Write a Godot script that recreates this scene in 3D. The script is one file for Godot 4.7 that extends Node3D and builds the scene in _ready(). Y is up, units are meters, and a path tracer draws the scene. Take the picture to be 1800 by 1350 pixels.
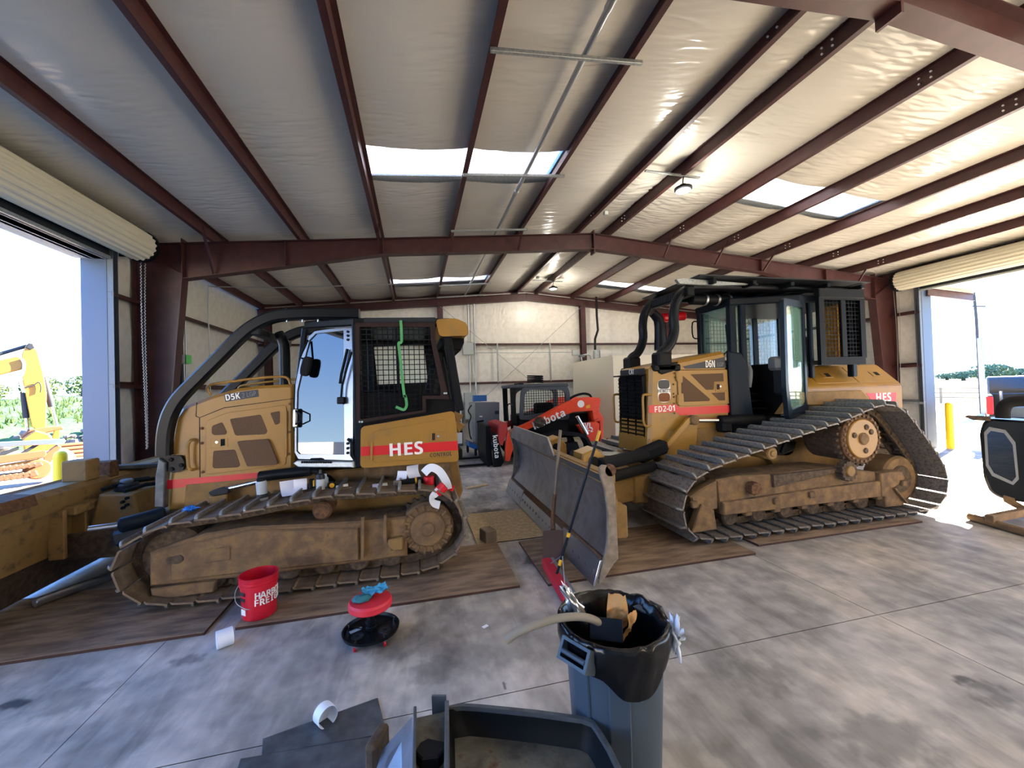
extends Node3D
# Steel workshop with two bulldozers. x runs across the building, -z down its length, y up; metres.
# Positions were read off the photograph: PX/PY are pixels of the 1800x1350 frame, met with the plane that the thing touches.

const FOCAL := 704.6
const EYE := Vector3(0, 2.0, 0)
var eye_basis := Basis.from_euler(Vector3(deg_to_rad(0.828), deg_to_rad(-13.514), deg_to_rad(-1.770)), EULER_ORDER_YXZ)
var M := {}
var taken := {}
var rng := RandomNumberGenerator.new()

# ---------------------------------------------------------------- shapes
class Shape:
	var v := PackedVector3Array()
	var n := PackedVector3Array()
	var uv := PackedVector2Array()
	var use_uv := false

	func tri(a: Vector3, b: Vector3, c: Vector3) -> void:   # counter-clockwise seen from outside
		var k := (b - a).cross(c - a)
		if k.length_squared() < 1e-16:
			return
		k = k.normalized()
		v.append_array([a, c, b])
		n.append_array([k, k, k])
		if use_uv:
			uv.append_array([Vector2.ZERO, Vector2.ZERO, Vector2.ZERO])

	func quad(a: Vector3, b: Vector3, c: Vector3, d: Vector3) -> void:
		tri(a, b, c)
		tri(a, c, d)

	func tri_n(a: Vector3, b: Vector3, c: Vector3, na: Vector3, nb: Vector3, nc: Vector3) -> void:
		v.append_array([a, c, b])
		n.append_array([na, nc, nb])
		if use_uv:
			uv.append_array([Vector2.ZERO, Vector2.ZERO, Vector2.ZERO])

	func quad_n(a: Vector3, b: Vector3, c: Vector3, d: Vector3, na: Vector3, nb: Vector3, nc: Vector3, nd: Vector3) -> void:
		tri_n(a, b, c, na, nb, nc)
		tri_n(a, c, d, na, nc, nd)

	func quad_uv(p: Array, nn: Array, t: Array) -> void:
		use_uv = true
		for i in [0, 2, 1, 0, 3, 2]:
			v.append(p[i]); n.append(nn[i]); uv.append(t[i])

	# box with chamfered edges
	func box(c: Vector3, s: Vector3, b := 0.0, bs := Basis.IDENTITY) -> Shape:
		var h := s * 0.5
		b = minf(b, minf(h.x, minf(h.y, h.z)) * 0.95)
		if b <= 0.0:
			var p := []
			for i in 8:
				p.append(c + bs * Vector3(h.x if i & 1 else -h.x, h.y if i & 2 else -h.y, h.z if i & 4 else -h.z))
			quad(p[0], p[2], p[3], p[1]); quad(p[4], p[5], p[7], p[6]); quad(p[0], p[1], p[5], p[4])
			quad(p[2], p[6], p[7], p[3]); quad(p[0], p[4], p[6], p[2]); quad(p[1], p[3], p[7], p[5])
			return self
		var q := func(sx, sy, sz, ax):
			var w := Vector3(h.x * sx, h.y * sy, h.z * sz)
			for k in 3:
				if k != ax:
					w[k] -= b * (sx if k == 0 else (sy if k == 1 else sz))
			return c + bs * w
		for s1 in [-1, 1]:
			for s2 in [-1, 1]:
				var f: bool = s1 * s2 > 0
				# edges along x, y, z
				var e1 := [q.call(-1, s1, s2, 1), q.call(1, s1, s2, 1), q.call(1, s1, s2, 2), q.call(-1, s1, s2, 2)]
				var e2 := [q.call(s2, -1, s1, 2), q.call(s2, 1, s1, 2), q.call(s2, 1, s1, 0), q.call(s2, -1, s1, 0)]
				var e3 := [q.call(s1, s2, -1, 0), q.call(s1, s2, 1, 0), q.call(s1, s2, 1, 1), q.call(s1, s2, -1, 1)]
				for e in [e1, e2, e3]:
					if f: quad(e[3], e[2], e[1], e[0])
					else: quad(e[0], e[1], e[2], e[3])
				for s3 in [-1, 1]:
					var a = q.call(s1, s2, s3, 0)
					var bb = q.call(s1, s2, s3, 1)
					var cc = q.call(s1, s2, s3, 2)
					if s1 * s2 * s3 > 0: tri(a, bb, cc)
					else: tri(a, cc, bb)
		for s1 in [-1, 1]:
			var fx := [q.call(s1, -1, -1, 0), q.call(s1, 1, -1, 0), q.call(s1, 1, 1, 0), q.call(s1, -1, 1, 0)]
			var fy := [q.call(-1, s1, -1, 1), q.call(-1, s1, 1, 1), q.call(1, s1, 1, 1), q.call(1, s1, -1, 1)]
			var fz := [q.call(-1, -1, s1, 2), q.call(1, -1, s1, 2), q.call(1, 1, s1, 2), q.call(-1, 1, s1, 2)]
			for e in [fx, fy, fz]:
				if s1 > 0: quad(e[0], e[1], e[2], e[3])
				else: quad(e[3], e[2], e[1], e[0])
		return self

	# box between two points, w wide (across, level) and h high
	func beam(a: Vector3, b: Vector3, w: float, h: float, bev := 0.0, up := Vector3.UP) -> Shape:
		var d := (b - a)
		var z := d.normalized()
		var x := up.cross(z)
		if x.length() < 1e-4:
			x = Vector3.RIGHT
		x = x.normalized()
		var y := z.cross(x)
		return box((a + b) * 0.5, Vector3(w, h, d.length()), bev, Basis(x, y, z))

	# polygon (x, y) of t, pushed out along t's z from h0 to h1
	func prism(poly: PackedVector2Array, h0: float, h1: float, b := 0.0, t := Transform3D.IDENTITY) -> Shape:
		var p := poly.duplicate()
		if Geometry2D.is_polygon_clockwise(p):   # Godot's clockwise is for y down
			pass
		var area := 0.0
		for i in p.size():
			area += p[i].cross(p[(i + 1) % p.size()])
		if area < 0:
			p.reverse()
		if h1 < h0:
			var k := h0; h0 = h1; h1 = k
		var cnt := p.size()
		var ins := p
		b = minf(b, (h1 - h0) * 0.49)
		if b > 0.0:
			ins = PackedVector2Array()
			for i in cnt:
				var e0 := (p[i] - p[(i + cnt - 1) % cnt]).normalized()
				var e1 := (p[(i + 1) % cnt] - p[i]).normalized()
				var m := Vector2(-e0.y - e1.y, e0.x + e1.x)
				var l := m.length()
				if l < 1e-3:
					m = Vector2(-e0.y, e0.x)
					l = 1.0
				m /= l
				var co := maxf(0.45, m.dot(Vector2(-e0.y, e0.x)))
				ins.append(p[i] + m * (b / co))
		var ix := Geometry2D.triangulate_polygon(ins)
		if ix.is_empty():
			ins = p
			ix = Geometry2D.triangulate_polygon(p)
		var P := func(w: Vector2, h: float): return t * Vector3(w.x, w.y, h)
		for i in range(0, ix.size(), 3):
			var a := ins[ix[i]]
			var bb := ins[ix[i + 1]]
			var c := ins[ix[i + 2]]
			if (bb - a).cross(c - a) < 0:
				var k := bb; bb = c; c = k
			tri(P.call(a, h1), P.call(bb, h1), P.call(c, h1))
			tri(P.call(a, h0), P.call(c, h0), P.call(bb, h0))
		for i in cnt:
			var j := (i + 1) % cnt
			quad(P.call(p[i], h0 + b), P.call(p[j], h0 + b), P.call(p[j], h1 - b), P.call(p[i], h1 - b))
			if b > 0.0:
				quad(P.call(p[i], h1 - b), P.call(p[j], h1 - b), P.call(ins[j], h1), P.call(ins[i], h1))
				quad(P.call(ins[i], h0), P.call(ins[j], h0), P.call(p[j], h0 + b), P.call(p[i], h0 + b))
		return self

	# flat ring or frame: outer polygon with a hole (same number of points), pushed out
	func ring(outer: PackedVector2Array, inner: PackedVector2Array, h0: float, h1: float, t := Transform3D.IDENTITY) -> Shape:
		var area := 0.0
		for i in outer.size():
			area += outer[i].cross(outer[(i + 1) % outer.size()])
		var o := outer.duplicate()
		var q := inner.duplicate()
		if area < 0:
			o.reverse(); q.reverse()
		if h1 < h0:
			var k := h0; h0 = h1; h1 = k
		var P := func(w: Vector2, h: float): return t * Vector3(w.x, w.y, h)
		for i in o.size():
			var j := (i + 1) % o.size()
			quad(P.call(o[i], h1), P.call(o[j], h1), P.call(q[j], h1), P.call(q[i], h1))
			quad(P.call(o[j], h0), P.call(o[i], h0), P.call(q[i], h0), P.call(q[j], h0))
			quad(P.call(o[i], h0), P.call(o[j], h0), P.call(o[j], h1), P.call(o[i], h1))
			quad(P.call(q[j], h0), P.call(q[i], h0), P.call(q[i], h1), P.call(q[j], h1))
		return self

	# round tube along points; r one radius or one for each point
	func tube(pts: Array, r, sides := 10, caps := true) -> Shape:
		var m := pts.size()
		var rings := []
		var norms := []
		var x := Vector3.ZERO
		for i in m:
			var d: Vector3 = (pts[mini(i + 1, m - 1)] - pts[maxi(i - 1, 0)]).normalized()
			if i == 0:
				x = d.cross(Vector3.UP)
				if x.length() < 0.05:
					x = d.cross(Vector3.RIGHT)
			x = (x - d * x.dot(d)).normalized()
			var y := d.cross(x)
			var rad: float = r[i] if r is Array else r
			var ra := []
			var na := []
			for s in sides:
				var an := TAU * s / sides
				var k: Vector3 = x * cos(an) + y * sin(an)
				ra.append(pts[i] + k * rad)
				na.append(k)
			rings.append(ra)
			norms.append(na)
		for i in m - 1:
			for s in sides:
				var q := (s + 1) % sides
				quad_n(rings[i][s], rings[i][q], rings[i + 1][q], rings[i + 1][s], norms[i][s], norms[i][q], norms[i + 1][q], norms[i + 1][s])
		if caps:
			for s in range(1, sides - 1):
				tri(rings[0][0], rings[0][s + 1], rings[0][s])
				tri(rings[m - 1][0], rings[m - 1][s], rings[m - 1][s + 1])
		return self

	# square tube along points lying about in the plane across `side`
	func bar(pts: Array, w: float, h: float, side: Vector3, cham := 0.0) -> Shape:
		var m := pts.size()
		var prof := [Vector2(-w / 2 + cham, -h / 2), Vector2(w / 2 - cham, -h / 2), Vector2(w / 2, -h / 2 + cham), Vector2(w / 2, h / 2 - cham), Vector2(w / 2 - cham, h / 2), Vector2(-w / 2 + cham, h / 2), Vector2(-w / 2, h / 2 - cham), Vector2(-w / 2, -h / 2 + cham)]
		if cham <= 0.0:
			prof = [Vector2(-w / 2, -h / 2), Vector2(w / 2, -h / 2), Vector2(w / 2, h / 2), Vector2(-w / 2, h / 2)]
		var rings := []
		for i in m:
			var d: Vector3 = (pts[mini(i + 1, m - 1)] - pts[maxi(i - 1, 0)]).normalized()
			var x := (side - d * side.dot(d)).normalized()
			var y := d.cross(x)
			var ra := []
			for p in prof:
				ra.append(pts[i] + x * p.x + y * p.y)
			rings.append(ra)
		var c := prof.size()
		for i in m - 1:
			for s in c:
				var q := (s + 1) % c
				quad(rings[i][s], rings[i][q], rings[i + 1][q], rings[i + 1][s])
		for s in range(1, c - 1):
			tri(rings[0][0], rings[0][s + 1], rings[0][s])
			tri(rings[m - 1][0], rings[m - 1][s], rings[m - 1][s + 1])
		return self

	# profile of (radius, height) turned about t's y
	func lathe(prof: Array, t := Transform3D.IDENTITY, sides := 24) -> Shape:
		for i in prof.size() - 1:
			var a: Vector2 = prof[i]
			var b: Vector2 = prof[i + 1]
			var e := (b - a)
			if e.length() < 1e-6:
				continue
			var nn := Vector2(e.y, -e.x).normalized()
			for s in sides:
				var a0 := TAU * s / sides
				var a1 := TAU * (s + 1) / sides
				var d0 := Vector3(cos(a0), 0, -sin(a0))
				var d1 := Vector3(cos(a1), 0, -sin(a1))
				var n0: Vector3 = (t.basis * (d0 * nn.x + Vector3.UP * nn.y)).normalized()
				var n1: Vector3 = (t.basis * (d1 * nn.x + Vector3.UP * nn.y)).normalized()
				var p0: Vector3 = t * (d0 * a.x + Vector3.UP * a.y)
				var p1: Vector3 = t * (d1 * a.x + Vector3.UP * a.y)
				var p2: Vector3 = t * (d1 * b.x + Vector3.UP * b.y)
				var p3: Vector3 = t * (d0 * b.x + Vector3.UP * b.y)
				if a.x > 1e-6:
					tri_n(p0, p1, p2, n0, n1, n1)
				if b.x > 1e-6:
					tri_n(p0, p2, p3, n0, n1, n0)
		return self

	func cyl(a: Vector3, b: Vector3, r: float, sides := 16, cham := 0.0) -> Shape:
		var y := (b - a).normalized()
		var x := y.cross(Vector3.UP)
		if x.length() < 0.01:
			x = Vector3.RIGHT
		x = x.normalized()
		var t := Transform3D(Basis(x, y, x.cross(y)), a)
		var l := (b - a).length()
		if cham > 0.0:
			return lathe([Vector2(0, 0), Vector2(r - cham, 0), Vector2(r, cham), Vector2(r, l - cham), Vector2(r - cham, l), Vector2(0, l)], t, sides)
		return lathe([Vector2(0, 0), Vector2(r, 0), Vector2(r, l), Vector2(0, l)], t, sides)

	# grid of points [row][column] with smooth normals; flip turns it over
	func sheet(g: Array, flip := false) -> Shape:
		var rows := g.size()
		var cols: int = g[0].size()
		var nn := []
		for i in rows:
			var r := []
			for j in cols:
				var du: Vector3 = g[i][mini(j + 1, cols - 1)] - g[i][maxi(j - 1, 0)]
				var dv: Vector3 = g[mini(i + 1, rows - 1)][j] - g[maxi(i - 1, 0)][j]
				var k := du.cross(dv).normalized()
				r.append(-k if flip else k)
			nn.append(r)
		for i in rows - 1:
			for j in cols - 1:
				if flip:
					quad_n(g[i][j], g[i + 1][j], g[i + 1][j + 1], g[i][j + 1], nn[i][j], nn[i + 1][j], nn[i + 1][j + 1], nn[i][j + 1])
				else:
					quad_n(g[i][j], g[i][j + 1], g[i + 1][j + 1], g[i + 1][j], nn[i][j], nn[i][j + 1], nn[i + 1][j + 1], nn[i + 1][j])
		return self

	func mesh() -> ArrayMesh:
		var a := []
		a.resize(Mesh.ARRAY_MAX)
		a[Mesh.ARRAY_VERTEX] = v
		a[Mesh.ARRAY_NORMAL] = n
		if use_uv and uv.size() == v.size():
			a[Mesh.ARRAY_TEX_UV] = uv
		var m := ArrayMesh.new()
		if v.size():
			m.add_surface_from_arrays(Mesh.PRIMITIVE_TRIANGLES, a)
		return m

# ---------------------------------------------------------------- pixels to places
func ray(u: float, w: float) -> Vector3:
	return eye_basis * Vector3((u - 900.0) / FOCAL, -(w - 675.0) / FOCAL, -1.0)

func on_plane(u: float, w: float, p: Vector3, nn: Vector3) -> Vector3:
	var d := ray(u, w)
	return EYE + d * ((p - EYE).dot(nn) / d.dot(nn))

func at_y(u: float, w: float, y := 0.0) -> Vector3:
	return on_plane(u, w, Vector3(0, y, 0), Vector3.UP)

func at_x(u: float, w: float, x: float) -> Vector3:
	return on_plane(u, w, Vector3(x, 0, 0), Vector3.RIGHT)

func at_z(u: float, w: float, z: float) -> Vector3:
	return on_plane(u, w, Vector3(0, 0, z), Vector3.BACK)

# polygon of pixels [u, w, u, w ...] on the plane z = zl of a node's own axes
func pz(t: Transform3D, px: Array, zl: float) -> PackedVector2Array:
	var out := PackedVector2Array()
	for i in range(0, px.size(), 2):
		var q := t.affine_inverse() * on_plane(px[i], px[i + 1], t * Vector3(0, 0, zl), t.basis.z)
		out.append(Vector2(q.x, q.y))
	return out

func pt(t: Transform3D, u: float, w: float, zl: float) -> Vector3:
	return t.affine_inverse() * on_plane(u, w, t * Vector3(0, 0, zl), t.basis.z)

# same, pixels of an enlarged view: offset and scale
func pv(px: Array, ox: float, oy: float, k: float) -> Array:
	var out := []
	for i in range(0, px.size(), 2):
		out.append(ox + px[i] / k)
		out.append(oy + px[i + 1] / k)
	return out

func rounded(p: PackedVector2Array, r: float, steps := 4) -> PackedVector2Array:
	var out := PackedVector2Array()
	var c := p.size()
	for i in c:
		var a := p[(i + c - 1) % c]
		var b := p[i]
		var d := p[(i + 1) % c]
		var l := minf(r, minf((a - b).length(), (d - b).length()) * 0.45)
		var q0 := b + (a - b).normalized() * l
		var q1 := b + (d - b).normalized() * l
		for s in steps + 1:
			var k := float(s) / steps
			out.append(q0.lerp(b, k).lerp(b.lerp(q1, k), k))
	return out

func smooth(pts: Array, per := 6) -> Array:
	var out := []
	var m := pts.size()
	for i in m - 1:
		var p0: Vector3 = pts[maxi(i - 1, 0)]
		var p1: Vector3 = pts[i]
		var p2: Vector3 = pts[i + 1]
		var p3: Vector3 = pts[mini(i + 2, m - 1)]
		for s in per:
			out.append(p1.cubic_interpolate(p2, p0, p3, float(s) / per))
	out.append(pts[m - 1])
	return out

func rect(x0: float, y0: float, x1: float, y1: float) -> PackedVector2Array:
	return PackedVector2Array([Vector2(x0, y0), Vector2(x1, y0), Vector2(x1, y1), Vector2(x0, y1)])

# ---------------------------------------------------------------- nodes
func numbered(called: String) -> String:
	if not taken.has(called):
		taken[called] = 0
		return called
	taken[called] += 1
	return "%s_%03d" % [called, taken[called]]

func thing(called: String, label: String, category: String, at := Vector3.ZERO, turn := 0.0, group := "") -> Node3D:
	var o := Node3D.new()
	o.name = numbered(called)
	add_child(o)
	o.position = at
	o.rotation.y = turn
	tag(o, label, category, group)
	return o

func tag(o: Node, label: String, category: String, group := "") -> void:
	o.set_meta("label", label)
	o.set_meta("category", category)
	if group != "":
		o.set_meta("group", group)

func structure(called: String) -> Node3D:
	var o := Node3D.new()
	o.name = numbered(called)
	add_child(o)
	o.set_meta("kind", "structure")
	return o

func part(parent: Node, called: String, s, m: Material, at := Vector3.ZERO, label := "") -> MeshInstance3D:
	var o := MeshInstance3D.new()
	o.mesh = s.mesh() if s is Shape else s
	o.material_override = m
	o.cast_shadow = GeometryInstance3D.SHADOW_CASTING_SETTING_ON
	if parent == self:
		o.name = numbered(called)
		add_child(o)
	else:
		o.name = called
		parent.add_child(o, true)
	o.position = at
	if label != "":
		o.set_meta("label", label)
	return o

func sh() -> Shape:
	return Shape.new()

# raised lettering as a part; T maps its middle, x to the right and z towards the reader
func letters(parent: Node, words: String, high: float, t: Transform3D, m: Material, bold := true, depth := 0.004, squeeze := 1.0) -> MeshInstance3D:
	var tm := TextMesh.new()
	var f := SystemFont.new()
	f.font_names = PackedStringArray(["Droid Sans"])
	if bold:
		f.font_weight = 800
	tm.font = f
	tm.text = words
	tm.font_size = 64
	tm.pixel_size = high / 46.0
	tm.depth = depth
	tm.horizontal_alignment = HORIZONTAL_ALIGNMENT_CENTER
	tm.vertical_alignment = VERTICAL_ALIGNMENT_CENTER
	var o := MeshInstance3D.new()
	o.mesh = tm
	o.material_override = m
	o.name = "lettering"
	parent.add_child(o, true)
	o.transform = t * Transform3D(Basis.from_scale(Vector3(squeeze, 1, 1)), Vector3.ZERO)
	return o

# ---------------------------------------------------------------- materials
func noise_tex(seed_: int, freq: float, ramp: Array, octaves := 4, size := 512, kind := FastNoiseLite.TYPE_SIMPLEX_SMOOTH, warp := 0.0) -> NoiseTexture2D:
	var fn := FastNoiseLite.new()
	fn.seed = seed_
	fn.noise_type = kind
	fn.frequency = freq
	fn.fractal_octaves = octaves
	fn.fractal_gain = 0.55
	if warp > 0.0:
		fn.domain_warp_enabled = true
		fn.domain_warp_amplitude = warp
		fn.domain_warp_frequency = freq
	var g := Gradient.new()
	var offs := PackedFloat32Array()
	var cols := PackedColorArray()
	for i in range(0, ramp.size(), 2):
		offs.append(ramp[i])
		cols.append(ramp[i + 1])
	g.offsets = offs
	g.colors = cols
	var t := NoiseTexture2D.new()
	t.noise = fn
	t.width = size
	t.height = size
	t.seamless = true
	t.seamless_blend_skirt = 0.2
	t.color_ramp = g
	return t

func bump_tex(seed_: int, freq: float, strength := 4.0, octaves := 4, size := 512) -> NoiseTexture2D:
	var fn := FastNoiseLite.new()
	fn.seed = seed_
	fn.noise_type = FastNoiseLite.TYPE_SIMPLEX_SMOOTH
	fn.frequency = freq
	fn.fractal_octaves = octaves
	var t := NoiseTexture2D.new()
	t.noise = fn
	t.width = size
	t.height = size
	t.seamless = true
	t.as_normal_map = true
	t.bump_strength = strength
	return t

func mk(key: String, c: Color, rough := 0.6, metal := 0.0, tex: Texture2D = null, scale := 1.0, bump: Texture2D = null, bumps := 0.5) -> StandardMaterial3D:
	var m := StandardMaterial3D.new()
	m.albedo_color = c
	m.roughness = rough
	m.metallic = metal
	m.cull_mode = BaseMaterial3D.CULL_DISABLED
	if tex or bump:
		m.uv1_triplanar = true
		m.uv1_scale = Vector3.ONE * scale
	if tex:
		m.albedo_color = Color.WHITE
		m.albedo_texture = tex
	if bump:
		m.normal_enabled = true
		m.normal_texture = bump
		m.normal_scale = bumps
	M[key] = m
	return m

func _ready() -> void:
	rng.seed = 20240611
	# ---- camera
	var cam := Camera3D.new()
	cam.name = "camera"
	add_child(cam)
	cam.transform = Transform3D(eye_basis, EYE)
	cam.fov = rad_to_deg(2.0 * atan(675.0 / FOCAL))
	cam.near = 0.05
	cam.far = 600.0
	cam.current = true
	# ---- sky, exposure
	var sm := ProceduralSkyMaterial.new()
	sm.sky_top_color = Color(0.32, 0.54, 0.87)
	sm.sky_horizon_color = Color(0.74, 0.87, 0.97)
	sm.sky_curve = 0.12
	sm.ground_bottom_color = Color(0.36, 0.34, 0.30)
	sm.ground_horizon_color = Color(0.80, 0.88, 0.94)
	sm.sun_angle_max = 0.0
	sm.sky_energy_multiplier = 1.0
	var sky := Sky.new()
	sky.sky_material = sm
	var env := Environment.new()
	env.background_mode = Environment.BG_SKY
	env.sky = sky
	env.ambient_light_source = Environment.AMBIENT_SOURCE_SKY
	env.tonemap_mode = Environment.TONE_MAPPER_LINEAR
	env.tonemap_exposure = 9.8
	env.sdfgi_enabled = true
	env.ssao_enabled = true
	env.ssil_enabled = true
	var we := WorldEnvironment.new()
	we.name = "world_environment"
	we.environment = env
	add_child(we)
	# ---- sun: low over the open country beyond the big door, shining towards -x and a little towards +z
	var sun := DirectionalLight3D.new()
	sun.name = "sun"
	add_child(sun)
	sun.light_color = Color(1.0, 0.93, 0.82)
	sun.light_energy = 3.4
	sun.light_angular_distance = 0.53
	sun.shadow_enabled = true
	sun.look_at_from_position(Vector3.ZERO, Vector3(-0.833, -0.414, 0.336), Vector3.UP)

	make_materials()
	print("materials")
	build_shell()
	print("shell")
	build_outside()
	print("outside")
	build_small_dozer()
	print("dozer a")
	build_large_dozer()
	print("dozer b")
	build_loader()
	build_back_things()
	build_floor_things()
	build_front_things()
	build_ceiling_things()
	print("done")

func C(hex: String) -> Color:
	return Color.html(hex)

func make_materials() -> void:
	var fine := bump_tex(3, 0.03, 3.0)
	var coarse := bump_tex(5, 0.012, 6.0)
	# machines
	mk("yellow", C("c8922a"), 0.42, 0.0, noise_tex(11, 0.008, [0.0, C("8f6b24"), 0.45, C("997026"), 0.75, C("946d2a"), 1.0, C("82643a")]), 0.5)
	mk("yellow_dusty", C("b08a3e"), 0.7, 0.0, noise_tex(12, 0.012, [0.0, C("6f5734"), 0.35, C("806233"), 0.62, C("8a6935"), 1.0, C("736046")]), 0.6)
	mk("yellow_worn", C("8a6c3c"), 0.75, 0.0, noise_tex(13, 0.014, [0.0, C("43362a"), 0.24, C("6a5232"), 0.36, C("7f6238"), 0.7, C("876838"), 1.0, C("73603f")], 5), 0.7)
	mk("mud", C("6b543c"), 0.92, 0.0, noise_tex(14, 0.018, [0.0, C("5a4734"), 0.4, C("6a543c"), 0.6, C("765d41"), 0.8, C("80653f"), 1.0, C("665039")], 5), 0.6, coarse, 0.8)
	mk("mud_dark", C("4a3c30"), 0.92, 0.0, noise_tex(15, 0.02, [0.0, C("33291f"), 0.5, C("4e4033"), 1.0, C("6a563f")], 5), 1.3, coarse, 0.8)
	mk("shoe_steel", C("6c6660"), 0.55, 0.35, noise_tex(16, 0.02, [0.0, C("57493a"), 0.4, C("6d655e"), 0.6, C("85827f"), 0.8, C("7a6b58"), 1.0, C("5a4a39")], 5), 2.0, fine, 0.5)
	mk("shoe_mud", C("6b5a48"), 0.8, 0.1, noise_tex(36, 0.014, [0.0, C("5a4a3a"), 0.5, C("6e5d4a"), 1.0, C("847460")], 5), 1.0, coarse, 0.5)
	mk("grouser", C("83827f"), 0.45, 0.4, noise_tex(37, 0.02, [0.0, C("6e675f"), 0.5, C("86857f"), 1.0, C("9a9b9a")], 4), 1.5)
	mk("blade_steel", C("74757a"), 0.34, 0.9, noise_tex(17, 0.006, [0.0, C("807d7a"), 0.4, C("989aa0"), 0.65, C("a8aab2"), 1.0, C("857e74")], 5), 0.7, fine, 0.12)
	mk("bucket_floor", C("55544a"), 0.6, 0.2, noise_tex(38, 0.01, [0.0, C("3c3a34"), 0.4, C("57564d"), 0.7, C("666457"), 0.85, C("5a4434"), 1.0, C("4a3528")], 5), 1.2, fine, 0.4)
	mk("bright_steel", C("b8bcc2"), 0.28, 0.9)
	mk("chrome", C("d6d8da"), 0.14, 1.0)
	mk("rust", C("5b3d28"), 0.9, 0.0, noise_tex(18, 0.02, [0.0, C("3b2a20"), 0.5, C("5e4028"), 1.0, C("7c5a3a")], 5), 1.6)
	mk("black_paint", C("121417"), 0.36, 0.0)
	mk("black_steel", C("0f1012"), 0.55, 0.0)
	mk("black_rubber", C("1b1b1c"), 0.85)
	mk("navy_paint", C("121a23"), 0.36, 0.0)
	mk("guard_brown", C("2e211e"), 0.6)
	mk("mesh_vent", C("5d4632"), 0.9, 0.0, noise_tex(19, 0.16, [0.0, C("382a1d"), 0.5, C("5e4733"), 1.0, C("7a6044")], 2, 256), 3.0)
	mk("red_stripe", C("c8191f"), 0.4)
	mk("white_vinyl", C("e6e4df"), 0.5)
	mk("decal_dark", C("23272e"), 0.5)
	mk("door_metal", C("828b98"), 0.3, 0.5)
	mk("orange", C("e2401c"), 0.42, 0.0, noise_tex(20, 0.01, [0.0, C("d63a18"), 0.6, C("e4441e"), 1.0, C("cf4526")]), 0.8)
	mk("dark_grey", C("2c2f33"), 0.55)
	mk("mid_grey", C("6d7074"), 0.6)
	mk("seat_black", C("141416"), 0.8)
	mk("lens_red", C("c41420"), 0.2)
	mk("strap_green", C("4f9a5c"), 0.8)
	# building
	mk("primer", C("40201e"), 0.5, 0.0, noise_tex(21, 0.01, [0.0, C("371a19"), 0.5, C("41201e"), 1.0, C("4a2624")]), 0.6)
	mk("galv", C("9aa09f"), 0.45, 0.6, noise_tex(22, 0.02, [0.0, C("868c8b"), 0.5, C("a0a5a4"), 1.0, C("b3b7b6")]), 2.0)
	mk("steel_trim", C("44536a"), 0.45, 0.1)
	mk("guide_steel", C("5c6268"), 0.5, 0.4)
	mk("canopy_cream", C("a39e8c"), 0.6)
	mk("plate_tan", C("7d6f5e"), 0.75, 0.0, noise_tex(39, 0.015, [0.0, C("675a4a"), 0.5, C("7f7160"), 1.0, C("968878")], 5), 1.0)
	mk("loader_grey", C("3f454b"), 0.45)
	mk("door_cream", C("d2cdb8"), 0.5)
	mk("vinyl", C("cbc7bb"), 0.22)
	mk("wall_vinyl", C("dad6cb"), 0.35, 0.0, noise_tex(23, 0.01, [0.0, C("cfcabd"), 0.5, C("dbd7cc"), 1.0, C("e2dfd6")]), 0.8)
	mk("partition", C("cfc8b4"), 0.7)
	mk("skylight", C("f6f6f2"), 0.7)
	M.skylight.backlight_enabled = true
	M.skylight.backlight = Color(1, 1, 1)
	mk("yellow_safety", C("e6c414"), 0.45)
	mk("conduit", C("b4b8b8"), 0.35, 0.7)
	mk("box_grey", C("a6aba6"), 0.5, 0.1)
	# wood, floor
	mk("plywood", C("8b6a45"), 0.85, 0.0, noise_tex(24, 0.02, [0.0, C("54453a"), 0.3, C("6e5a48"), 0.5, C("7e6852"), 0.7, C("8f7962"), 1.0, C("857868")], 6), 0.6, fine, 0.4)
	M.plywood.uv1_scale = Vector3(0.18, 0.5, 0.75)
	mk("osb", C("a99468"), 0.9, 0.0, noise_tex(25, 0.03, [0.0, C("a08a66"), 0.5, C("bda680"), 1.0, C("cdbb98")], 3, 512, FastNoiseLite.TYPE_CELLULAR), 1.0)
	mk("plate_grey", C("4d5256"), 0.5, 0.3, noise_tex(26, 0.012, [0.0, C("3e4346"), 0.5, C("52575b"), 1.0, C("656a6e")]), 1.0)
	mk("ply_edge", C("3e271e"), 0.9)
	# small things
	mk("pail_red", C("c3122a"), 0.35)
	mk("stool_red", C("d42a3a"), 0.5)
	mk("rag_blue", C("3f93a8"), 0.9)
	mk("glove_teal", C("2f6e78"), 0.95)
	mk("plastic_white", C("dfe6f2"), 0.35)
	mk("paper", C("e6e8f2"), 0.8)
	mk("tape_red", C("d01824"), 0.4)
	mk("bin_grey", C("3b4955"), 0.42)
	mk("liner", C("0c0d0f"), 0.2)
	M.liner.metallic_specular = 0.4
	mk("hose_tan", C("8b8272"), 0.6)
	mk("cardboard", C("c09058"), 0.85)
	mk("foil", C("c9cac8"), 0.25, 0.8)
	mk("wood_grey", C("7b6b58"), 0.8)
	mk("shovel_rust", C("5a4236"), 0.7, 0.3)
	mk("brush_red", C("b3162c"), 0.85)
	mk("bottle_black", C("16171a"), 0.35)
	mk("label_grey", C("a9b0b4"), 0.6)
	mk("tool_yellow", C("d9a21c"), 0.5)
	mk("cart_blue", C("1f5f9e"), 0.4)
	mk("glove_blue", C("1f78d8"), 0.45)
	mk("green_tag", C("66d06a"), 0.7)
	mk("sign_red", C("b5332f"), 0.6)
	mk("foam_yellow", C("c88a2a"), 0.9)
	mk("white_paint", C("e8e6e0"), 0.5)
	for k in ["black_paint", "black_steel", "navy_paint", "dark_grey", "seat_black", "guard_brown", "black_rubber"]:
		M[k].metallic_specular = 0.28
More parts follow.
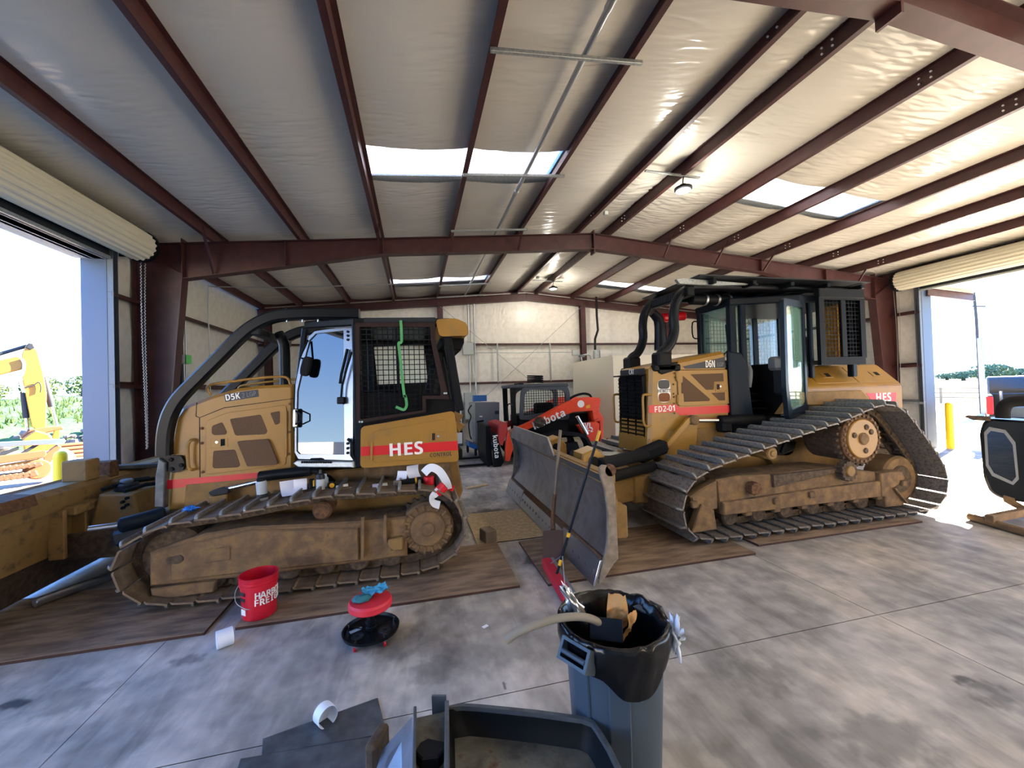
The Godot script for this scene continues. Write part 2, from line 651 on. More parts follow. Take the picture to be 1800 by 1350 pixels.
	# glass
	var g := mk("glass", Color(0.75, 0.9, 0.85, 0.12), 0.02)
	g.transparency = BaseMaterial3D.TRANSPARENCY_ALPHA
	g = mk("glass_green", Color(0.66, 0.88, 0.80, 0.16), 0.02)
	g.transparency = BaseMaterial3D.TRANSPARENCY_ALPHA
	g = mk("glass_dark", Color(0.04, 0.06, 0.07), 0.02)
	g.metallic_specular = 0.8
	# outdoors
	mk("gravel", C("7a7162"), 0.95, 0.0, noise_tex(31, 0.05, [0.0, C("51493e"), 0.5, C("6e6557"), 1.0, C("8c8272")], 5), 0.5, coarse, 0.8)
	mk("apron", C("bdb9b0"), 0.85, 0.0, noise_tex(32, 0.01, [0.0, C("aaa59b"), 0.5, C("beb9af"), 1.0, C("cdc8be")], 4), 0.2)
	mk("field", C("556230"), 0.95, 0.0, noise_tex(33, 0.02, [0.0, C("3c4a22"), 0.5, C("56632e"), 0.8, C("77773f"), 1.0, C("5c6034")], 5), 0.04)
	mk("bank_green", C("2f5232"), 0.95, 0.0, noise_tex(34, 0.03, [0.0, C("1f3d25"), 0.5, C("305234"), 1.0, C("506a3a")], 5), 0.3)
	mk("leaf", C("3d5220"), 0.8)
	M.leaf.backlight_enabled = true
	M.leaf.backlight = Color(0.12, 0.16, 0.04)
	mk("leaf_hazy", C("56684f"), 0.85)  # paler, greyer green with the distance haze put into the colour
	mk("rock", C("5d5a55"), 0.9, 0.0, noise_tex(35, 0.02, [0.0, C("45423e"), 1.0, C("6e6a64")]), 0.8)
	mk("exc_yellow", C("94661c"), 0.5)
	mk("rust_orange", C("7a4826"), 0.8)
	mk("truck_black", C("15171a"), 0.18)
	mk("bark", C("5a4a3c"), 0.9)

# ---------------------------------------------------------------- building
const WL := -5.1      # inner face of the wall with the near roll-up door
const WR := 14.0
const ZB := -15.2     # back wall
const ZF := 4.2       # wall behind the viewer
const RX := 4.3       # ridge
const FRAMES := [-2.69, -9.0]
const PURLINS := [-3.75, -2.2, -0.66, 0.88, 2.43, 3.92, 4.68, 6.2, 7.72, 9.25, 10.8, 12.35]

func roof_y(x: float) -> float:      # top of the rafters
	return 5.74 - 0.0833 * absf(x - RX)

# draped insulation between two edges: rows run along `along`, it sags by `sag` across and carries fine creases
func quilt(p0: Vector3, along: Vector3, across: Vector3, rows: int, cols: int, nrm: Vector3, sag: float, amp: float, seed_: int, holes := [], cf := 11.0, flip := false) -> Shape:
	var fn := FastNoiseLite.new()
	fn.seed = seed_
	fn.noise_type = FastNoiseLite.TYPE_SIMPLEX_SMOOTH
	fn.frequency = 1.0
	fn.fractal_octaves = 3
	var la := along.length()
	var lc := across.length()
	var g := []
	for i in rows + 1:
		var r := []
		var s := float(i) / rows
		for j in cols + 1:
			var t := float(j) / cols
			var hump := 4.0 * t * (1.0 - t)
			var w := 0.5 - 2.2 * absf(fn.get_noise_2d(s * la * cf * 0.5 + 1.6 * fn.get_noise_2d(t * lc * 0.7, s * la * 0.4 + 50.0), t * lc * 0.9))
			var patch := clampf(0.6 + 1.3 * fn.get_noise_2d(s * la * 0.5 + 90.0, t * lc * 0.6), 0.12, 1.5)
			var big := fn.get_noise_2d(s * la * 0.9 + 20.0, t * lc * 0.5 + 7.0)
			r.append(p0 + along * s + across * t + nrm * (sag * hump + (amp * w * patch + amp * 1.2 * big) * pow(hump, 0.4)))
		g.append(r)
	var out := sh()
	if holes.is_empty():
		return out.sheet(g, flip)
	# leave out the rows between the two fractions of each hole
	var from := 0
	for h in holes:
		var a := int(round(h[0] * rows))
		if a - from >= 1:
			out.sheet(g.slice(from, a + 1), flip)
		from = int(round(h[1] * rows))
	if rows - from >= 1:
		out.sheet(g.slice(from, rows + 1), flip)
	return out

func z_purlin(x: float, z0: float, z1: float, lean: float) -> Shape:
	# Z section standing on the rafter: web with a flange each way and lips
	var y0 := roof_y(x)
	var h := 0.2
	var s := sh()
	var l := absf(z1 - z0)
	var zm := (z0 + z1) * 0.5
	s.box(Vector3(x, y0 + h / 2, zm), Vector3(0.006, h, l))
	s.box(Vector3(x - lean * 0.032, y0 + 0.003, zm), Vector3(0.064, 0.006, l))
	s.box(Vector3(x + lean * 0.032, y0 + h - 0.003, zm), Vector3(0.064, 0.006, l))
	s.box(Vector3(x - lean * 0.064, y0 + 0.012, zm), Vector3(0.006, 0.024, l))
	return s

func build_shell() -> void:
	build_floor()
	# ---- roof: deck, draped white insulation, purlins, skylights
	var ceil := structure("ceiling")
	var edges := [WL] + PURLINS + [WR]
	var sky_spans := {2: 1, 3: 1, 4: 1}
	for i in edges.size() - 1:
		var x0: float = edges[i]
		var x1: float = edges[i + 1]
		var y0 := roof_y(x0) + 0.2
		var y1 := roof_y(x1) + 0.2
		if x0 < RX and x1 > RX:
			# the ridge strip bends over the ridge; keep it one flat span just under it
			pass
		var lit: bool = (x0 > -0.7 and x1 < 2.5) or (x0 > 6.1 and x1 < 9.3)
		var zlen := ZF - ZB
		var holes := []
		if lit:
			var second: bool = x1 < 3.0
			if second:
				holes.append([(-13.68 - ZB) / zlen, (-12.86 - ZB) / zlen])
			else:
				holes.append([(-13.62 - ZB) / zlen, (-12.8 - ZB) / zlen])
			holes.append([(-6.88 - ZB) / zlen, (-5.93 - ZB) / zlen])
			holes.append([(0.2 - ZB) / zlen, (1.1 - ZB) / zlen])
		var strong := 1.0 if x0 > 3.0 else 0.6
		var q := quilt(Vector3(x0, y0, ZB), Vector3(0, 0, zlen), Vector3(x1 - x0, y1 - y0, 0), 900, 11, Vector3.DOWN, 0.05, 0.016 * strong, 40 + i, holes, 14.0, false)
		part(ceil, "insulation_panel", q, M.vinyl)
		# deck above, cut at the skylights
		var cuts := [ZB - 0.2]
		for h in holes:
			cuts.append(ZB + h[0] * zlen); cuts.append(ZB + h[1] * zlen)
		cuts.append(ZF + 0.2)
		for c in range(0, cuts.size(), 2):
			var za: float = cuts[c]
			var zb: float = cuts[c + 1]
			var d := sh()
			d.beam(Vector3((x0 + x1) / 2, (y0 + y1) / 2 + 0.09, za), Vector3((x0 + x1) / 2, (y0 + y1) / 2 + 0.09, zb), x1 - x0 + 0.004, 0.04, 0.0, Vector3(-(y1 - y0), x1 - x0, 0).normalized())
			part(ceil, "roof_panel", d, M.galv)
		for h in holes:
			var za: float = ZB + h[0] * zlen
			var zb: float = ZB + h[1] * zlen
			var s := sh()
			s.beam(Vector3((x0 + x1) / 2, (y0 + y1) / 2 + 0.088, za + 0.004), Vector3((x0 + x1) / 2, (y0 + y1) / 2 + 0.088, zb - 0.004), x1 - x0 - 0.004, 0.004, 0.0, Vector3(-(y1 - y0), x1 - x0, 0).normalized())
			part(ceil, "skylight_panel", s, M.skylight, Vector3.ZERO, "translucent white skylight panel")
	for i in PURLINS.size():
		var lean := 1.0 if PURLINS[i] < RX else -1.0
		part(ceil, "purlin", z_purlin(PURLINS[i], ZB, ZF, lean), M.primer)
		# bolt heads at the laps
	for x in [WL + 0.12, WR - 0.12]:
		var s := sh()
		s.box(Vector3(x, roof_y(x) + 0.1, (ZB + ZF) / 2), Vector3(0.09, 0.2, ZF - ZB))
		part(ceil, "eave_strut", s, M.primer)
	# purlin lap bolts, small bright dots
	var bolts := sh()
	for i in range(5, PURLINS.size()):
		for zc in FRAMES:
			for dz in [-0.9, -0.78, 0.78, 0.9]:
				for dy in [0.06, 0.13]:
					bolts.cyl(Vector3(PURLINS[i] - 0.004, roof_y(PURLINS[i]) + dy, zc + dz), Vector3(PURLINS[i] - 0.02, roof_y(PURLINS[i]) + dy, zc + dz), 0.012, 6)
	part(ceil, "purlin_bolts", bolts, M.white_vinyl).set_meta("kind", "stuff")

	# ---- portal frames
	for zi in FRAMES.size():
		portal(FRAMES[zi], zi)
	end_frame()
	# ---- walls
	side_wall(true)
	side_wall(false)
	back_wall()
	front_wall()
	roll_door(true)
	roll_door(false)
	# outside canopy over the far door
	var can := thing("door_canopy", "white corrugated canopy on a primer red beam outside the big door", "canopy", Vector3(WR, 0, -8.2))
	var cs := sh()
	var g := []
	for i in 60:
		var z := -0.4 + i * 0.105
		var bump := 0.03 if (i % 4) < 2 else 0.0
		g.append([Vector3(0.12, 4.52 + bump, z), Vector3(1.95, 4.40 + bump, z)])
	cs.sheet(g)
	part(can, "corrugated_sheet", cs, M.canopy_cream)
	for zz in [0.0, 5.3]:
		var bs := sh()
		bs.beam(Vector3(0.1, 4.39, zz), Vector3(1.9, 4.28, zz), 0.012, 0.2)
		bs.beam(Vector3(0.1, 4.49, zz), Vector3(1.9, 4.38, zz), 0.09, 0.012)
		bs.beam(Vector3(0.1, 4.29, zz), Vector3(1.9, 4.18, zz), 0.09, 0.012)
		part(can, "canopy_beam", bs, M.primer)

func build_floor() -> void:
	var fl := structure("floor")
	# one image of the slab's mottling, scuffs and stains, laid over the whole floor
	var w := 1400
	var hgt := 1400
	var a := FastNoiseLite.new(); a.seed = 101; a.frequency = 0.011; a.fractal_octaves = 5; a.noise_type = FastNoiseLite.TYPE_SIMPLEX_SMOOTH
	a.domain_warp_enabled = true; a.domain_warp_amplitude = 40.0; a.domain_warp_frequency = 0.012
	var b := FastNoiseLite.new(); b.seed = 102; b.frequency = 0.06; b.fractal_octaves = 4; b.noise_type = FastNoiseLite.TYPE_SIMPLEX_SMOOTH
	var c := FastNoiseLite.new(); c.seed = 103; c.frequency = 0.004; c.fractal_octaves = 3
	var ia := a.get_image(w, hgt).get_data()
	var ib := b.get_image(w, hgt).get_data()
	var ic := c.get_image(w, hgt).get_data()
	# scuffs: stretched noise
	var d := FastNoiseLite.new(); d.seed = 104; d.frequency = 0.05; d.fractal_octaves = 3
	d.domain_warp_enabled = true; d.domain_warp_amplitude = 60.0; d.domain_warp_frequency = 0.006
	var idm := d.get_image(w, hgt / 4)
	idm.resize(w, hgt, Image.INTERPOLATE_CUBIC)
	var id := idm.get_data()
	var px := PackedByteArray()
	px.resize(w * hgt * 3)
	var step_a := 1
	for i in w * hgt:
		var va := ia[i] / 255.0
		var vb := ib[i] / 255.0
		var vc := ic[i] / 255.0
		var vd := id[i] / 255.0
		var l := 0.60 + (va - 0.5) * 0.30 + (vb - 0.5) * 0.16 + (vd - 0.5) * 0.18
		var warm := (vc - 0.5) * 0.10 + (va - 0.5) * 0.05
		px[i * 3] = int(clampf(l * (1.03 + warm * 0.6), 0, 1) * 255)
		px[i * 3 + 1] = int(clampf(l * 0.995, 0, 1) * 255)
		px[i * 3 + 2] = int(clampf(l * (0.955 - warm), 0, 1) * 255)
	var img := Image.create_from_data(w, hgt, false, Image.FORMAT_RGB8, px)
	# stains copied from the photograph: x, z in metres, size, tone
	var x0 := WL - 0.2
	var z0 := ZB - 0.2
	var sx := w / (WR + 0.2 - x0)
	var sz := hgt / (ZF + 0.2 - z0)
	var stains := [[1690, 1193, 0.09, 0.55, 0.5], [1740, 1222, 0.16, 0.75, 0.8], [1720, 1215, 0.10, 1.25, 0.5], [885, 1205, 0.022, 0.5, 3.4], [330, 1160, 0.14, 0.72, 0.5], [700, 1130, 0.25, 0.85, 1.0], [1000, 1050, 0.12, 0.75, 1.0], [760, 1180, 0.2, 0.85, 0.8], [1330, 1190, 0.25, 0.86, 0.8], [1560, 1300, 0.3, 0.84, 0.7], [120, 1230, 0.3, 0.85, 0.6], [940, 985, 0.15, 0.6, 1.2], [20, 1240, 0.1, 0.5, 0.6], [860, 900, 0.3, 0.6, 0.7], [840, 880, 0.5, 0.8, 0.7]]
	for s in stains:
		var p := at_y(s[0], s[1])
		var cx := int((p.x - x0) * sx)
		var cz := int((p.z - z0) * sz)
		var rr := int(s[2] * sx)
		for yy in range(-rr * 2, rr * 2 + 1):
			for xx in range(-rr * 2, rr * 2 + 1):
				var ux := cx + xx
				var uy := cz + yy
				if ux < 0 or uy < 0 or ux >= w or uy >= hgt:
					continue
				var q := Vector2(xx, yy / maxf(0.3, s[4])) / rr
				var k: float = q.length() + 0.55 * b.get_noise_2d(ux * 2.0, uy * 2.0)
				if k < 1.0:
					var f: float = lerpf(1.0, s[3], clampf((1.0 - k) * 2.5, 0, 1))
					var col := img.get_pixel(ux, uy)
					img.set_pixel(ux, uy, Color(col.r * f, col.g * f, col.b * f))
	img.generate_mipmaps()
	var tex := ImageTexture.create_from_image(img)
	var m := mk("concrete", Color.WHITE, 0.62)
	m.albedo_texture = tex
	m.roughness = 0.6
	m.normal_enabled = true
	m.normal_texture = bump_tex(61, 0.02, 2.0)
	m.normal_scale = 0.25
	# slabs between the sawn joints, each its own piece
	var xs := [x0, -2.072, 3.752, 9.57, WR + 0.2]
	var zs := [z0, -12.4, -8.44, -2.62, ZF + 0.2]
	var gap := 0.006
	for i in xs.size() - 1:
		for j in zs.size() - 1:
			var s := sh()
			var ax: float = xs[i] + (gap / 2 if i > 0 else 0.0)
			var bx: float = xs[i + 1] - (gap / 2 if i < xs.size() - 2 else 0.0)
			var az: float = zs[j] + (gap / 2 if j > 0 else 0.0)
			var bz: float = zs[j + 1] - (gap / 2 if j < zs.size() - 2 else 0.0)
			var up := [Vector3.UP, Vector3.UP, Vector3.UP, Vector3.UP]
			var uvs := []
			var ps := [Vector3(ax, 0, bz), Vector3(bx, 0, bz), Vector3(bx, 0, az), Vector3(ax, 0, az)]
			for p in ps:
				uvs.append(Vector2((p.x - x0) * sx / w, (p.z - z0) * sz / hgt))
			s.quad_uv(ps, up, uvs)
			# sides of the joint
			var lo := -0.15
			for e in [[0, 1], [1, 2], [2, 3], [3, 0]]:
				var p0: Vector3 = ps[e[0]]
				var p1: Vector3 = ps[e[1]]
				var nn := (p1 - p0).cross(Vector3.UP).normalized() * -1.0
				s.quad_uv([Vector3(p0.x, lo, p0.z), Vector3(p1.x, lo, p1.z), p1, p0], [nn, nn, nn, nn], [uvs[e[0]], uvs[e[1]], uvs[e[1]], uvs[e[0]]])
			part(fl, "concrete_slab", s, m)
	var base := sh()
	base.box(Vector3((WL + WR) / 2, -0.11, (ZB + ZF) / 2), Vector3(WR - WL + 0.4, 0.14, ZF - ZB + 0.4))
	part(fl, "joint_bed", base, M.mud_dark)

func portal(z: float, zi: int) -> void:
	# tapered rafters, bolted at the ridge and to tapered columns
	for side: int in [-1, 1]:
		var wall := WL if side < 0 else WR
		var out: float = wall - side * 0.02
		var beam := thing("roof_beam", "primer red tapered roof beam of the %s frame, %s slope" % ["nearer" if zi == 0 else "middle", "excavator side" if side < 0 else "pickup side"], "beam", Vector3(0, 0, z))
		beam.set_meta("kind", "structure")
		var kx: float = wall - side * 0.80
		var knee_b := 4.33
		var mid_x: float = RX + side * 4.9
		var top := func(x): return roof_y(x)
		var web := PackedVector2Array([Vector2(out, top.call(out)), Vector2(RX, top.call(RX)), Vector2(RX, 5.36), Vector2(mid_x, 4.99 - 0.0), Vector2(kx, knee_b), Vector2(out, knee_b)])
		part(beam, "web", sh().prism(web, -0.006, 0.006), M.primer)
		var fl := sh()
		fl.beam(Vector3(out, top.call(out) - 0.006, 0), Vector3(RX, top.call(RX) - 0.006, 0), 0.2, 0.012, 0.0)
		part(beam, "top_flange", fl, M.primer)
		fl = sh()
		fl.beam(Vector3(kx, knee_b, 0), Vector3(mid_x, 4.99, 0), 0.2, 0.014)
		fl.beam(Vector3(mid_x, 4.99, 0), Vector3(RX, 5.36, 0), 0.2, 0.014)
		part(beam, "bottom_flange", fl, M.primer)
		# stiffeners: splice plate, knee plate, and small ones
		for sx in [mid_x, wall - side * 2.6]:
			var yb := lerpf(4.99, knee_b, absf(sx - mid_x) / absf(kx - mid_x))
			part(beam, "stiffener", sh().beam(Vector3(sx, yb, 0), Vector3(sx, top.call(sx), 0), 0.014, 0.19, 0.0, Vector3.BACK), M.primer)
		var kn := sh()
		kn.box(Vector3(kx, (knee_b + top.call(kx)) / 2 + 0.02, 0), Vector3(0.016, top.call(kx) - knee_b + 0.12, 0.2))
		part(beam, "knee_plate", kn, M.primer)
		part(beam, "ridge_plate", sh().box(Vector3(RX + side * 0.008, 5.53, 0), Vector3(0.016, 0.56, 0.21)), M.primer)
		# flange braces from the purlins down to the bottom flange
		for p in PURLINS:
			if (p - RX) * side > 0 and absf(p - RX) > 1.0 and int(round(absf(p - RX) * 10)) % 2 == 0 or (absf(p - (-3.75)) < 0.1 and side < 0) or (absf(p - 12.35) < 0.1 and side > 0) or (absf(p - 9.25) < 0.1 and side > 0) or (absf(p - 6.2) < 0.1 and side > 0) or (absf(p + 0.66) < 0.1 and side < 0) or (absf(p - 2.43) < 0.1 and side < 0):
				var yb: float
				if absf(p - RX) < 4.9:
					yb = lerpf(5.36, 4.99, absf(p - RX) / 4.9)
				else:
					yb = lerpf(4.99, knee_b, (absf(p - RX) - 4.9) / (absf(kx - RX) - 4.9))
				var s := sh()
				s.beam(Vector3(p + side * 0.03, yb + 0.02, 0.05), Vector3(p, roof_y(p) + 0.12, 0.55), 0.045, 0.006)
				s.beam(Vector3(p + side * 0.03 - 0.02, yb + 0.02, 0.05), Vector3(p - 0.02, roof_y(p) + 0.12, 0.55), 0.006, 0.045)
				part(beam, "flange_brace", s, M.primer)
		# column
		var col := thing("steel_column", "primer red tapered steel column beside the %s roll-up door" % ["excavator side" if side < 0 else "pickup side"] if zi == 1 else "primer red tapered steel column between two roll-up doors", "column", Vector3(wall, 0, z))
		col.set_meta("kind", "structure")
		var bw := 0.42
		var cw := PackedVector2Array([Vector2(-side * 0.02, 0), Vector2(-side * bw, 0), Vector2(-side * 0.80, knee_b), Vector2(-side * 0.02, knee_b)])
		part(col, "web", sh().prism(cw, -0.006, 0.006), M.primer)
		part(col, "outer_flange", sh().box(Vector3(-side * 0.012, knee_b / 2 + 0.25, 0), Vector3(0.014, knee_b + 0.5, 0.22)), M.primer)
		part(col, "inner_flange", sh().beam(Vector3(-side * bw, 0, 0), Vector3(-side * 0.80, knee_b, 0), 0.22, 0.016, 0.0, Vector3.LEFT), M.primer)
		part(col, "base_plate", sh().box(Vector3(-side * 0.24, 0.01, 0), Vector3(0.5, 0.02, 0.3)), M.primer)
		if zi == 1:
			var s2 := sh()
			s2.beam(Vector3(-side * 0.05, 4.85, 0.05), Vector3(-side * 0.78, 4.42, 0.05), 0.04, 0.02)
			part(col, "knee_brace", s2, M.primer)
			# fire extinguisher arrow sticker
			var st := sh()
			var yy := 2.0
			st.box(Vector3(-side * lerpf(bw, 0.80, yy / knee_b) - side * 0.012, yy, 0.03), Vector3(0.004, 0.38, 0.09), 0.0, Basis(Vector3.BACK, side * atan(0.38 / knee_b)))
			part(col, "arrow_sticker", st, M.sign_red)

func end_frame() -> void:
	# rafter, posts and rod bracing of the far gable
	var z := ZB + 0.16
	for side: int in [-1, 1]:
		var wall := WL if side < 0 else WR
		var b := thing("roof_beam", "primer red roof beam along the far gable wall, %s slope" % ["excavator side" if side < 0 else "pickup side"], "beam", Vector3(0, 0, z))
		b.set_meta("kind", "structure")
		part(b, "web", sh().beam(Vector3(wall, roof_y(wall) - 0.13, 0), Vector3(RX, roof_y(RX) - 0.13, 0), 0.012, 0.25), M.primer)
		part(b, "top_flange", sh().beam(Vector3(wall, roof_y(wall) - 0.006, 0), Vector3(RX, roof_y(RX) - 0.006, 0), 0.18, 0.012), M.primer)
		part(b, "bottom_flange", sh().beam(Vector3(wall, roof_y(wall) - 0.26, 0), Vector3(RX, roof_y(RX) - 0.26, 0), 0.18, 0.012), M.primer)
		part(b, "gable_angle", sh().beam(Vector3(wall, roof_y(wall) + 0.15, -0.1), Vector3(RX, roof_y(RX) + 0.15, -0.1), 0.05, 0.12), M.primer)
	for x in [WL + 0.3, 0.95, 6.62, 10.5]:
		var p := thing("steel_column", {0: "primer red gable post in the far corner by the excavator side wall", 1: "primer red gable post behind the yellow cab box and conduits", 2: "primer red gable post behind the loader cab", 3: "primer red gable post behind the large bulldozer"}[[WL + 0.3, 0.95, 6.62, 10.5].find(x)], "column", Vector3(x, 0, z))
		p.set_meta("kind", "structure")
		var h := roof_y(x) - 0.26
		part(p, "web", sh().box(Vector3(0, h / 2, 0), Vector3(0.012, h, 0.2)), M.primer)
		part(p, "front_flange", sh().box(Vector3(0, h / 2, 0.1), Vector3(0.2, h, 0.012)), M.primer)
		part(p, "rear_flange", sh().box(Vector3(0, h / 2, -0.1), Vector3(0.2, h, 0.012)), M.primer)
	for e in [[0.95, 5.15, 6.5, 0.5], [6.5, 5.2, 0.95, 0.4]]:
		var rod := part(self, "brace_rod", sh().cyl(Vector3(e[0], e[1], z + 0.14), Vector3(e[2], e[3], z + 0.14), 0.009, 6), M.galv)
		tag(rod, "thin diagonal bracing rod crossing the far gable wall", "rod", "bracing rods of the far wall")

func side_wall(left: bool) -> void:
	var x := WL if left else WR
	var s := 1.0 if left else -1.0
	var w := structure("wall_left" if left else "wall_right")
	var open := door_spans(left)
	var head := 4.42 if left else 4.52
	# outer steel sheet, with thickness, around the door openings
	var zs := [ZB - 0.2]
	for o in open:
		zs.append(o[0]); zs.append(o[1])
	zs.append(ZF + 0.2)
	for i in range(0, zs.size(), 2):
		part(w, "steel_sheet", sh().box(Vector3(x - s * 0.14, 2.55, (zs[i] + zs[i + 1]) / 2), Vector3(0.06, 5.3, zs[i + 1] - zs[i])), M.white_paint)
	for o in open:
		part(w, "steel_sheet", sh().box(Vector3(x - s * 0.14, (head + 5.3) / 2, (o[0] + o[1]) / 2), Vector3(0.06, 5.3 - head, o[1] - o[0])), M.white_paint)
	# insulation panels between posts and girts
	var ys := [0.0, 2.3, 3.87, roof_y(x) + 0.2]
	if not left:
		ys = [0.0, 1.3, 2.36, 3.87, roof_y(x) + 0.2]
	for i in range(0, zs.size(), 2):
		var za: float = maxf(zs[i], ZB)
		var zb: float = minf(zs[i + 1], ZF)
		var cuts := [za]
		for f in FRAMES:
			if f > za + 0.2 and f < zb - 0.2:
				cuts.append(f)
		cuts.append(zb)
		for c in cuts.size() - 1:
			for k in ys.size() - 1:
				var n := maxi(6, int((cuts[c + 1] - cuts[c]) / 0.03))
				var q := quilt(Vector3(x - s * 0.06, ys[k], cuts[c]), Vector3(0, 0, cuts[c + 1] - cuts[c]), Vector3(0, ys[k + 1] - ys[k], 0), n, 12, Vector3(s, 0, 0), 0.03, 0.006, 70 + i * 9 + c * 5 + k, [], 9.0, not left)
				part(w, "insulation_panel", q, M.wall_vinyl)
			for k in range(1, ys.size() - 1):
				var m: Material = M.primer
				var gs := sh()
				var zc: float = (cuts[c] + cuts[c + 1]) / 2
				var zl: float = cuts[c + 1] - cuts[c]
				gs.box(Vector3(x + s * 0.04, ys[k], zc), Vector3(0.2, 0.006, zl))
				gs.box(Vector3(x + s * 0.14, ys[k] - 0.03, zc), Vector3(0.006, 0.064, zl))
				gs.box(Vector3(x - s * 0.05, ys[k] + 0.03, zc), Vector3(0.006, 0.064, zl))
				part(w, "girt", gs, m if ys[k] > 1.5 else M.galv)
	for o in open:
		# jambs and header of galvanised channel and blue-grey trim
		for e in [0, 1]:
			var zj: float = o[e]
			var dir := -1.0 if e == 0 else 1.0
			part(w, "jamb_trim", sh().box(Vector3(x - s * 0.11, head / 2, zj - dir * 0.002), Vector3(0.36, head, 0.006)), M.steel_trim)
			var ch := sh()
			ch.box(Vector3(x + s * 0.06, head / 2 + 0.12, zj + dir * 0.06), Vector3(0.008, head + 0.25, 0.12))
			ch.box(Vector3(x + s * 0.11, head / 2 + 0.12, zj + dir * 0.005), Vector3(0.10, head + 0.25, 0.008))
			ch.box(Vector3(x + s * 0.11, head / 2 + 0.12, zj + dir * 0.115), Vector3(0.10, head + 0.25, 0.008))
			part(w, "door_guide", ch, M.guide_steel)
		part(w, "header_trim", sh().box(Vector3(x - s * 0.15, head + 0.003, (o[0] + o[1]) / 2), Vector3(0.42, 0.006, o[1] - o[0])), M.white_paint)
		part(w, "header_channel", sh().box(Vector3(x - s * 0.02, head + 0.1, (o[0] + o[1]) / 2), Vector3(0.16, 0.2, o[1] - o[0]), 0.01), M.primer)

func door_spans(left: bool) -> Array:
	return [[-8.15, -3.4], [-1.95, 3.0]] if left else [[-8.25, -3.6], [-1.95, 3.0]]  # unseen field-side opening nearest the viewer, added to brighten the floor

func roll_door(left: bool) -> void:
	var x := WL if left else WR
	var s := 1.0 if left else -1.0
	for o in door_spans(left):
		var d := thing("rollup_door", "cream corrugated roll-up door coiled above the %s" % [("opening towards the excavator" if left else "sunlit opening towards the pickup") if o[0] < -3 else ("yard opening past the first column" if left else "added unseen field opening past the first column")], "roll-up door", Vector3(x, 0, o[0]))
		var len: float = o[1] - o[0]
		# ribbed coil: corrugated cylinder
		var prof := []
		var ring := 72
		var cy := 4.78
		var cx := 0.36 * s
		var coil := sh()
		var r0 := 0.26
		var pts := []
		for i in ring:
			var an := TAU * i / ring
			var rr := r0 + 0.010 * (1.0 if (i % 4) < 2 else -1.0)
			pts.append(Vector2(cx + rr * cos(an), cy + rr * sin(an)))
		coil.prism(PackedVector2Array(pts), -0.32, len + 0.32)
		part(d, "curtain_coil", coil, M.door_cream)
		var br := sh()
		br.cyl(Vector3(cx, cy, -0.40), Vector3(cx, cy, -0.33), 0.285, 20)
		br.box(Vector3(cx * 0.5, cy - 0.02, -0.37), Vector3(0.3, 0.34, 0.02))
		part(d, "coil_bracket", br, M.black_steel)
		# curtain end hanging from the coil with the bottom bar
		var c2 := sh()
		c2.box(Vector3(0.10 * s, 4.56, len / 2), Vector3(0.02, 0.22, len))
		part(d, "curtain_end", c2, M.dark_grey)
		part(d, "bottom_bar", sh().box(Vector3(0.11 * s, 4.45, len / 2), Vector3(0.06, 0.05, len), 0.008), M.galv)
		if o[0] < -5:
			# hand chain: each loop link a small ring is too fine to pick apart; one hanging loop of beads
			var ch := thing("hand_chain", "galvanised hand chain loop hanging beside the %s door guide" % ["excavator side" if left else "pickup side"], "chain", Vector3(x + s * 0.36, 0, o[0] - 0.42))
			for k in 2:
				var cs := sh()
				for i in 120:
					var t := i / 119.0
					var yy := lerpf(4.55, 1.15 if left else 1.2, t)
					var zz := (0.06 if k == 0 else -0.06) * (1.0 - t * 0.75) + 0.02 * sin(t * 5.0)
					var off := 0.008 if i % 2 == 0 else -0.008
					cs.box(Vector3(off * 0.5, yy, zz - off * 0.5), Vector3(0.010, 0.030, 0.008))
				part(ch, "chain_strand", cs, M.galv).set_meta("kind", "stuff")

func back_wall() -> void:
	var w := structure("wall_back")
	var poly := PackedVector2Array([Vector2(WL - 0.2, -0.1), Vector2(WR + 0.2, -0.1), Vector2(WR + 0.2, roof_y(WR) + 0.3), Vector2(RX, roof_y(RX) + 0.3), Vector2(WL - 0.2, roof_y(WL) + 0.3)])
	part(w, "steel_sheet", sh().prism(poly, ZB - 0.2, ZB - 0.14), M.white_paint)
	var xs := [WL, 0.95, 6.62, 10.5, WR]
	var ys := [0.0, 2.33, 3.8, 5.9]
	for i in xs.size() - 1:
		for k in 3:
			var n := int((xs[i + 1] - xs[i]) / 0.035)
			var q := quilt(Vector3(xs[i], ys[k], ZB - 0.04), Vector3(xs[i + 1] - xs[i], 0, 0), Vector3(0, ys[k + 1] - ys[k], 0), n, 12, Vector3(0, 0, 1), 0.03, 0.007, 130 + i * 4 + k, [], 8.0, true)
			part(w, "insulation_panel", q, M.wall_vinyl)
		for k in [1, 2]:
			var gs := sh()
			var xm: float = (xs[i] + xs[i + 1]) / 2
			var xl: float = xs[i + 1] - xs[i]
			gs.box(Vector3(xm, ys[k], ZB + 0.04), Vector3(xl, 0.006, 0.2))
			gs.box(Vector3(xm, ys[k] - 0.04, ZB + 0.14), Vector3(xl, 0.08, 0.006))
			part(w, "girt", gs, M.primer)

func front_wall() -> void:
	var w := structure("wall_front")
	var poly := PackedVector2Array([Vector2(WL - 0.2, -0.1), Vector2(WR + 0.2, -0.1), Vector2(WR + 0.2, roof_y(WR) + 0.3), Vector2(RX, roof_y(RX) + 0.3), Vector2(WL - 0.2, roof_y(WL) + 0.3)])
	part(w, "steel_sheet", sh().prism(poly, ZF + 0.1, ZF + 0.16), M.white_paint)
	part(w, "insulation_panel", sh().prism(poly, ZF + 0.02, ZF + 0.06), M.wall_vinyl)

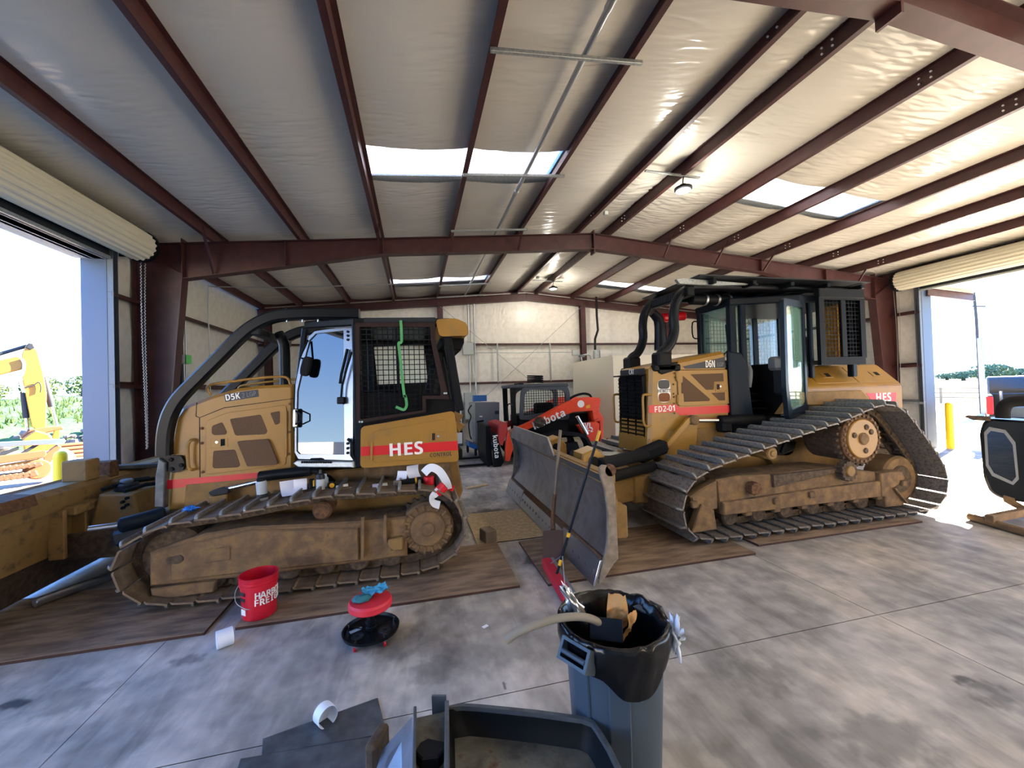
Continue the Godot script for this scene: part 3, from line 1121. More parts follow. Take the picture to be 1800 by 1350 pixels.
# ---------------------------------------------------------------- outdoors
# a leafy crown: many small tilted leaves round a centre
func crown(c: Vector3, r: Vector3, count: int, leaf: float, seed_: int) -> Shape:
	var g := RandomNumberGenerator.new()
	g.seed = seed_
	var s := sh()
	for i in count:
		var d := Vector3(g.randfn(), g.randfn(), g.randfn()).normalized()
		var p := c + d * r * pow(g.randf(), 0.35)
		var a := Vector3(g.randfn(), g.randfn(), g.randfn()).normalized()
		var b := a.cross(Vector3(g.randfn(), g.randfn(), g.randfn())).normalized()
		var l := leaf * g.randf_range(0.6, 1.3)
		s.tri(p - a * l, p + b * l * 0.6, p + a * l)
		s.tri(p - a * l, p + a * l, p - b * l * 0.6)
	return s

func tree(called: String, label: String, at: Vector3, h: float, w: float, m: Material, seed_: int, group := "") -> void:
	var t := thing(called, label, "tree" if h > 2.5 else "bush", at, 0.0, group)
	part(t, "trunk", sh().tube([Vector3.ZERO, Vector3(0.05, h * 0.35, 0), Vector3(0, h * 0.6, 0.05)], [w * 0.09, w * 0.06, w * 0.03], 7), M.bark)
	part(t, "foliage", crown(Vector3(0, h * 0.58, 0), Vector3(w * 0.5, h * 0.42, w * 0.5), 900, maxf(0.09, w * 0.045), seed_), m)

func rock(at: Vector3, r: float, seed_: int) -> Shape:
	var g := RandomNumberGenerator.new()
	g.seed = seed_
	var s := sh()
	var pts := []
	for i in 5:
		var row := []
		for j in 8:
			var th := PI * i / 4.0
			var ph := TAU * j / 7.0 if j < 7 else 0.0
			row.append(Vector3(sin(th) * cos(ph), cos(th) * 0.7, sin(th) * sin(ph)) * r)
		pts.append(row)
	for i in 5:
		for j in 7:
			pts[i][j] *= g.randf_range(0.75, 1.2)
		pts[i][7] = pts[i][0]
	for j in 8:
		pts[0][j] = pts[0][0]
		pts[4][j] = pts[4][0]
	for i in 4:
		for j in 7:
			s.quad(at + pts[i][j], at + pts[i][j + 1], at + pts[i + 1][j + 1], at + pts[i + 1][j])
	return s

func build_outside() -> void:
	# ground beyond the near door: the yard drops a little, gravel
	var gr := structure("ground_yard")
	var yard := PackedVector2Array([Vector2(-5.3, 0.0), Vector2(-6.6, -0.02), Vector2(-9.0, -0.45), Vector2(-80, -0.5), Vector2(-80, -0.8), Vector2(-5.3, -0.6)])
	part(gr, "gravel_bed", sh().prism(yard, -80.0, 60.0), M.gravel)
	var ap := structure("ground_apron")
	part(ap, "concrete_apron", sh().box(Vector3(25.2, -0.1, -5), Vector3(22.0, 0.2, 90)), M.apron)
	var fd := structure("field")
	part(fd, "grass_surface", sh().box(Vector3(236.2, -0.12, -5), Vector3(400.0, 0.2, 800)), M.field)
	part(fd, "grass_surface", sh().box(Vector3(0, -0.75, -300), Vector3(900.0, 0.2, 430)), M.field)
	part(fd, "grass_surface", sh().box(Vector3(-300, -0.75, 100), Vector3(430.0, 0.2, 900)), M.field)

	# ---- yard side: bank with rocks below and brush on top, seen past the jamb
	var dir := ray(70, 709).normalized()
	dir.y = 0
	dir = dir.normalized()
	var side := Vector3(-dir.z, 0, dir.x)
	var mid := dir * 34.0
	var bank := structure("hill_bank")
	var prof := [Vector2(0, -0.6), Vector2(0.6, 0.2), Vector2(1.4, 0.75), Vector2(3.0, 1.7), Vector2(5.0, 2.3), Vector2(9.0, 2.5)]
	var bn := FastNoiseLite.new(); bn.seed = 7; bn.frequency = 0.35
	var g := []
	for p in prof:
		var row := []
		for j in 70:
			var k := -22.0 + j * 0.65
			row.append(mid + side * k + dir * p.x + Vector3.UP * (p.y + 0.25 * bn.get_noise_2d(k, p.x)))
		g.append(row)
	part(bank, "grass_surface", sh().sheet(g), M.bank_green)
	# weeds standing on the bank: too many to count
	var wg := RandomNumberGenerator.new(); wg.seed = 77
	var weeds := sh()
	for i in 2600:
		var k := wg.randf_range(-9.0, 9.0)
		var t := wg.randf()
		var q := mid + side * k + dir * lerpf(1.4, 5.0, t) + Vector3.UP * (lerpf(0.75, 2.3, pow(t, 0.7)) - 0.1)
		var l := wg.randf_range(0.2, 0.5)
		var lean := Vector3(wg.randfn(), 0, wg.randfn()) * 0.15
		weeds.tri(q - side * 0.05, q + side * 0.05, q + Vector3.UP * l + lean)
	var wd := part(self, "bank_grass", weeds, M.leaf)
	tag(wd, "tall green grass growing on the bank behind the excavator", "grass")
	wd.set_meta("kind", "stuff")
	var stones := sh()
	for i in 260:
		var k := wg.randf_range(-9.0, 9.0)
		stones.v.append_array(rock(mid + side * k + dir * wg.randf_range(0.0, 1.2) + Vector3.UP * wg.randf_range(-0.55, 0.45), wg.randf_range(0.12, 0.35), 300 + i).v)
	stones.n = PackedVector3Array()
	for i in range(0, stones.v.size(), 3):
		var nn := (stones.v[i + 2] - stones.v[i]).cross(stones.v[i + 1] - stones.v[i]).normalized()
		stones.n.append_array([nn, nn, nn])
	var so := part(self, "bank_rubble", stones, M.rock)
	tag(so, "grey broken rock along the foot of the green bank", "rubble")
	so.set_meta("kind", "stuff")
	for i in 9:
		var k := -9.0 + i * 2.25 + 0.3 * sin(i * 2.3)
		tree("bank_bush", "green yellow bush on top of the bank behind the excavator", mid + side * k + dir * (6.0 + (i % 3)) + Vector3.UP * 2.2, 1.5 + 0.35 * sin(i * 1.7), 2.0, M.leaf, 500 + i, "bushes along the bank top")
	# pipes lying in the yard
	for i in 4:
		var a := dir * 27.0 + side * 0.4 + Vector3.UP * (-0.40 + 0.16 * i)
		var o := part(self, "yard_pipe", sh().cyl(a + dir * (0.25 * i), a + side * 4.0 + dir * (0.25 * i), 0.09, 10), M.rust_orange)
		tag(o, "long rusty pipe stacked in the yard beyond the yellow bollard", "pipe", "pipes stacked in the yard")
	# white house across the yard, mirrored in the cab door
	var hs := thing("white_house", "plain white building across the yard with two small windows", "building", Vector3(-24.0, -0.5, 21.3), deg_to_rad(138))
	part(hs, "wall", sh().box(Vector3(-5.0, 2.4, 0), Vector3(10, 4.8, 6)), M.white_paint)
	part(hs, "roof", sh().prism(PackedVector2Array([Vector2(-10.2, 4.8), Vector2(0.2, 4.8), Vector2(0.2, 4.95), Vector2(-5, 6.2), Vector2(-10.2, 4.95)]), -3.2, 3.2), M.white_paint)
	part(hs, "yard_wall", sh().box(Vector3(8.0, 1.3, 0), Vector3(16, 2.6, 0.4)), M.white_paint)
	for xx in [-1.6, -4.0]:
		var wn := part(hs, "window", sh().box(Vector3(xx, 2.8, 3.02), Vector3(0.8, 1.3, 0.06)), M.white_paint)
		part(wn, "pane", sh().box(Vector3(xx, 2.8, 3.06), Vector3(0.6, 1.1, 0.02)), M.glass_dark)
	# bollards
	for e in [[Vector3(-5.62, -0.05, -8.04), "yellow bollard outside the door towards the excavator"], [Vector3(14.25, 0, -7.94), "yellow bollard outside the sunlit door towards the pickup"]]:
		var b := thing("bollard", e[1], "bollard", e[0])
		part(b, "post", sh().lathe([Vector2(0.085, 0), Vector2(0.085, 1.2), Vector2(0.075, 1.25), Vector2(0.05, 1.28), Vector2(0, 1.29)], Transform3D.IDENTITY, 20), M.yellow_safety)
		part(b, "footing", sh().lathe([Vector2(0, 0.012), Vector2(0.14, 0.012), Vector2(0.15, 0.0)], Transform3D.IDENTITY, 20), M.apron)
	excavator()
	rusty_machine()
	pickup()
	# ---- field side: fence, trees, pole
	for i in 14:
		var p := Vector3(38.0, 0, -32.0 + i * 2.6)
		var o := part(self, "fence_post", sh().box(p + Vector3.UP * 0.6, Vector3(0.12, 1.2, 0.12), 0.01), M.wood_grey)
		tag(o, "grey wooden fence post at the edge of the green field", "fence post", "fence posts along the field")
	for y in [0.45, 0.8, 1.1]:
		var o := part(self, "fence_rail", sh().box(Vector3(38, y, -15), Vector3(0.04, 0.09, 36)), M.wood_grey)
		tag(o, "grey horizontal fence rail along the green field", "fence rail", "fence rails along the field")
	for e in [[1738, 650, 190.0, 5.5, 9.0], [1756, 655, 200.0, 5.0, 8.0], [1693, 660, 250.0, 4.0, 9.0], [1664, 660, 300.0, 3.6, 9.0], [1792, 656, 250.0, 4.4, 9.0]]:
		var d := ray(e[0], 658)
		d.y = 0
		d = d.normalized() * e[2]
		tree("field_tree", "hazy green tree far out across the sunlit field", d, e[3], e[4], M.leaf_hazy, int(e[0]), "trees beyond the field")
	var dp := ray(1722, 658)
	dp.y = 0
	dp = dp.normalized() * 32.0
	var pole := thing("light_pole", "tall thin dark pole standing beyond the pickup", "pole", dp)
	part(pole, "shaft", sh().tube([Vector3.ZERO, Vector3(-0.05, 5, 0), Vector3(-0.5, 11.5, 0)], [0.07, 0.06, 0.03], 8), M.dark_grey)
	part(pole, "cross_arm", sh().box(Vector3(0.2, 5.6, 0), Vector3(0.9, 0.06, 0.06)), M.dark_grey)
	part(pole, "floodlight_head", sh().box(Vector3(-0.75, 9.6, 0), Vector3(0.7, 0.4, 0.2), 0.03), M.mid_grey)
	var post := part(self, "utility_post", sh().tube([dp + Vector3(-0.4, 0, 0.3), dp + Vector3(-0.45, 3.9, 0.3)], 0.10, 10), M.mid_grey)
	tag(post, "short thick weathered post beside the tall dark pole", "post")

func excavator() -> void:
	var t := thing("excavator", "yellow excavator in the yard with boom and stick reaching down", "excavator", Vector3(-13.4, -0.45, -18.3), deg_to_rad(36.2))
	var T := t.transform
	var k := func(a: Array, d0: float, d1: float, b := 0.02): return sh().prism(pz(T, a, 0.0), d0, d1, b)
	part(t, "boom", k.call([-60, 655, 0, 634, 30, 627, 40, 632, 42, 645, 36, 650, 0, 659, -60, 690], -0.22, 0.22), M.exc_yellow)
	part(t, "stick", k.call([39, 622, 46, 607, 54, 604, 66, 618, 76, 655, 82, 690, 81, 750, 78, 762, 56, 750, 47, 705, 41, 672, 37, 645], -0.17, 0.17), M.exc_yellow)
	part(t, "stick_nose", k.call([45, 612, 50, 604, 58, 605, 62, 612, 54, 616], -0.2, 0.2), M.dark_grey)
	var c := func(a: Array, r: float, z: float): return sh().cyl(pt(T, a[0], a[1], z), pt(T, a[2], a[3], z), r, 12)
	part(t, "stick_cylinder", c.call([-20, 628, 48, 608], 0.06, 0.0), M.dark_grey)
	part(t, "bucket_cylinder", c.call([77, 663, 91, 715], 0.09, 0.0), M.dark_grey)
	part(t, "cylinder_rod", c.call([91, 715, 100, 750], 0.05, 0.0), M.chrome)
	part(t, "thumb_cylinder", c.call([41, 690, 46, 735], 0.08, 0.0), M.dark_grey)
	part(t, "thumb_rod", c.call([46, 735, 48, 757], 0.05, 0.0), M.chrome)
	var hose := []
	for e in [[38, 631], [42, 640], [40, 656], [36, 664], [38, 678], [42, 690]]:
		hose.append(pt(T, e[0], e[1], 0.25))
	part(t, "hydraulic_hose", sh().tube(smooth(hose), 0.045, 8), M.bright_steel)
	hose = []
	for e in [[40, 678], [46, 681], [58, 678], [68, 672], [72, 680], [71, 690]]:
		hose.append(pt(T, e[0], e[1], 0.22))
	part(t, "hydraulic_hose", sh().tube(smooth(hose), 0.02, 6), M.dark_grey)
	part(t, "link_arm", k.call([36, 768, 52, 755, 80, 750, 110, 748, 111, 754, 84, 760, 58, 766, 42, 775], -0.2, 0.2, 0.03), M.rust_orange)
	part(t, "link_arm", k.call([96, 752, 106, 752, 104, 775, 94, 790, 88, 785], -0.18, 0.18, 0.02), M.exc_yellow)
	part(t, "bucket", k.call([40, 770, 62, 755, 86, 762, 100, 780, 92, 812, 70, 824, 46, 812], -0.55, 0.55, 0.04), M.exc_yellow)
	# undercarriage and house out of sight past the jamb, so that the boom hangs on something
	part(t, "house", sh().box(Vector3(-6.4, 1.9, -0.6), Vector3(3.2, 1.7, 2.6), 0.15), M.exc_yellow)
	for z in [-1.7, 0.5]:
		part(t, "track", sh().box(Vector3(-6.2, 0.4, z), Vector3(4.0, 0.8, 0.6), 0.2), M.dark_grey)

func rusty_machine() -> void:
	var t := thing("track_carrier", "low orange rusty machine on steel tracks parked in the yard", "tracked machine", Vector3(-11.2, -0.45, -15.4), deg_to_rad(36.2))
	var T := t.transform
	var k := func(a: Array, d0: float, d1: float, b := 0.015): return sh().prism(pz(T, a, 0.0), d0, d1, b)
	part(t, "deck_rail", k.call([-40, 783, 0, 777, 112, 771, 116, 775, 112, 780, 0, 786, -40, 792], -0.05, 0.05), M.bright_steel)
	part(t, "side_beam", k.call([-40, 806, 0, 801, 80, 791, 82, 799, 76, 804, 0, 815, -40, 822], -0.1, 0.08), M.rust_orange)
	part(t, "lower_beam", k.call([-40, 824, 0, 818, 72, 806, 70, 814, 0, 829, -40, 836], -0.2, 0.0), M.exc_yellow)
	part(t, "frame_strut", k.call([-10, 800, 32, 785, 36, 789, -6, 806], -0.08, 0.02), M.dark_grey)
	part(t, "frame_strut", k.call([20, 806, 62, 780, 70, 782, 30, 806], -0.10, 0.0), M.dark_grey)
	part(t, "end_plate", k.call([76, 800, 100, 782, 108, 786, 84, 822, 80, 830], -0.4, 0.0), M.rust_orange)
	part(t, "idler", sh().cyl(pt(T, 66, 825, -0.3), pt(T, 66, 825, 0.1), 0.30, 18, 0.03), M.rust_orange)
	part(t, "drum", sh().cyl(pt(T, 100, 812, -0.6), pt(T, 100, 812, 0.0), 0.42, 20, 0.04), M.white_paint)
	# steel track run: shoes one by one
	for i in 9:
		var u := -30.0 + i * 11.0
		var p := pt(T, u, 840 - u * 0.13, 0.1)
		part(t, "track_shoe", sh().box(p, Vector3(0.18, 0.16, 0.4), 0.02, Basis(Vector3.BACK, 0.3)), M.rust)
		part(t, "track_shoe", sh().box(p + Vector3(0.1, 0.26, 0), Vector3(0.18, 0.12, 0.4), 0.02, Basis(Vector3.BACK, 0.3)), M.rust)

func pickup() -> void:
	# tail of a dark pickup with its tailgate down, the rest lies out of the frame
	var at := Vector3(15.75, 0, -7.95)
	var turn := atan2(-0.89, 0.46)
	var t := thing("pickup_truck", "black pickup truck parked outside with tailgate down and red tail light", "truck", at, turn)
	# local x across the tail, z out of the tail towards the viewer
	part(t, "bed_side", sh().box(Vector3(0.08, 1.05, -1.0), Vector3(0.12, 0.75, 2.0), 0.03), M.truck_black)
	part(t, "bed_side", sh().box(Vector3(1.82, 1.05, -1.0), Vector3(0.12, 0.75, 2.0), 0.03), M.truck_black)
	part(t, "bed_floor", sh().box(Vector3(0.95, 0.72, -1.0), Vector3(1.7, 0.05, 2.0)), M.dark_grey)
	part(t, "bed_front", sh().box(Vector3(0.95, 1.05, -2.0), Vector3(1.8, 0.75, 0.06), 0.02), M.truck_black)
	part(t, "cab", sh().prism(rounded(PackedVector2Array([Vector2(-4.2, 0.7), Vector2(-2.05, 0.7), Vector2(-2.05, 1.45), Vector2(-2.3, 1.95), Vector2(-3.6, 1.95), Vector2(-4.2, 1.4)]), 0.12), 0.06, 1.84, 0.04, Transform3D(Basis(Vector3(0, 0, 1), Vector3.UP, Vector3(1, 0, 0)), Vector3.ZERO)), M.truck_black)
	part(t, "tail_light", sh().box(Vector3(0.06, 1.14, 0.02), Vector3(0.15, 0.50, 0.06), 0.02), M.lens_red)
	part(t, "tail_light", sh().box(Vector3(1.84, 1.14, 0.02), Vector3(0.15, 0.50, 0.06), 0.02), M.lens_red)
	part(t, "tailgate", sh().box(Vector3(0.95, 0.71, 0.30), Vector3(1.62, 0.06, 0.56), 0.02), M.dark_grey)
	part(t, "bumper", sh().box(Vector3(0.95, 0.48, 0.10), Vector3(1.86, 0.16, 0.16), 0.04), M.chrome)
	part(t, "chassis", sh().box(Vector3(0.95, 0.52, -2.4), Vector3(1.2, 0.2, 4.6)), M.black_steel)
	for z in [-1.2, -4.4]:
		for x in [0.14, 1.76]:
			part(t, "wheel", sh().cyl(Vector3(x - 0.13, 0.37, z), Vector3(x + 0.13, 0.37, z), 0.37, 22, 0.05), M.black_rubber)
	part(t, "hood", sh().box(Vector3(0.95, 1.0, -4.9), Vector3(1.8, 0.6, 1.6), 0.1), M.truck_black)
	var j := part(self, "blue_jerry_can", sh().box(at + Basis(Vector3.UP, turn) * Vector3(0.5, 0.93, -0.5), Vector3(0.4, 0.36, 0.22), 0.04, Basis(Vector3.UP, turn + 0.2)), M.bin_grey)
	tag(j, "blue grey container standing in the open bed of the pickup", "container")
	j = part(self, "red_crate", sh().box(at + Basis(Vector3.UP, turn) * Vector3(1.25, 0.87, -0.4), Vector3(0.5, 0.24, 0.35), 0.03, Basis(Vector3.UP, turn)), M.lens_red)
	tag(j, "red crate standing in the open bed of the pickup", "crate")
	var mast := part(self, "bed_rack_post", sh().box(at + Basis(Vector3.UP, turn) * Vector3(0.32, 1.1, -1.6), Vector3(0.05, 0.8, 0.05)), M.mid_grey)
	tag(mast, "thin grey upright standing in the pickup bed", "post")

# ---------------------------------------------------------------- crawler tracks
func shoe_mesh(w: float, p: float, high: float) -> ArrayMesh:
	var s := sh()
	# plate with a turned-down leading lip
	s.prism(PackedVector2Array([Vector2(-p * 0.46, 0.004), Vector2(p * 0.36, -0.004), Vector2(p * 0.45, -0.020), Vector2(p * 0.46, -0.004), Vector2(p * 0.38, 0.014), Vector2(-p * 0.46, 0.022)]), -w / 2, w / 2)
	return s.mesh()

# raised bar across the shoe, ends cut back
func grouser_mesh(w: float, p: float, high: float) -> ArrayMesh:
	var t := Transform3D(Basis(Vector3.BACK, Vector3.UP, Vector3.LEFT), Vector3(-p * 0.40, 0.014, 0))
	var o := rounded(PackedVector2Array([Vector2(-w / 2, 0.0), Vector2(w / 2, 0.0), Vector2(w / 2 - 0.008, high * 0.5), Vector2(w / 2 - 0.035, high), Vector2(-w / 2 + 0.035, high), Vector2(-w / 2 + 0.008, high * 0.5)]), 0.02, 2)
	return sh().prism(o, -0.014, 0.014, 0.005, t).mesh()

func link_mesh(p: float) -> ArrayMesh:
	var s := sh()
	for z in [-0.085, 0.085]:
		var o := rounded(PackedVector2Array([Vector2(-p * 0.56, -0.10), Vector2(p * 0.56, -0.10), Vector2(p * 0.56, -0.03), Vector2(p * 0.3, -0.008), Vector2(-p * 0.3, -0.008), Vector2(-p * 0.56, -0.03)]), 0.03, 2)
		s.prism(o, z - 0.018, z + 0.018, 0.004)
	s.cyl(Vector3(-p * 0.5, -0.06, -0.115), Vector3(-p * 0.5, -0.06, 0.115), 0.026, 10)
	return s.mesh()

# closed path in x, y; the belt lies between z0 and z1
func crawler(t: Node3D, path: Array, want: float, z0: float, z1: float, high: float, m_shoe: Material, m_link: Material, label: String) -> void:
	var pts := []
	for p in path:
		pts.append(Vector3(p.x, p.y, 0))
	pts.append(pts[0])
	# round the corners
	var fine := []
	var c := path.size()
	for i in c:
		var a: Vector3 = pts[(i + c - 1) % c]
		var b: Vector3 = pts[i]
		var d: Vector3 = pts[(i + 1) % c]
		for s in 7:
			var k := s / 6.0
			fine.append(a.lerp(b, 0.5).lerp(b, k).lerp(b.lerp(b.lerp(d, 0.5), k), k))
	var total := 0.0
	var acc := [0.0]
	for i in fine.size():
		total += fine[i].distance_to(fine[(i + 1) % fine.size()])
		acc.append(total)
	var count := int(round(total / want))
	var pitch := total / count
	var sm := shoe_mesh(absf(z1 - z0), pitch, high)
	var lm := link_mesh(pitch)
	var bm := grouser_mesh(absf(z1 - z0), pitch, high)
	var belt := Node3D.new()
	belt.name = "track"
	t.add_child(belt, true)
	belt.set_meta("label", label)
	var zc := (z0 + z1) / 2
	for i in count:
		var dist := (i + 0.5) * pitch
		var j := 0
		while j < fine.size() - 1 and acc[j + 1] < dist:
			j += 1
		var p0: Vector3 = fine[j]
		var p1: Vector3 = fine[(j + 1) % fine.size()]
		var pos := p0.lerp(p1, (dist - acc[j]) / maxf(1e-6, acc[j + 1] - acc[j]))
		# direction from the points half a pitch before and after
		var fa := walk(fine, acc, total, dist - pitch * 0.5)
		var fb := walk(fine, acc, total, dist + pitch * 0.5)
		var d: Vector3 = (fb - fa).normalized()
		pos = (fa + fb) * 0.5
		var nn := Vector3(d.y, -d.x, 0)
		var tr := Transform3D(Basis(-d, nn, Vector3.BACK), pos + Vector3(0, 0, zc))
		var o := part(belt, "track_shoe", sm, m_shoe)
		o.transform = tr
		o = part(belt, "chain_link", lm, m_link)
		o.transform = tr
		o = part(belt, "grouser", bm, M.grouser)
		o.transform = tr

func walk(fine: Array, acc: Array, total: float, dist: float) -> Vector3:
	dist = fposmod(dist, total)
	var j := 0
	while j < fine.size() - 1 and acc[j + 1] < dist:
		j += 1
	return fine[j].lerp(fine[(j + 1) % fine.size()], (dist - acc[j]) / maxf(1e-6, acc[j + 1] - acc[j]))

func sprocket(r: float, teeth: int, thick: float) -> Shape:
	var o := PackedVector2Array()
	for i in teeth * 4:
		var an := TAU * i / (teeth * 4)
		var rr := r if (i % 4) < 2 else r * 0.88
		o.append(Vector2(cos(an), sin(an)) * rr)
	return sh().prism(o, -thick / 2, thick / 2, 0.004)

func disc(parent: Node, called: String, c: Vector3, r: float, z0: float, z1: float, m: Material, cham := 0.01, sides := 28, label := "") -> MeshInstance3D:
	return part(parent, called, sh().cyl(Vector3(c.x, c.y, z0), Vector3(c.x, c.y, z1), r, sides, cham), m, Vector3.ZERO, label)

func screen(poly: PackedVector2Array, z: float, gap: float, thick: float) -> Shape:
	# woven guard: bars both ways, clipped to the frame
	var s := sh()
	var lo := poly[0]
	var hi := poly[0]
	for p in poly:
		lo = lo.min(p)
		hi = hi.max(p)
	var x := lo.x + gap * 0.5
	while x < hi.x:
		for seg in Geometry2D.intersect_polyline_with_polygon(PackedVector2Array([Vector2(x, lo.y - 1), Vector2(x, hi.y + 1)]), poly):
			s.beam(Vector3(seg[0].x, seg[0].y, z), Vector3(seg[-1].x, seg[-1].y, z), thick, thick, 0.0, Vector3.BACK)
		x += gap
	var y := lo.y + gap * 0.5
	while y < hi.y:
		for seg in Geometry2D.intersect_polyline_with_polygon(PackedVector2Array([Vector2(lo.x - 1, y), Vector2(hi.x + 1, y)]), poly):
			s.beam(Vector3(seg[0].x, seg[0].y, z + thick * 0.6), Vector3(seg[-1].x, seg[-1].y, z + thick * 0.6), thick, thick)
		y += gap
	return s

func centroid(p: PackedVector2Array) -> Vector2:
	var c := Vector2.ZERO
	for q in p:
		c += q
	return c / p.size()

func grow(p: PackedVector2Array, by: float) -> PackedVector2Array:
	var r := Geometry2D.offset_polygon(p, by, Geometry2D.JOIN_MITER)
	return r[0] if r.size() else p

# ---------------------------------------------------------------- smaller bulldozer
func build_small_dozer() -> void:
	var t := thing("bulldozer", "smaller yellow bulldozer with screened cab, pale mirror-like cab door and black sweep", "bulldozer", Vector3(-1.0, 0.03, -4.41))
	var T := t.transform
	var zc := -1.22                         # middle of the machine
	var far := func(z: float): return 2.0 * zc - z
	var P := func(px: Array, z: float): return pz(T, px, z)
	# ---- tracks
	var up := pz(T, [804, 891, 790, 872, 766, 862, 722, 863, 651, 870, 582, 872, 540, 880, 463, 895, 426, 904, 382, 911, 333, 919, 298, 922, 262, 936], 0.0)
	var path := [Vector2(-1.36, 0.066), Vector2(-0.4, 0.066), Vector2(0.6, 0.066), Vector2(1.02, 0.07), Vector2(1.28, 0.14), Vector2(1.49, 0.34), Vector2(1.49, 0.56)]
	for p in up:
		path.append(p)
	path.append_array([Vector2(-1.66, 0.66), Vector2(-1.75, 0.42), Vector2(-1.62, 0.17)])
	crawler(t, path, 0.21, 0.0, -0.69, 0.05, M.shoe_mud, M.mud_dark, "muddy steel crawler track facing the viewer")
	crawler(t, path, 0.21, far.call(0.0), far.call(-0.69), 0.05, M.shoe_mud, M.mud_dark, "far crawler track")
	for sgn in [0, 1]:
		var zz := func(z: float): return z if sgn == 0 else far.call(z)
		# roller frame
		var fr := P.call([262, 972, 300, 958, 360, 938, 440, 926, 560, 921, 640, 916, 715, 908, 716, 978, 640, 988, 520, 1004, 400, 1018, 262, 1032], -0.12)
		part(t, "roller_frame", sh().prism(fr, zz.call(-0.12), zz.call(-0.56), 0.02), M.mud)
		part(t, "frame_cover", sh().prism(P.call([300, 962, 440, 932, 630, 928, 632, 985, 440, 1006, 300, 1022], -0.10), zz.call(-0.09), zz.call(-0.14), 0.015), M.mud)
		part(t, "guard_plate", sh().prism(P.call([266, 1034, 380, 1020, 376, 1040, 300, 1050, 268, 1046], -0.12), zz.call(-0.10), zz.call(-0.30), 0.01), M.mud)
		if sgn == 0:
			part(t, "access_cover", sh().prism(rounded(P.call([356, 968, 404, 960, 405, 984, 358, 990], -0.08), 0.02), -0.075, -0.10, 0.006), M.mud)
			part(t, "step_recess", sh().prism(rounded(P.call([290, 982, 318, 975, 324, 984, 314, 992, 292, 992], -0.08), 0.03), -0.082, -0.10, 0.004), M.mud_dark)
			part(t, "rib", sh().prism(P.call([635, 908, 640, 908, 640, 980, 635, 981], -0.08), -0.06, -0.14), M.mud)
			part(t, "rib", sh().prism(P.call([675, 904, 679, 904, 680, 950, 688, 966, 704, 966, 704, 972, 684, 973, 674, 955], -0.08), -0.06, -0.14), M.mud)
			part(t, "side_block", sh().prism(rounded(P.call([682, 948, 708, 942, 708, 965, 690, 966, 682, 958], -0.08), 0.02), -0.05, -0.12, 0.008), M.yellow_worn)
		# rollers along the bottom and one carrier roller above
		for i in 6:
			disc(t, "track_roller", Vector3(-1.0 + i * 0.34, 0.2, 0), 0.11, zz.call(-0.16), zz.call(-0.52), M.mud_dark, 0.02, 18)
		disc(t, "idler_wheel", Vector3(-1.36, 0.44, 0), 0.28, zz.call(-0.22), zz.call(-0.46), M.mud_dark, 0.03)
		var cr := pt(T, 567, 897, -0.2)
		disc(t, "carrier_roller", cr, 0.095, zz.call(-0.17), zz.call(-0.5), M.rust, 0.02, 18)
		# final drive: toothed ring, hub with notched rim
		var sc := pt(T, 752, 928, -0.16)
		var sp := part(t, "sprocket", sprocket(0.33, 22, 0.06), M.mud_dark, Vector3(sc.x, sc.y, zz.call(-0.34)))
		disc(t, "final_drive", sc, 0.285, zz.call(-0.14), zz.call(-0.3), M.mud, 0.03)
		disc(t, "drive_hub", sc, 0.19, zz.call(-0.115), zz.call(-0.15), M.mud, 0.012)
		disc(t, "drive_cap", sc, 0.075, zz.call(-0.095), zz.call(-0.13), M.mud, 0.01, 18)
		if sgn == 0:
			for i in 18:
				var an := TAU * i / 18
				part(t, "drive_lug", sh().box(sc + Vector3(cos(an) * 0.235, sin(an) * 0.235, 0.03), Vector3(0.075, 0.03, 0.03), 0.008, Basis(Vector3.BACK, an)), M.mud)
	# ---- main body between the tracks
	part(t, "main_frame", sh().prism(PackedVector2Array([Vector2(-1.55, 0.45), Vector2(1.45, 0.45), Vector2(1.55, 0.7), Vector2(1.5, 1.1), Vector2(-1.5, 1.05)]), -0.74, far.call(-0.74), 0.02), M.yellow_dusty)
	part(t, "rear_plate", sh().prism(P.call([640, 820, 790, 808, 795, 846, 790, 862, 640, 862], -0.66), -0.66, far.call(-0.66), 0.01), M.mud)
	# ---- hood
	var zh := -0.75
	var hood := P.call([292, 900, 294, 850, 297, 812, 300, 780, 303, 755, 307, 734, 319, 716, 345, 706, 369, 697, 415, 683, 454, 678, 516, 675, 517, 830, 516, 900], zh)
	part(t, "hood", sh().prism(hood, zh, far.call(zh), 0.035), M.yellow)
	var v := func(a: Array): return pv(a, 270, 680, 6.43)
	var sd := part(t, "side_door", sh().prism(rounded(P.call(v.call([595, 385, 840, 290, 1480, 205, 1505, 230, 1500, 885, 590, 992]), zh), 0.04), zh - 0.004, zh + 0.010, 0.004), M.yellow)
	for a in [[665, 440, 780, 397, 838, 512, 820, 538, 690, 546, 660, 522], [865, 362, 1215, 312, 1292, 500, 1268, 535, 940, 550, 920, 530], [680, 722, 925, 706, 985, 885, 955, 908, 690, 920, 670, 900], [1320, 292, 1432, 270, 1432, 410, 1378, 432]]:
		part(sd, "vent", sh().prism(rounded(P.call(v.call(a), zh), 0.02), zh + 0.004, zh + 0.013, 0.002), M.mesh_vent)
	part(sd, "bulged_vent", sh().prism(rounded(P.call(v.call([962, 612, 1310, 586, 1420, 850, 1395, 876, 1078, 892]), zh), 0.02), zh, zh + 0.05, 0.03), M.mesh_vent)
	part(sd, "latch_plate", sh().prism(rounded(P.call(v.call([650, 588, 842, 570, 845, 680, 650, 690]), zh), 0.01), zh, zh + 0.016, 0.003), M.yellow)
	part(sd, "latch_pocket", sh().prism(P.call(v.call([765, 590, 815, 585, 815, 660, 765, 668]), zh), zh + 0.012, zh + 0.018), M.seat_black)
	var lk := pt(T, 382, 777, zh)
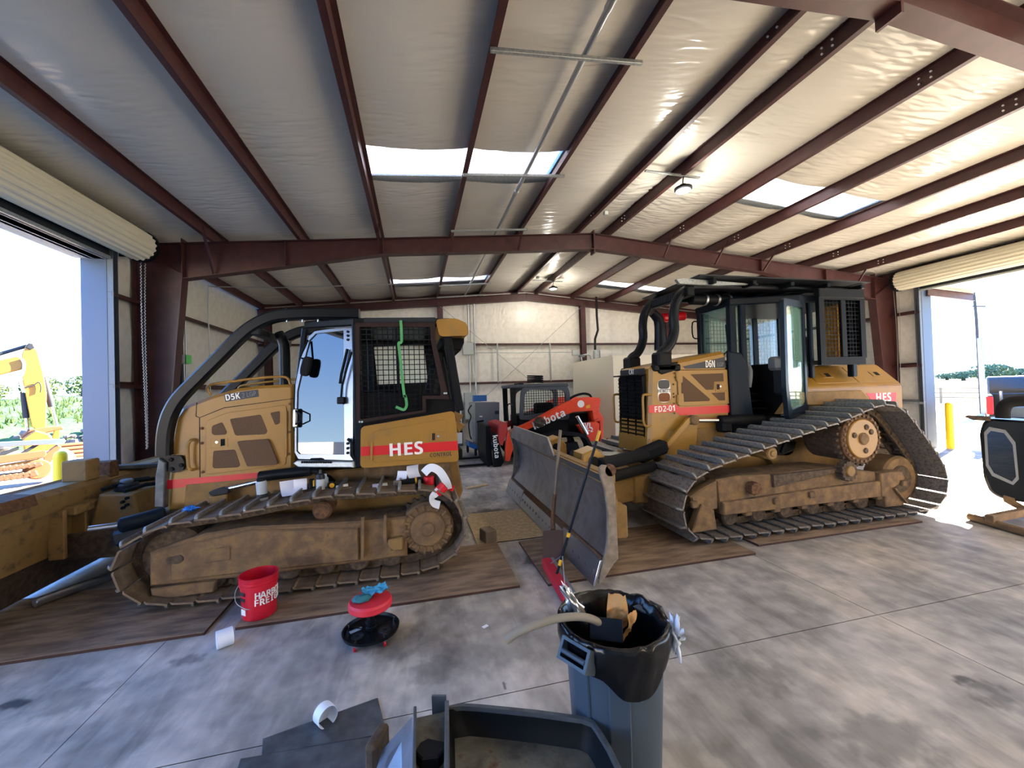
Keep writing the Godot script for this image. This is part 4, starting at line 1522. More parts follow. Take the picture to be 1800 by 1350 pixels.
	part(sd, "latch_lock", sh().cyl(lk, lk + Vector3(0, 0, 0.022), 0.016, 12, 0.003), M.chrome)
	var hg := pv([1500, 270, 1500, 790], 270, 680, 6.43)
	part(sd, "hinge", sh().cyl(pt(T, hg[0], hg[1], zh + 0.012), pt(T, hg[2], hg[3], zh + 0.012), 0.012, 8), M.yellow)
	for a in [[550, 468], [550, 636], [558, 962], [1543, 192], [1535, 510], [1530, 758]]:
		var q := pv(a, 270, 680, 6.43)
		var c := pt(T, q[0], q[1], zh)
		part(t, "bolt", sh().cyl(c, c + Vector3(0, 0, 0.014), 0.016, 8, 0.003), M.rust)
	# panel seam between nose and side
	part(t, "seam", sh().prism(P.call(v.call([515, 345, 523, 345, 532, 1270, 522, 1270]), zh), zh - 0.01, zh + 0.002), M.seat_black)
	part(t, "seam", sh().prism(P.call(v.call([475, 335, 485, 180, 490, 180, 484, 330, 520, 345, 800, 232, 1590, 128, 1590, 134, 802, 240, 520, 352]), zh), zh - 0.01, zh + 0.002), M.seat_black)
	var stp := part(t, "red_stripe", sh().prism(P.call(v.call([135, 1056, 1428, 946, 1428, 996, 135, 1160]), zh), zh - 0.002, zh + 0.004), M.red_stripe)
	# the stripe runs over the nose door; keep its lower edge straight
	var dc := part(t, "model_decal", sh().prism(P.call(v.call([800, 85, 1180, 30, 1190, 110, 812, 170]), zh), zh, zh + 0.004), M.decal_dark)
	var d0 := pt(T, 412, 696, zh)
	var d1 := pt(T, 445, 691, zh)
	var tilt := atan2(d1.y - d0.y, d1.x - d0.x)
	letters(dc, "D5K", 0.068, Transform3D(Basis(Vector3.BACK, tilt), pt(T, 409, 697.5, zh) + Vector3(0, 0, 0.004)), M.white_vinyl, true, 0.003, 0.86)
	letters(dc, "2 LGP", 0.052, Transform3D(Basis(Vector3.BACK, tilt), pt(T, 438, 693.5, zh) + Vector3(0, 0, 0.004)), M.mid_grey, false, 0.003, 0.8)
	# grab handle on the nose, hand rails over the hood
	var gh := []
	for a in [[460, 598], [420, 610], [388, 660], [386, 760], [388, 860], [400, 915], [430, 935], [470, 930]]:
		var q := pv(a, 270, 680, 6.43)
		gh.append(pt(T, q[0], q[1], zh + (0.07 if a[0] < 455 else 0.0)))
	part(t, "grab_handle", sh().tube(smooth(gh, 4), 0.016, 8), M.yellow)
	for z in [zh - 0.06, far.call(zh - 0.06)]:
		var rl := []
		for a in [[712, 1060], [672, 990], [690, 950], [760, 930], [1050, 890], [1350, 857], [1530, 852], [1590, 880], [1610, 935]]:
			var q := pv(a, 260, 530, 6.43)
			var w := pt(T, q[0], q[1], zh - 0.06)
			rl.append(Vector3(w.x, w.y, z))
		part(t, "hand_rail", sh().tube(smooth(rl, 4), 0.015, 8), M.yellow)
	# ---- exhaust
	var ex := []
	for a in [[1552, 960], [1548, 800], [1545, 600], [1540, 490], [1510, 410], [1478, 350]]:
		var q := pv(a, 260, 530, 6.43)
		ex.append(pt(T, q[0], q[1], -1.05))
	part(t, "exhaust_stack", sh().tube(ex, [0.062, 0.062, 0.062, 0.062, 0.058, 0.052], 18), M.black_paint)
	# ---- sweeps: bent square tube from the nose up to the roof on each side
	for z in [0, 1]:
		var sw := []
		for a in [[289, 800], [290, 770], [294, 745], [302, 722], [318, 697], [350, 664], [384, 630], [423, 591], [443, 575], [467, 562], [493, 555], [540, 552], [590, 552], [632, 553]]:
			var zz0 := lerpf(-0.70, -0.62, clampf((a[0] - 290.0) / 340.0, 0, 1))
			var w := pt(T, a[0], a[1], zz0)
			sw.append(Vector3(w.x, w.y, w.z if z == 0 else far.call(w.z)))
		part(t, "sweep", sh().bar(smooth(sw, 4), 0.13, 0.13, Vector3.BACK, 0.022), M.black_paint)
		if z == 0:
			part(t, "sweep_bracket", sh().prism(rounded(P.call(v.call([70, 772, 325, 775, 368, 850, 350, 935, 250, 968, 152, 945, 95, 800]), zh + 0.02), 0.02), zh - 0.01, zh + 0.05, 0.006), M.black_paint)
			part(t, "lower_strap", sh().prism(P.call(v.call([82, 805, 150, 850, 138, 1350, 32, 1350, 45, 1000]), -0.70), -0.72, -0.66, 0.008), M.plate_grey)
			for a in [[200, 822], [312, 885], [205, 930]]:
				var q := pv(a, 270, 680, 6.43)
				var c := pt(T, q[0], q[1], zh + 0.05)
				part(t, "bolt", sh().cyl(c, c + Vector3(0, 0, 0.02), 0.022, 8, 0.004), M.black_steel)
	part(t, "sweep_crosspiece", sh().beam(pt(T, 448, 582, -0.62), Vector3(pt(T, 448, 582, -0.62).x, pt(T, 448, 582, -0.62).y, far.call(-0.62)), 0.09, 0.09, 0.01), M.black_paint)
	# bolts through the sweep on the roof
	for i in 5:
		var c := pt(T, 500 + i * 28, 552, -0.55)
		part(t, "bolt", sh().cyl(c + Vector3(0, -0.078, -0.08), c + Vector3(0, 0.078, -0.08), 0.012, 6), M.chrome)
	# ---- cab
	var zs := -0.45
	var hx: float = pt(T, 621, 700, zs).x          # hinge edge of the angled door
	var ax := Vector3(hx, 0, zs)
	var bx := Vector3(hx - 0.80, 0, zs - 0.237)
	var dv := (ax - bx).normalized()
	var dn := Vector3(-dv.z, 0, dv.x)
	if dn.z < 0:
		dn = -dn
	# the door leans back a little towards its top
	var lean := deg_to_rad(4.0)
	var fc := dv.cross(Vector3.UP)
	var D := Transform3D(Basis(dv, Vector3.UP * cos(lean) - fc * sin(lean), fc * cos(lean) + Vector3.UP * sin(lean)), ax + Vector3.UP * 1.0)
	var DW := T * D
	var door := Node3D.new()
	door.name = "cab_door"
	t.add_child(door, true)
	door.transform = D
	door.set_meta("label", "pale metal cab door with large mirror-like glass")
	var v3 := func(a: Array): return pv(a, 500, 540, 8.18)
	var v4 := func(a: Array): return pv(a, 500, 700, 8.18)
	var d_out := pz(DW, v3.call([985, 265, 440, 345, 352, 420, 230, 760, 160, 1110]) + v4.call([150, 160, 148, 780, 200, 872, 985, 892]), 0.0)
	var d_in := pz(DW, v3.call([850, 330, 450, 378, 362, 470, 312, 640, 182, 1200]) + v4.call([172, 250, 172, 760, 215, 806, 862, 812]), 0.0)
	part(door, "door_panel", sh().ring(d_out, d_in, -0.05, 0.0), M.door_metal)
	var gl := pz(DW, v3.call([862, 322, 440, 370, 352, 470, 302, 640, 172, 1200]) + v4.call([162, 250, 162, 765, 210, 816, 872, 822]), 0.0)
	part(door, "door_glass", sh().prism(gl, -0.028, -0.018), M.glass_dark, Vector3.ZERO, "dark glass mirroring the sky")
	# inner corner plates cover the glass where the hinges are
	part(door, "hinge_plate", sh().prism(pz(DW, v3.call([868, 318, 985, 268, 985, 640, 915, 640, 905, 560, 866, 515]), 0.0), -0.012, 0.004), M.door_metal)
	part(door, "hinge_plate", sh().prism(pz(DW, v4.call([905, 570, 985, 540, 985, 890, 868, 818, 868, 620]), 0.0), -0.012, 0.004), M.door_metal)
	part(door, "edge_strip", sh().prism(pz(DW, v3.call([908, 560, 985, 560]) + v4.call([985, 700, 908, 700]), 0.0), -0.012, 0.002), M.door_metal)
	for a in [[918, 355], [918, 412], [918, 470]]:
		var q := pv(a, 500, 540, 8.18)
		var c := pt(DW, q[0], q[1], 0.0)
		part(door, "hinge_bolt", sh().cyl(c, c + Vector3(0, 0, 0.02), 0.016, 8, 0.003), M.black_steel)
	for a in [[915, 650], [915, 718], [915, 785]]:
		var q := pv(a, 500, 700, 8.18)
		var c := pt(DW, q[0], q[1], 0.0)
		part(door, "hinge_bolt", sh().cyl(c, c + Vector3(0, 0, 0.02), 0.016, 8, 0.003), M.black_steel)
	part(door, "hinge", sh().tube([pt(DW, 612, 772, 0.03), pt(DW, 618, 778, 0.05), pt(DW, 618, 800, 0.05), pt(DW, 624, 808, 0.03)], 0.018, 8), M.black_steel)
	var wp := []
	for a in [[905, 600], [870, 760], [820, 960], [800, 1100]]:
		var q := pv(a, 500, 540, 8.18)
		wp.append(pt(DW, q[0], q[1], 0.04))
	part(door, "wiper_blade", sh().bar(wp, 0.03, 0.02, Vector3.BACK), M.black_rubber)
	wp = []
	for a in [[970, 640], [900, 860], [830, 1120], [815, 1300]]:
		var q := pv(a, 500, 540, 8.18)
		wp.append(pt(DW, q[0], q[1], 0.06))
	part(door, "wiper_arm", sh().tube(wp, 0.012, 6), M.black_steel)
	part(door, "wiper_motor", sh().box(pt(DW, 600, 704, 0.04), Vector3(0.09, 0.08, 0.05), 0.01), M.black_steel)
	var mo := rounded(pz(DW, v3.call([285, 712, 385, 712, 385, 800, 345, 990, 232, 990, 235, 880]), 0.08), 0.05)
	part(door, "mirror_head", sh().prism(mo, 0.04, 0.11, 0.015), M.black_rubber)
	part(door, "mirror_arm", sh().tube([pt(DW, 541, 598, 0.02), pt(DW, 527, 628, 0.12), pt(DW, 532, 630, 0.09)], 0.012, 6), M.black_steel)
	part(door, "door_handle", sh().box(pt(DW, 519, 735, 0.03), Vector3(0.05, 0.22, 0.05), 0.015), M.bright_steel)
	part(door, "handle_loop", sh().tube([pt(DW, 520, 722, 0.05), pt(DW, 528, 728, 0.08), pt(DW, 528, 740, 0.08), pt(DW, 520, 746, 0.05)], 0.01, 6), M.black_steel)
	part(t, "cab_step", sh().prism(pz(DW, v4.call([225, 885, 1020, 905, 1025, 990, 240, 985, 160, 930]), 0.0), -0.3, 0.06, 0.01, D), M.galv)
	var tread := sh()
	for i in 13:
		var c := pt(DW, 531 + i * 4.2, 812.5, 0.07)
		tread.box(D * c, Vector3(0.02, 0.025, 0.02), 0.004, D.basis)
	part(t, "step_teeth", tread, M.black_steel)
	# cab posts, roof, far side
	var roof_y0: float = pt(T, 640, 568, zs).y
	var flr: float = pt(T, 632, 822, zs).y
	var rx: float = pt(T, 764, 568, zs).x
	part(t, "cab_roof", sh().prism(PackedVector2Array([Vector2(hx + 0.02, zs), Vector2(rx + 0.1, zs), Vector2(rx + 0.1, far.call(zs)), Vector2(hx + 0.02, far.call(zs)), Vector2(bx.x + 0.25, far.call(bx.z)), Vector2(bx.x + 0.25, bx.z)]), -roof_y0 - 0.06, -roof_y0 + 0.03, 0.015, Transform3D(Basis(Vector3.RIGHT, Vector3.BACK, Vector3.DOWN), Vector3.ZERO)), M.black_paint)
	for z in [zs, far.call(zs)]:
		part(t, "cab_post", sh().box(Vector3(hx + 0.045, (roof_y0 + flr) / 2, z - 0.03 * signf(z - zc)), Vector3(0.09, roof_y0 - flr, 0.07), 0.012), M.navy_paint)
		var rp0 := pt(T, 783, 600, zs)
		var rp1 := pt(T, 808, 722, zs)
		part(t, "rear_post", sh().beam(Vector3(rp0.x, rp0.y + 0.2, z), Vector3(rp1.x, rp1.y, z), 0.10, 0.10, 0.012, Vector3.BACK), M.black_paint)
	part(t, "windshield_post", sh().box(Vector3(bx.x + 0.12, (roof_y0 + flr) / 2, bx.z - 0.12), Vector3(0.06, roof_y0 - flr, 0.06), 0.01, Basis(Vector3.BACK, -0.13)), M.navy_paint)
	part(t, "windshield_post", sh().box(Vector3(bx.x + 0.12, (roof_y0 + flr) / 2, far.call(bx.z)), Vector3(0.06, roof_y0 - flr, 0.06), 0.01, Basis(Vector3.BACK, -0.13)), M.navy_paint)
	part(t, "cab_floor", sh().box(Vector3((hx + rx) / 2 - 0.1, flr + 0.06, zc), Vector3(rx - hx + 0.8, 0.12, 1.3), 0.01), M.black_steel)
	# far side window with frame, seen through the screen
	var zf: float = far.call(zs)
	var fo := P.call([600, 560, 790, 560, 812, 760, 600, 760], zf)
	var fi := P.call([657, 610, 745, 606, 752, 672, 664, 676], zf)
	part(t, "far_side_frame", sh().ring(fo, fi, zf - 0.03, zf + 0.03), M.black_paint)
	part(t, "far_window", sh().prism(grow(fi, 0.02), zf - 0.01, zf), M.glass_green)
	# seat, console, controls
	part(t, "seat", sh().box(Vector3(0.98, 1.72, zc), Vector3(0.5, 0.16, 0.5), 0.05), M.seat_black)
	part(t, "seat_back", sh().box(Vector3(1.22, 2.05, zc), Vector3(0.16, 0.62, 0.5), 0.06, Basis(Vector3.BACK, -0.2)), M.seat_black)
	part(t, "headrest", sh().box(Vector3(1.30, 2.44, zc), Vector3(0.12, 0.24, 0.3), 0.05, Basis(Vector3.BACK, -0.2)), M.seat_black)
	part(t, "dashboard", sh().box(Vector3(hx + 0.12, 1.75, zc), Vector3(0.3, 0.5, 0.7), 0.05), M.seat_black)
	part(t, "control_lever", sh().tube([Vector3(0.82, 1.6, zc + 0.36), Vector3(0.78, 2.0, zc + 0.36)], 0.02, 8), M.seat_black)
	part(t, "armrest", sh().box(Vector3(0.98, 1.92, zc + 0.36), Vector3(0.42, 0.1, 0.14), 0.03), M.seat_black)
	# screen guard on the near side
	var v5 := func(a: Array): return pv(a, 620, 540, 8.18)
	var v6 := func(a: Array): return pv(a, 620, 690, 8.18)
	var zg := zs + 0.05
	var g_out := P.call(v5.call([45, 235, 1180, 235, 1185, 480, 1375, 1300]) + v6.call([1385, 95, 1048, 92, 1052, 282, 62, 442]), zg)
	var g_in := P.call(v5.call([105, 292, 1112, 292, 1120, 480, 1268, 1195]) + v6.call([1262, 45, 1000, 45, 1005, 255, 112, 385]), zg)
	var scr := part(t, "screen_guard", sh().ring(g_out, g_in, zg, zg + 0.045), M.guard_brown)
	part(scr, "screen_mesh", screen(g_in, zg + 0.012, 0.058, 0.009), M.black_steel)
	part(scr, "middle_bar", sh().prism(P.call(v5.call([610, 292, 640, 292, 672, 1200, 640, 1200]), zg), zg - 0.03, zg + 0.01), M.black_paint)
	for a in [[102, 420], [136, 420], [1318, 10], [1345, 10]]:
		var q := pv(a, 620, 690, 8.18)
		var c := pt(T, q[0], q[1], zg + 0.045)
		part(scr, "bolt", sh().cyl(c, c + Vector3(0, 0, 0.012), 0.012, 6), M.chrome)
	# panel below the screen behind the guard: dark side wall
	part(t, "cab_side_wall", sh().prism(P.call([632, 690, 760, 690, 795, 702, 802, 740, 634, 752], zs), zs - 0.04, zs), M.seat_black)
	part(t, "guard_rod", sh().cyl(pt(T, 640, 564, zg + 0.02), pt(T, 765, 563, zg + 0.02), 0.035, 12), M.dark_grey)
	# green ratchet strap hanging over the guard
	var st := []
	for a in [[690, 190], [700, 330], [700, 500], [660, 520], [680, 700], [700, 900], [720, 1100], [745, 1290]]:
		var q := pv(a, 620, 540, 8.18)
		st.append(pt(T, q[0], q[1], zg + 0.075))
	for a in [[755, 40], [775, 180], [740, 245], [690, 235], [620, 205]]:
		var q := pv(a, 620, 690, 8.18)
		st.append(pt(T, q[0], q[1], zg + 0.075))
	var strap := part(self, "ratchet_strap", sh().bar(smooth(st, 4), 0.006, 0.03, Vector3.BACK), M.strap_green)
	strap.position = t.position
	tag(strap, "green webbing strap hanging over the cab screen of the smaller bulldozer", "strap")
	# ---- rear air box on the roof, rear side tank with stripe
	part(t, "roof_box", sh().prism(rounded(P.call([765, 563, 800, 561, 820, 570, 823, 591, 772, 593], zs), 0.05), zs + 0.07, far.call(zs) - 0.07, 0.04), M.yellow)
	part(t, "roof_box_base", sh().prism(P.call([774, 593, 818, 592, 818, 600, 812, 614, 776, 606], zs), zs - 0.12, far.call(zs) + 0.12, 0.01), M.black_steel)
	part(t, "work_lamp", sh().prism(P.call([796, 602, 819, 594, 808, 613, 792, 614], zs), zs - 0.2, zs - 0.5, 0.01), M.guard_brown)
	var tank := P.call(v6.call([118, 492, 1420, 268, 1462, 290, 1492, 480, 1525, 985, 112, 1082]), zs)
	part(t, "side_tank", sh().prism(rounded(tank, 0.05), zs + 0.02, far.call(zs) - 0.02, 0.035), M.yellow)
	var zt := zs + 0.02
	var td := part(t, "tank_door", sh().prism(rounded(P.call(v6.call([285, 560, 1350, 378, 1385, 920, 1340, 935, 320, 1005, 285, 985]), zt), 0.05), zt - 0.002, zt + 0.008, 0.004), M.yellow)
	part(t, "red_stripe", sh().prism(P.call(v6.call([122, 780, 1500, 695, 1513, 828, 122, 912]), zt), zt + 0.002, zt + 0.0105), M.red_stripe)
	var hesc := pt(T, 620 + 768 / 8.18, 690 + 812 / 8.18, zt + 0.0105)
	var ht := atan2(pt(T, 740, 789, zt).y - pt(T, 688, 793, zt).y, pt(T, 740, 789, zt).x - pt(T, 688, 793, zt).x)
	letters(t, "HES", 0.145, Transform3D(Basis(Vector3.BACK, ht), hesc), M.white_vinyl, true, 0.004, 1.12)
	letters(t, "CONTROL", 0.045, Transform3D(Basis(Vector3.BACK, ht), pt(T, 775, 799, zt + 0.008)), M.decal_dark, true, 0.003, 0.9)
	part(td, "latch_plate", sh().prism(P.call(v6.call([1105, 560, 1335, 555, 1335, 690, 1105, 705]), zt), zt, zt + 0.014, 0.003), M.yellow)
	part(td, "latch_pocket", sh().prism(P.call(v6.call([1140, 585, 1185, 582, 1185, 682, 1140, 684]), zt), zt + 0.01, zt + 0.016), M.guard_brown)
	var tk := pt(T, 620 + 1228 / 8.18, 690 + 628 / 8.18, zt + 0.014)
	part(td, "latch_lock", sh().cyl(tk, tk + Vector3(0, 0, 0.008), 0.014, 12), M.chrome)
	part(td, "door_handle", sh().prism(rounded(P.call(v6.call([258, 712, 288, 710, 290, 972, 262, 975]), zt), 0.008), zt + 0.008, zt + 0.035, 0.006), M.yellow)
	for e in [[797, 722, 815, 730, 808, 742, 818, 748, 806, 762, 800, 745]]:
		part(t, "rear_bracket", sh().prism(P.call(e, -0.8), -0.8, -1.6, 0.01), M.yellow_dusty)
	# ---- lift cylinder along the hood and hose to the blade
	part(t, "lift_cylinder", sh().cyl(pt(T, 455, 838, -0.62), pt(T, 548, 827, -0.62), 0.06, 16, 0.01), M.black_paint)
	part(t, "cylinder_rod", sh().cyl(pt(T, 392, 861, -0.62), pt(T, 456, 846, -0.62), 0.028, 12), M.chrome)
	part(t, "rod_clevis", sh().prism(rounded(P.call([366, 865, 392, 856, 405, 858, 402, 868, 372, 872], -0.6), 0.03), -0.58, -0.68, 0.01), M.dark_grey)
	part(t, "lift_arm", sh().prism(P.call([370, 872, 402, 866, 400, 900, 372, 905], -0.64), -0.6, -0.72, 0.01), M.yellow_dusty)
	part(t, "hose", sh().tube(smooth([pt(T, 548, 827, -0.62), pt(T, 560, 830, -0.6), pt(T, 575, 838, -0.66), pt(T, 585, 848, -0.74)], 4), 0.035, 8), M.black_rubber)
	# ---- blade seen from behind, frame and cylinders that carry it
	var bl := Node3D.new()
	bl.name = "blade"
	t.add_child(bl, true)
	bl.set_meta("label", "worn yellow back of the blade with chipped paint")
	var z0 := 0.46
	var z1 := -2.9
	var moldboard := PackedVector2Array([Vector2(-2.98, 0.02), Vector2(-3.03, 0.18), Vector2(-3.05, 0.45), Vector2(-3.03, 0.75), Vector2(-2.96, 1.0), Vector2(-2.90, 1.12), Vector2(-2.86, 1.10), Vector2(-2.92, 0.95), Vector2(-2.98, 0.72), Vector2(-3.0, 0.45), Vector2(-2.97, 0.2), Vector2(-2.92, 0.02)])
	part(bl, "moldboard", sh().prism(moldboard, z0, z1), M.yellow_worn)
	part(bl, "top_box", sh().prism(PackedVector2Array([Vector2(-2.93, 0.86), Vector2(-2.62, 0.86), Vector2(-2.58, 1.05), Vector2(-2.64, 1.10), Vector2(-2.90, 1.10)]), z0 - 0.05, z1 + 0.05, 0.012), M.yellow_worn)
	part(bl, "back_plate", sh().prism(PackedVector2Array([Vector2(-2.98, 0.42), Vector2(-2.70, 0.40), Vector2(-2.66, 0.88), Vector2(-2.94, 0.88)]), z0 - 0.08, z1 + 0.08, 0.012), M.yellow_worn)
	part(bl, "lower_lip", sh().prism(PackedVector2Array([Vector2(-2.98, 0.02), Vector2(-2.90, 0.02), Vector2(-2.80, 0.41), Vector2(-2.98, 0.42)]), z0 - 0.02, z1 + 0.02, 0.01), M.mud_dark)  # dark colour holds both mud and the shadow below the back plate
	for z in [-0.72, -1.0]:
		part(bl, "back_rib", sh().box(Vector3(-2.62, 0.62, z), Vector3(0.14, 0.5, 0.05), 0.01), M.yellow_worn)
	part(bl, "pad", sh().box(Vector3(-2.58, 0.84, -0.95), Vector3(0.16, 0.10, 0.36), 0.015), M.yellow_worn)
	part(bl, "worn_cap", sh().prism(PackedVector2Array([Vector2(-2.95, 1.10), Vector2(-2.60, 1.08), Vector2(-2.57, 1.0), Vector2(-2.55, 1.01), Vector2(-2.58, 1.11), Vector2(-2.94, 1.14)]), z0 - 0.05, -0.42, 0.004), M.rust)
	part(bl, "top_lug", sh().box(Vector3(-2.72, 1.21, -1.18), Vector3(0.24, 0.24, 0.2), 0.015), M.yellow_worn)
	part(bl, "top_lug", sh().box(Vector3(-2.72, 1.16, -1.5), Vector3(0.26, 0.20, 0.14), 0.015), M.rust)
	part(bl, "hinge_lug", sh().box(Vector3(-2.6, 0.95, -1.5), Vector3(0.22, 0.18, 0.2), 0.03), M.yellow_worn)
	part(bl, "top_guard", sh().beam(Vector3(-2.82, 1.16, -1.62), Vector3(-2.42, 1.08, -2.15), 0.2, 0.05, 0.01), M.plate_grey)
	# C-frame, tower and hydraulic lines
	part(t, "tower", sh().prism(PackedVector2Array([Vector2(-2.55, 0.55), Vector2(-2.05, 0.5), Vector2(-2.12, 0.93), Vector2(-2.45, 0.95)]), -1.0, -1.45, 0.02), M.yellow_dusty)
	part(t, "tower_pivot", sh().cyl(Vector3(-2.3, 0.93, -1.2), Vector3(-2.3, 1.03, -1.2), 0.11, 18, 0.02), M.dark_grey)
	part(t, "tower_pivot", sh().cyl(Vector3(-2.3, 1.03, -1.2), Vector3(-2.3, 1.07, -1.2), 0.06, 14, 0.01), M.mid_grey)
	for e in [[-2.42, 1.0, -1.0, -2.15, 1.02, -1.42], [-2.2, 0.97, -0.98, -1.95, 0.98, -1.3], [-2.5, 0.98, -1.3, -2.3, 1.0, -1.6]]:
		part(t, "hydraulic_line", sh().tube([Vector3(e[0], e[1], e[2]), Vector3((e[0] + e[3]) / 2, e[1] + 0.03, (e[2] + e[5]) / 2), Vector3(e[3], e[4], e[5])], 0.022, 8), M.black_rubber)
	for z in [-0.78, far.call(-0.78)]:
		part(t, "push_arm", sh().beam(Vector3(-2.7, 0.42, zc + signf(z - zc) * 0.22), Vector3(-1.3, 0.45, z), 0.16, 0.28, 0.02), M.mud_dark)
	for a in [[225, 875], [225, 887], [217, 882], [218, 892]]:
		var c := pt(T, a[0], a[1], -0.98)
		part(t, "bolt", sh().cyl(c, c + Vector3(0, 0, 0.03), 0.018, 8), M.black_steel)
	part(t, "angle_cylinder", sh().cyl(pt(T, 208, 925, -0.42), pt(T, 292, 902, -0.60), 0.075, 18, 0.02), M.navy_paint)
	part(t, "angle_rod", sh().cyl(pt(T, 156, 930, -0.36), pt(T, 208, 923, -0.42), 0.03, 12), M.chrome)
	part(t, "angle_hose_guard", sh().box(pt(T, 250, 935, -0.55), Vector3(0.5, 0.16, 0.1), 0.03, Basis(Vector3.BACK, 0.2)), M.navy_paint)
	# added bright bar standing in for the lit edge under the blade
	var tube := part(self, "lit_edge_bar", sh().cyl(at_y(60, 1060, 0.08), at_y(205, 1008, 0.08), 0.045, 18, 0.006), M.bright_steel)
	tag(tube, "added bright bar standing in for the lit edge beneath the smaller bulldozer's blade", "pipe")

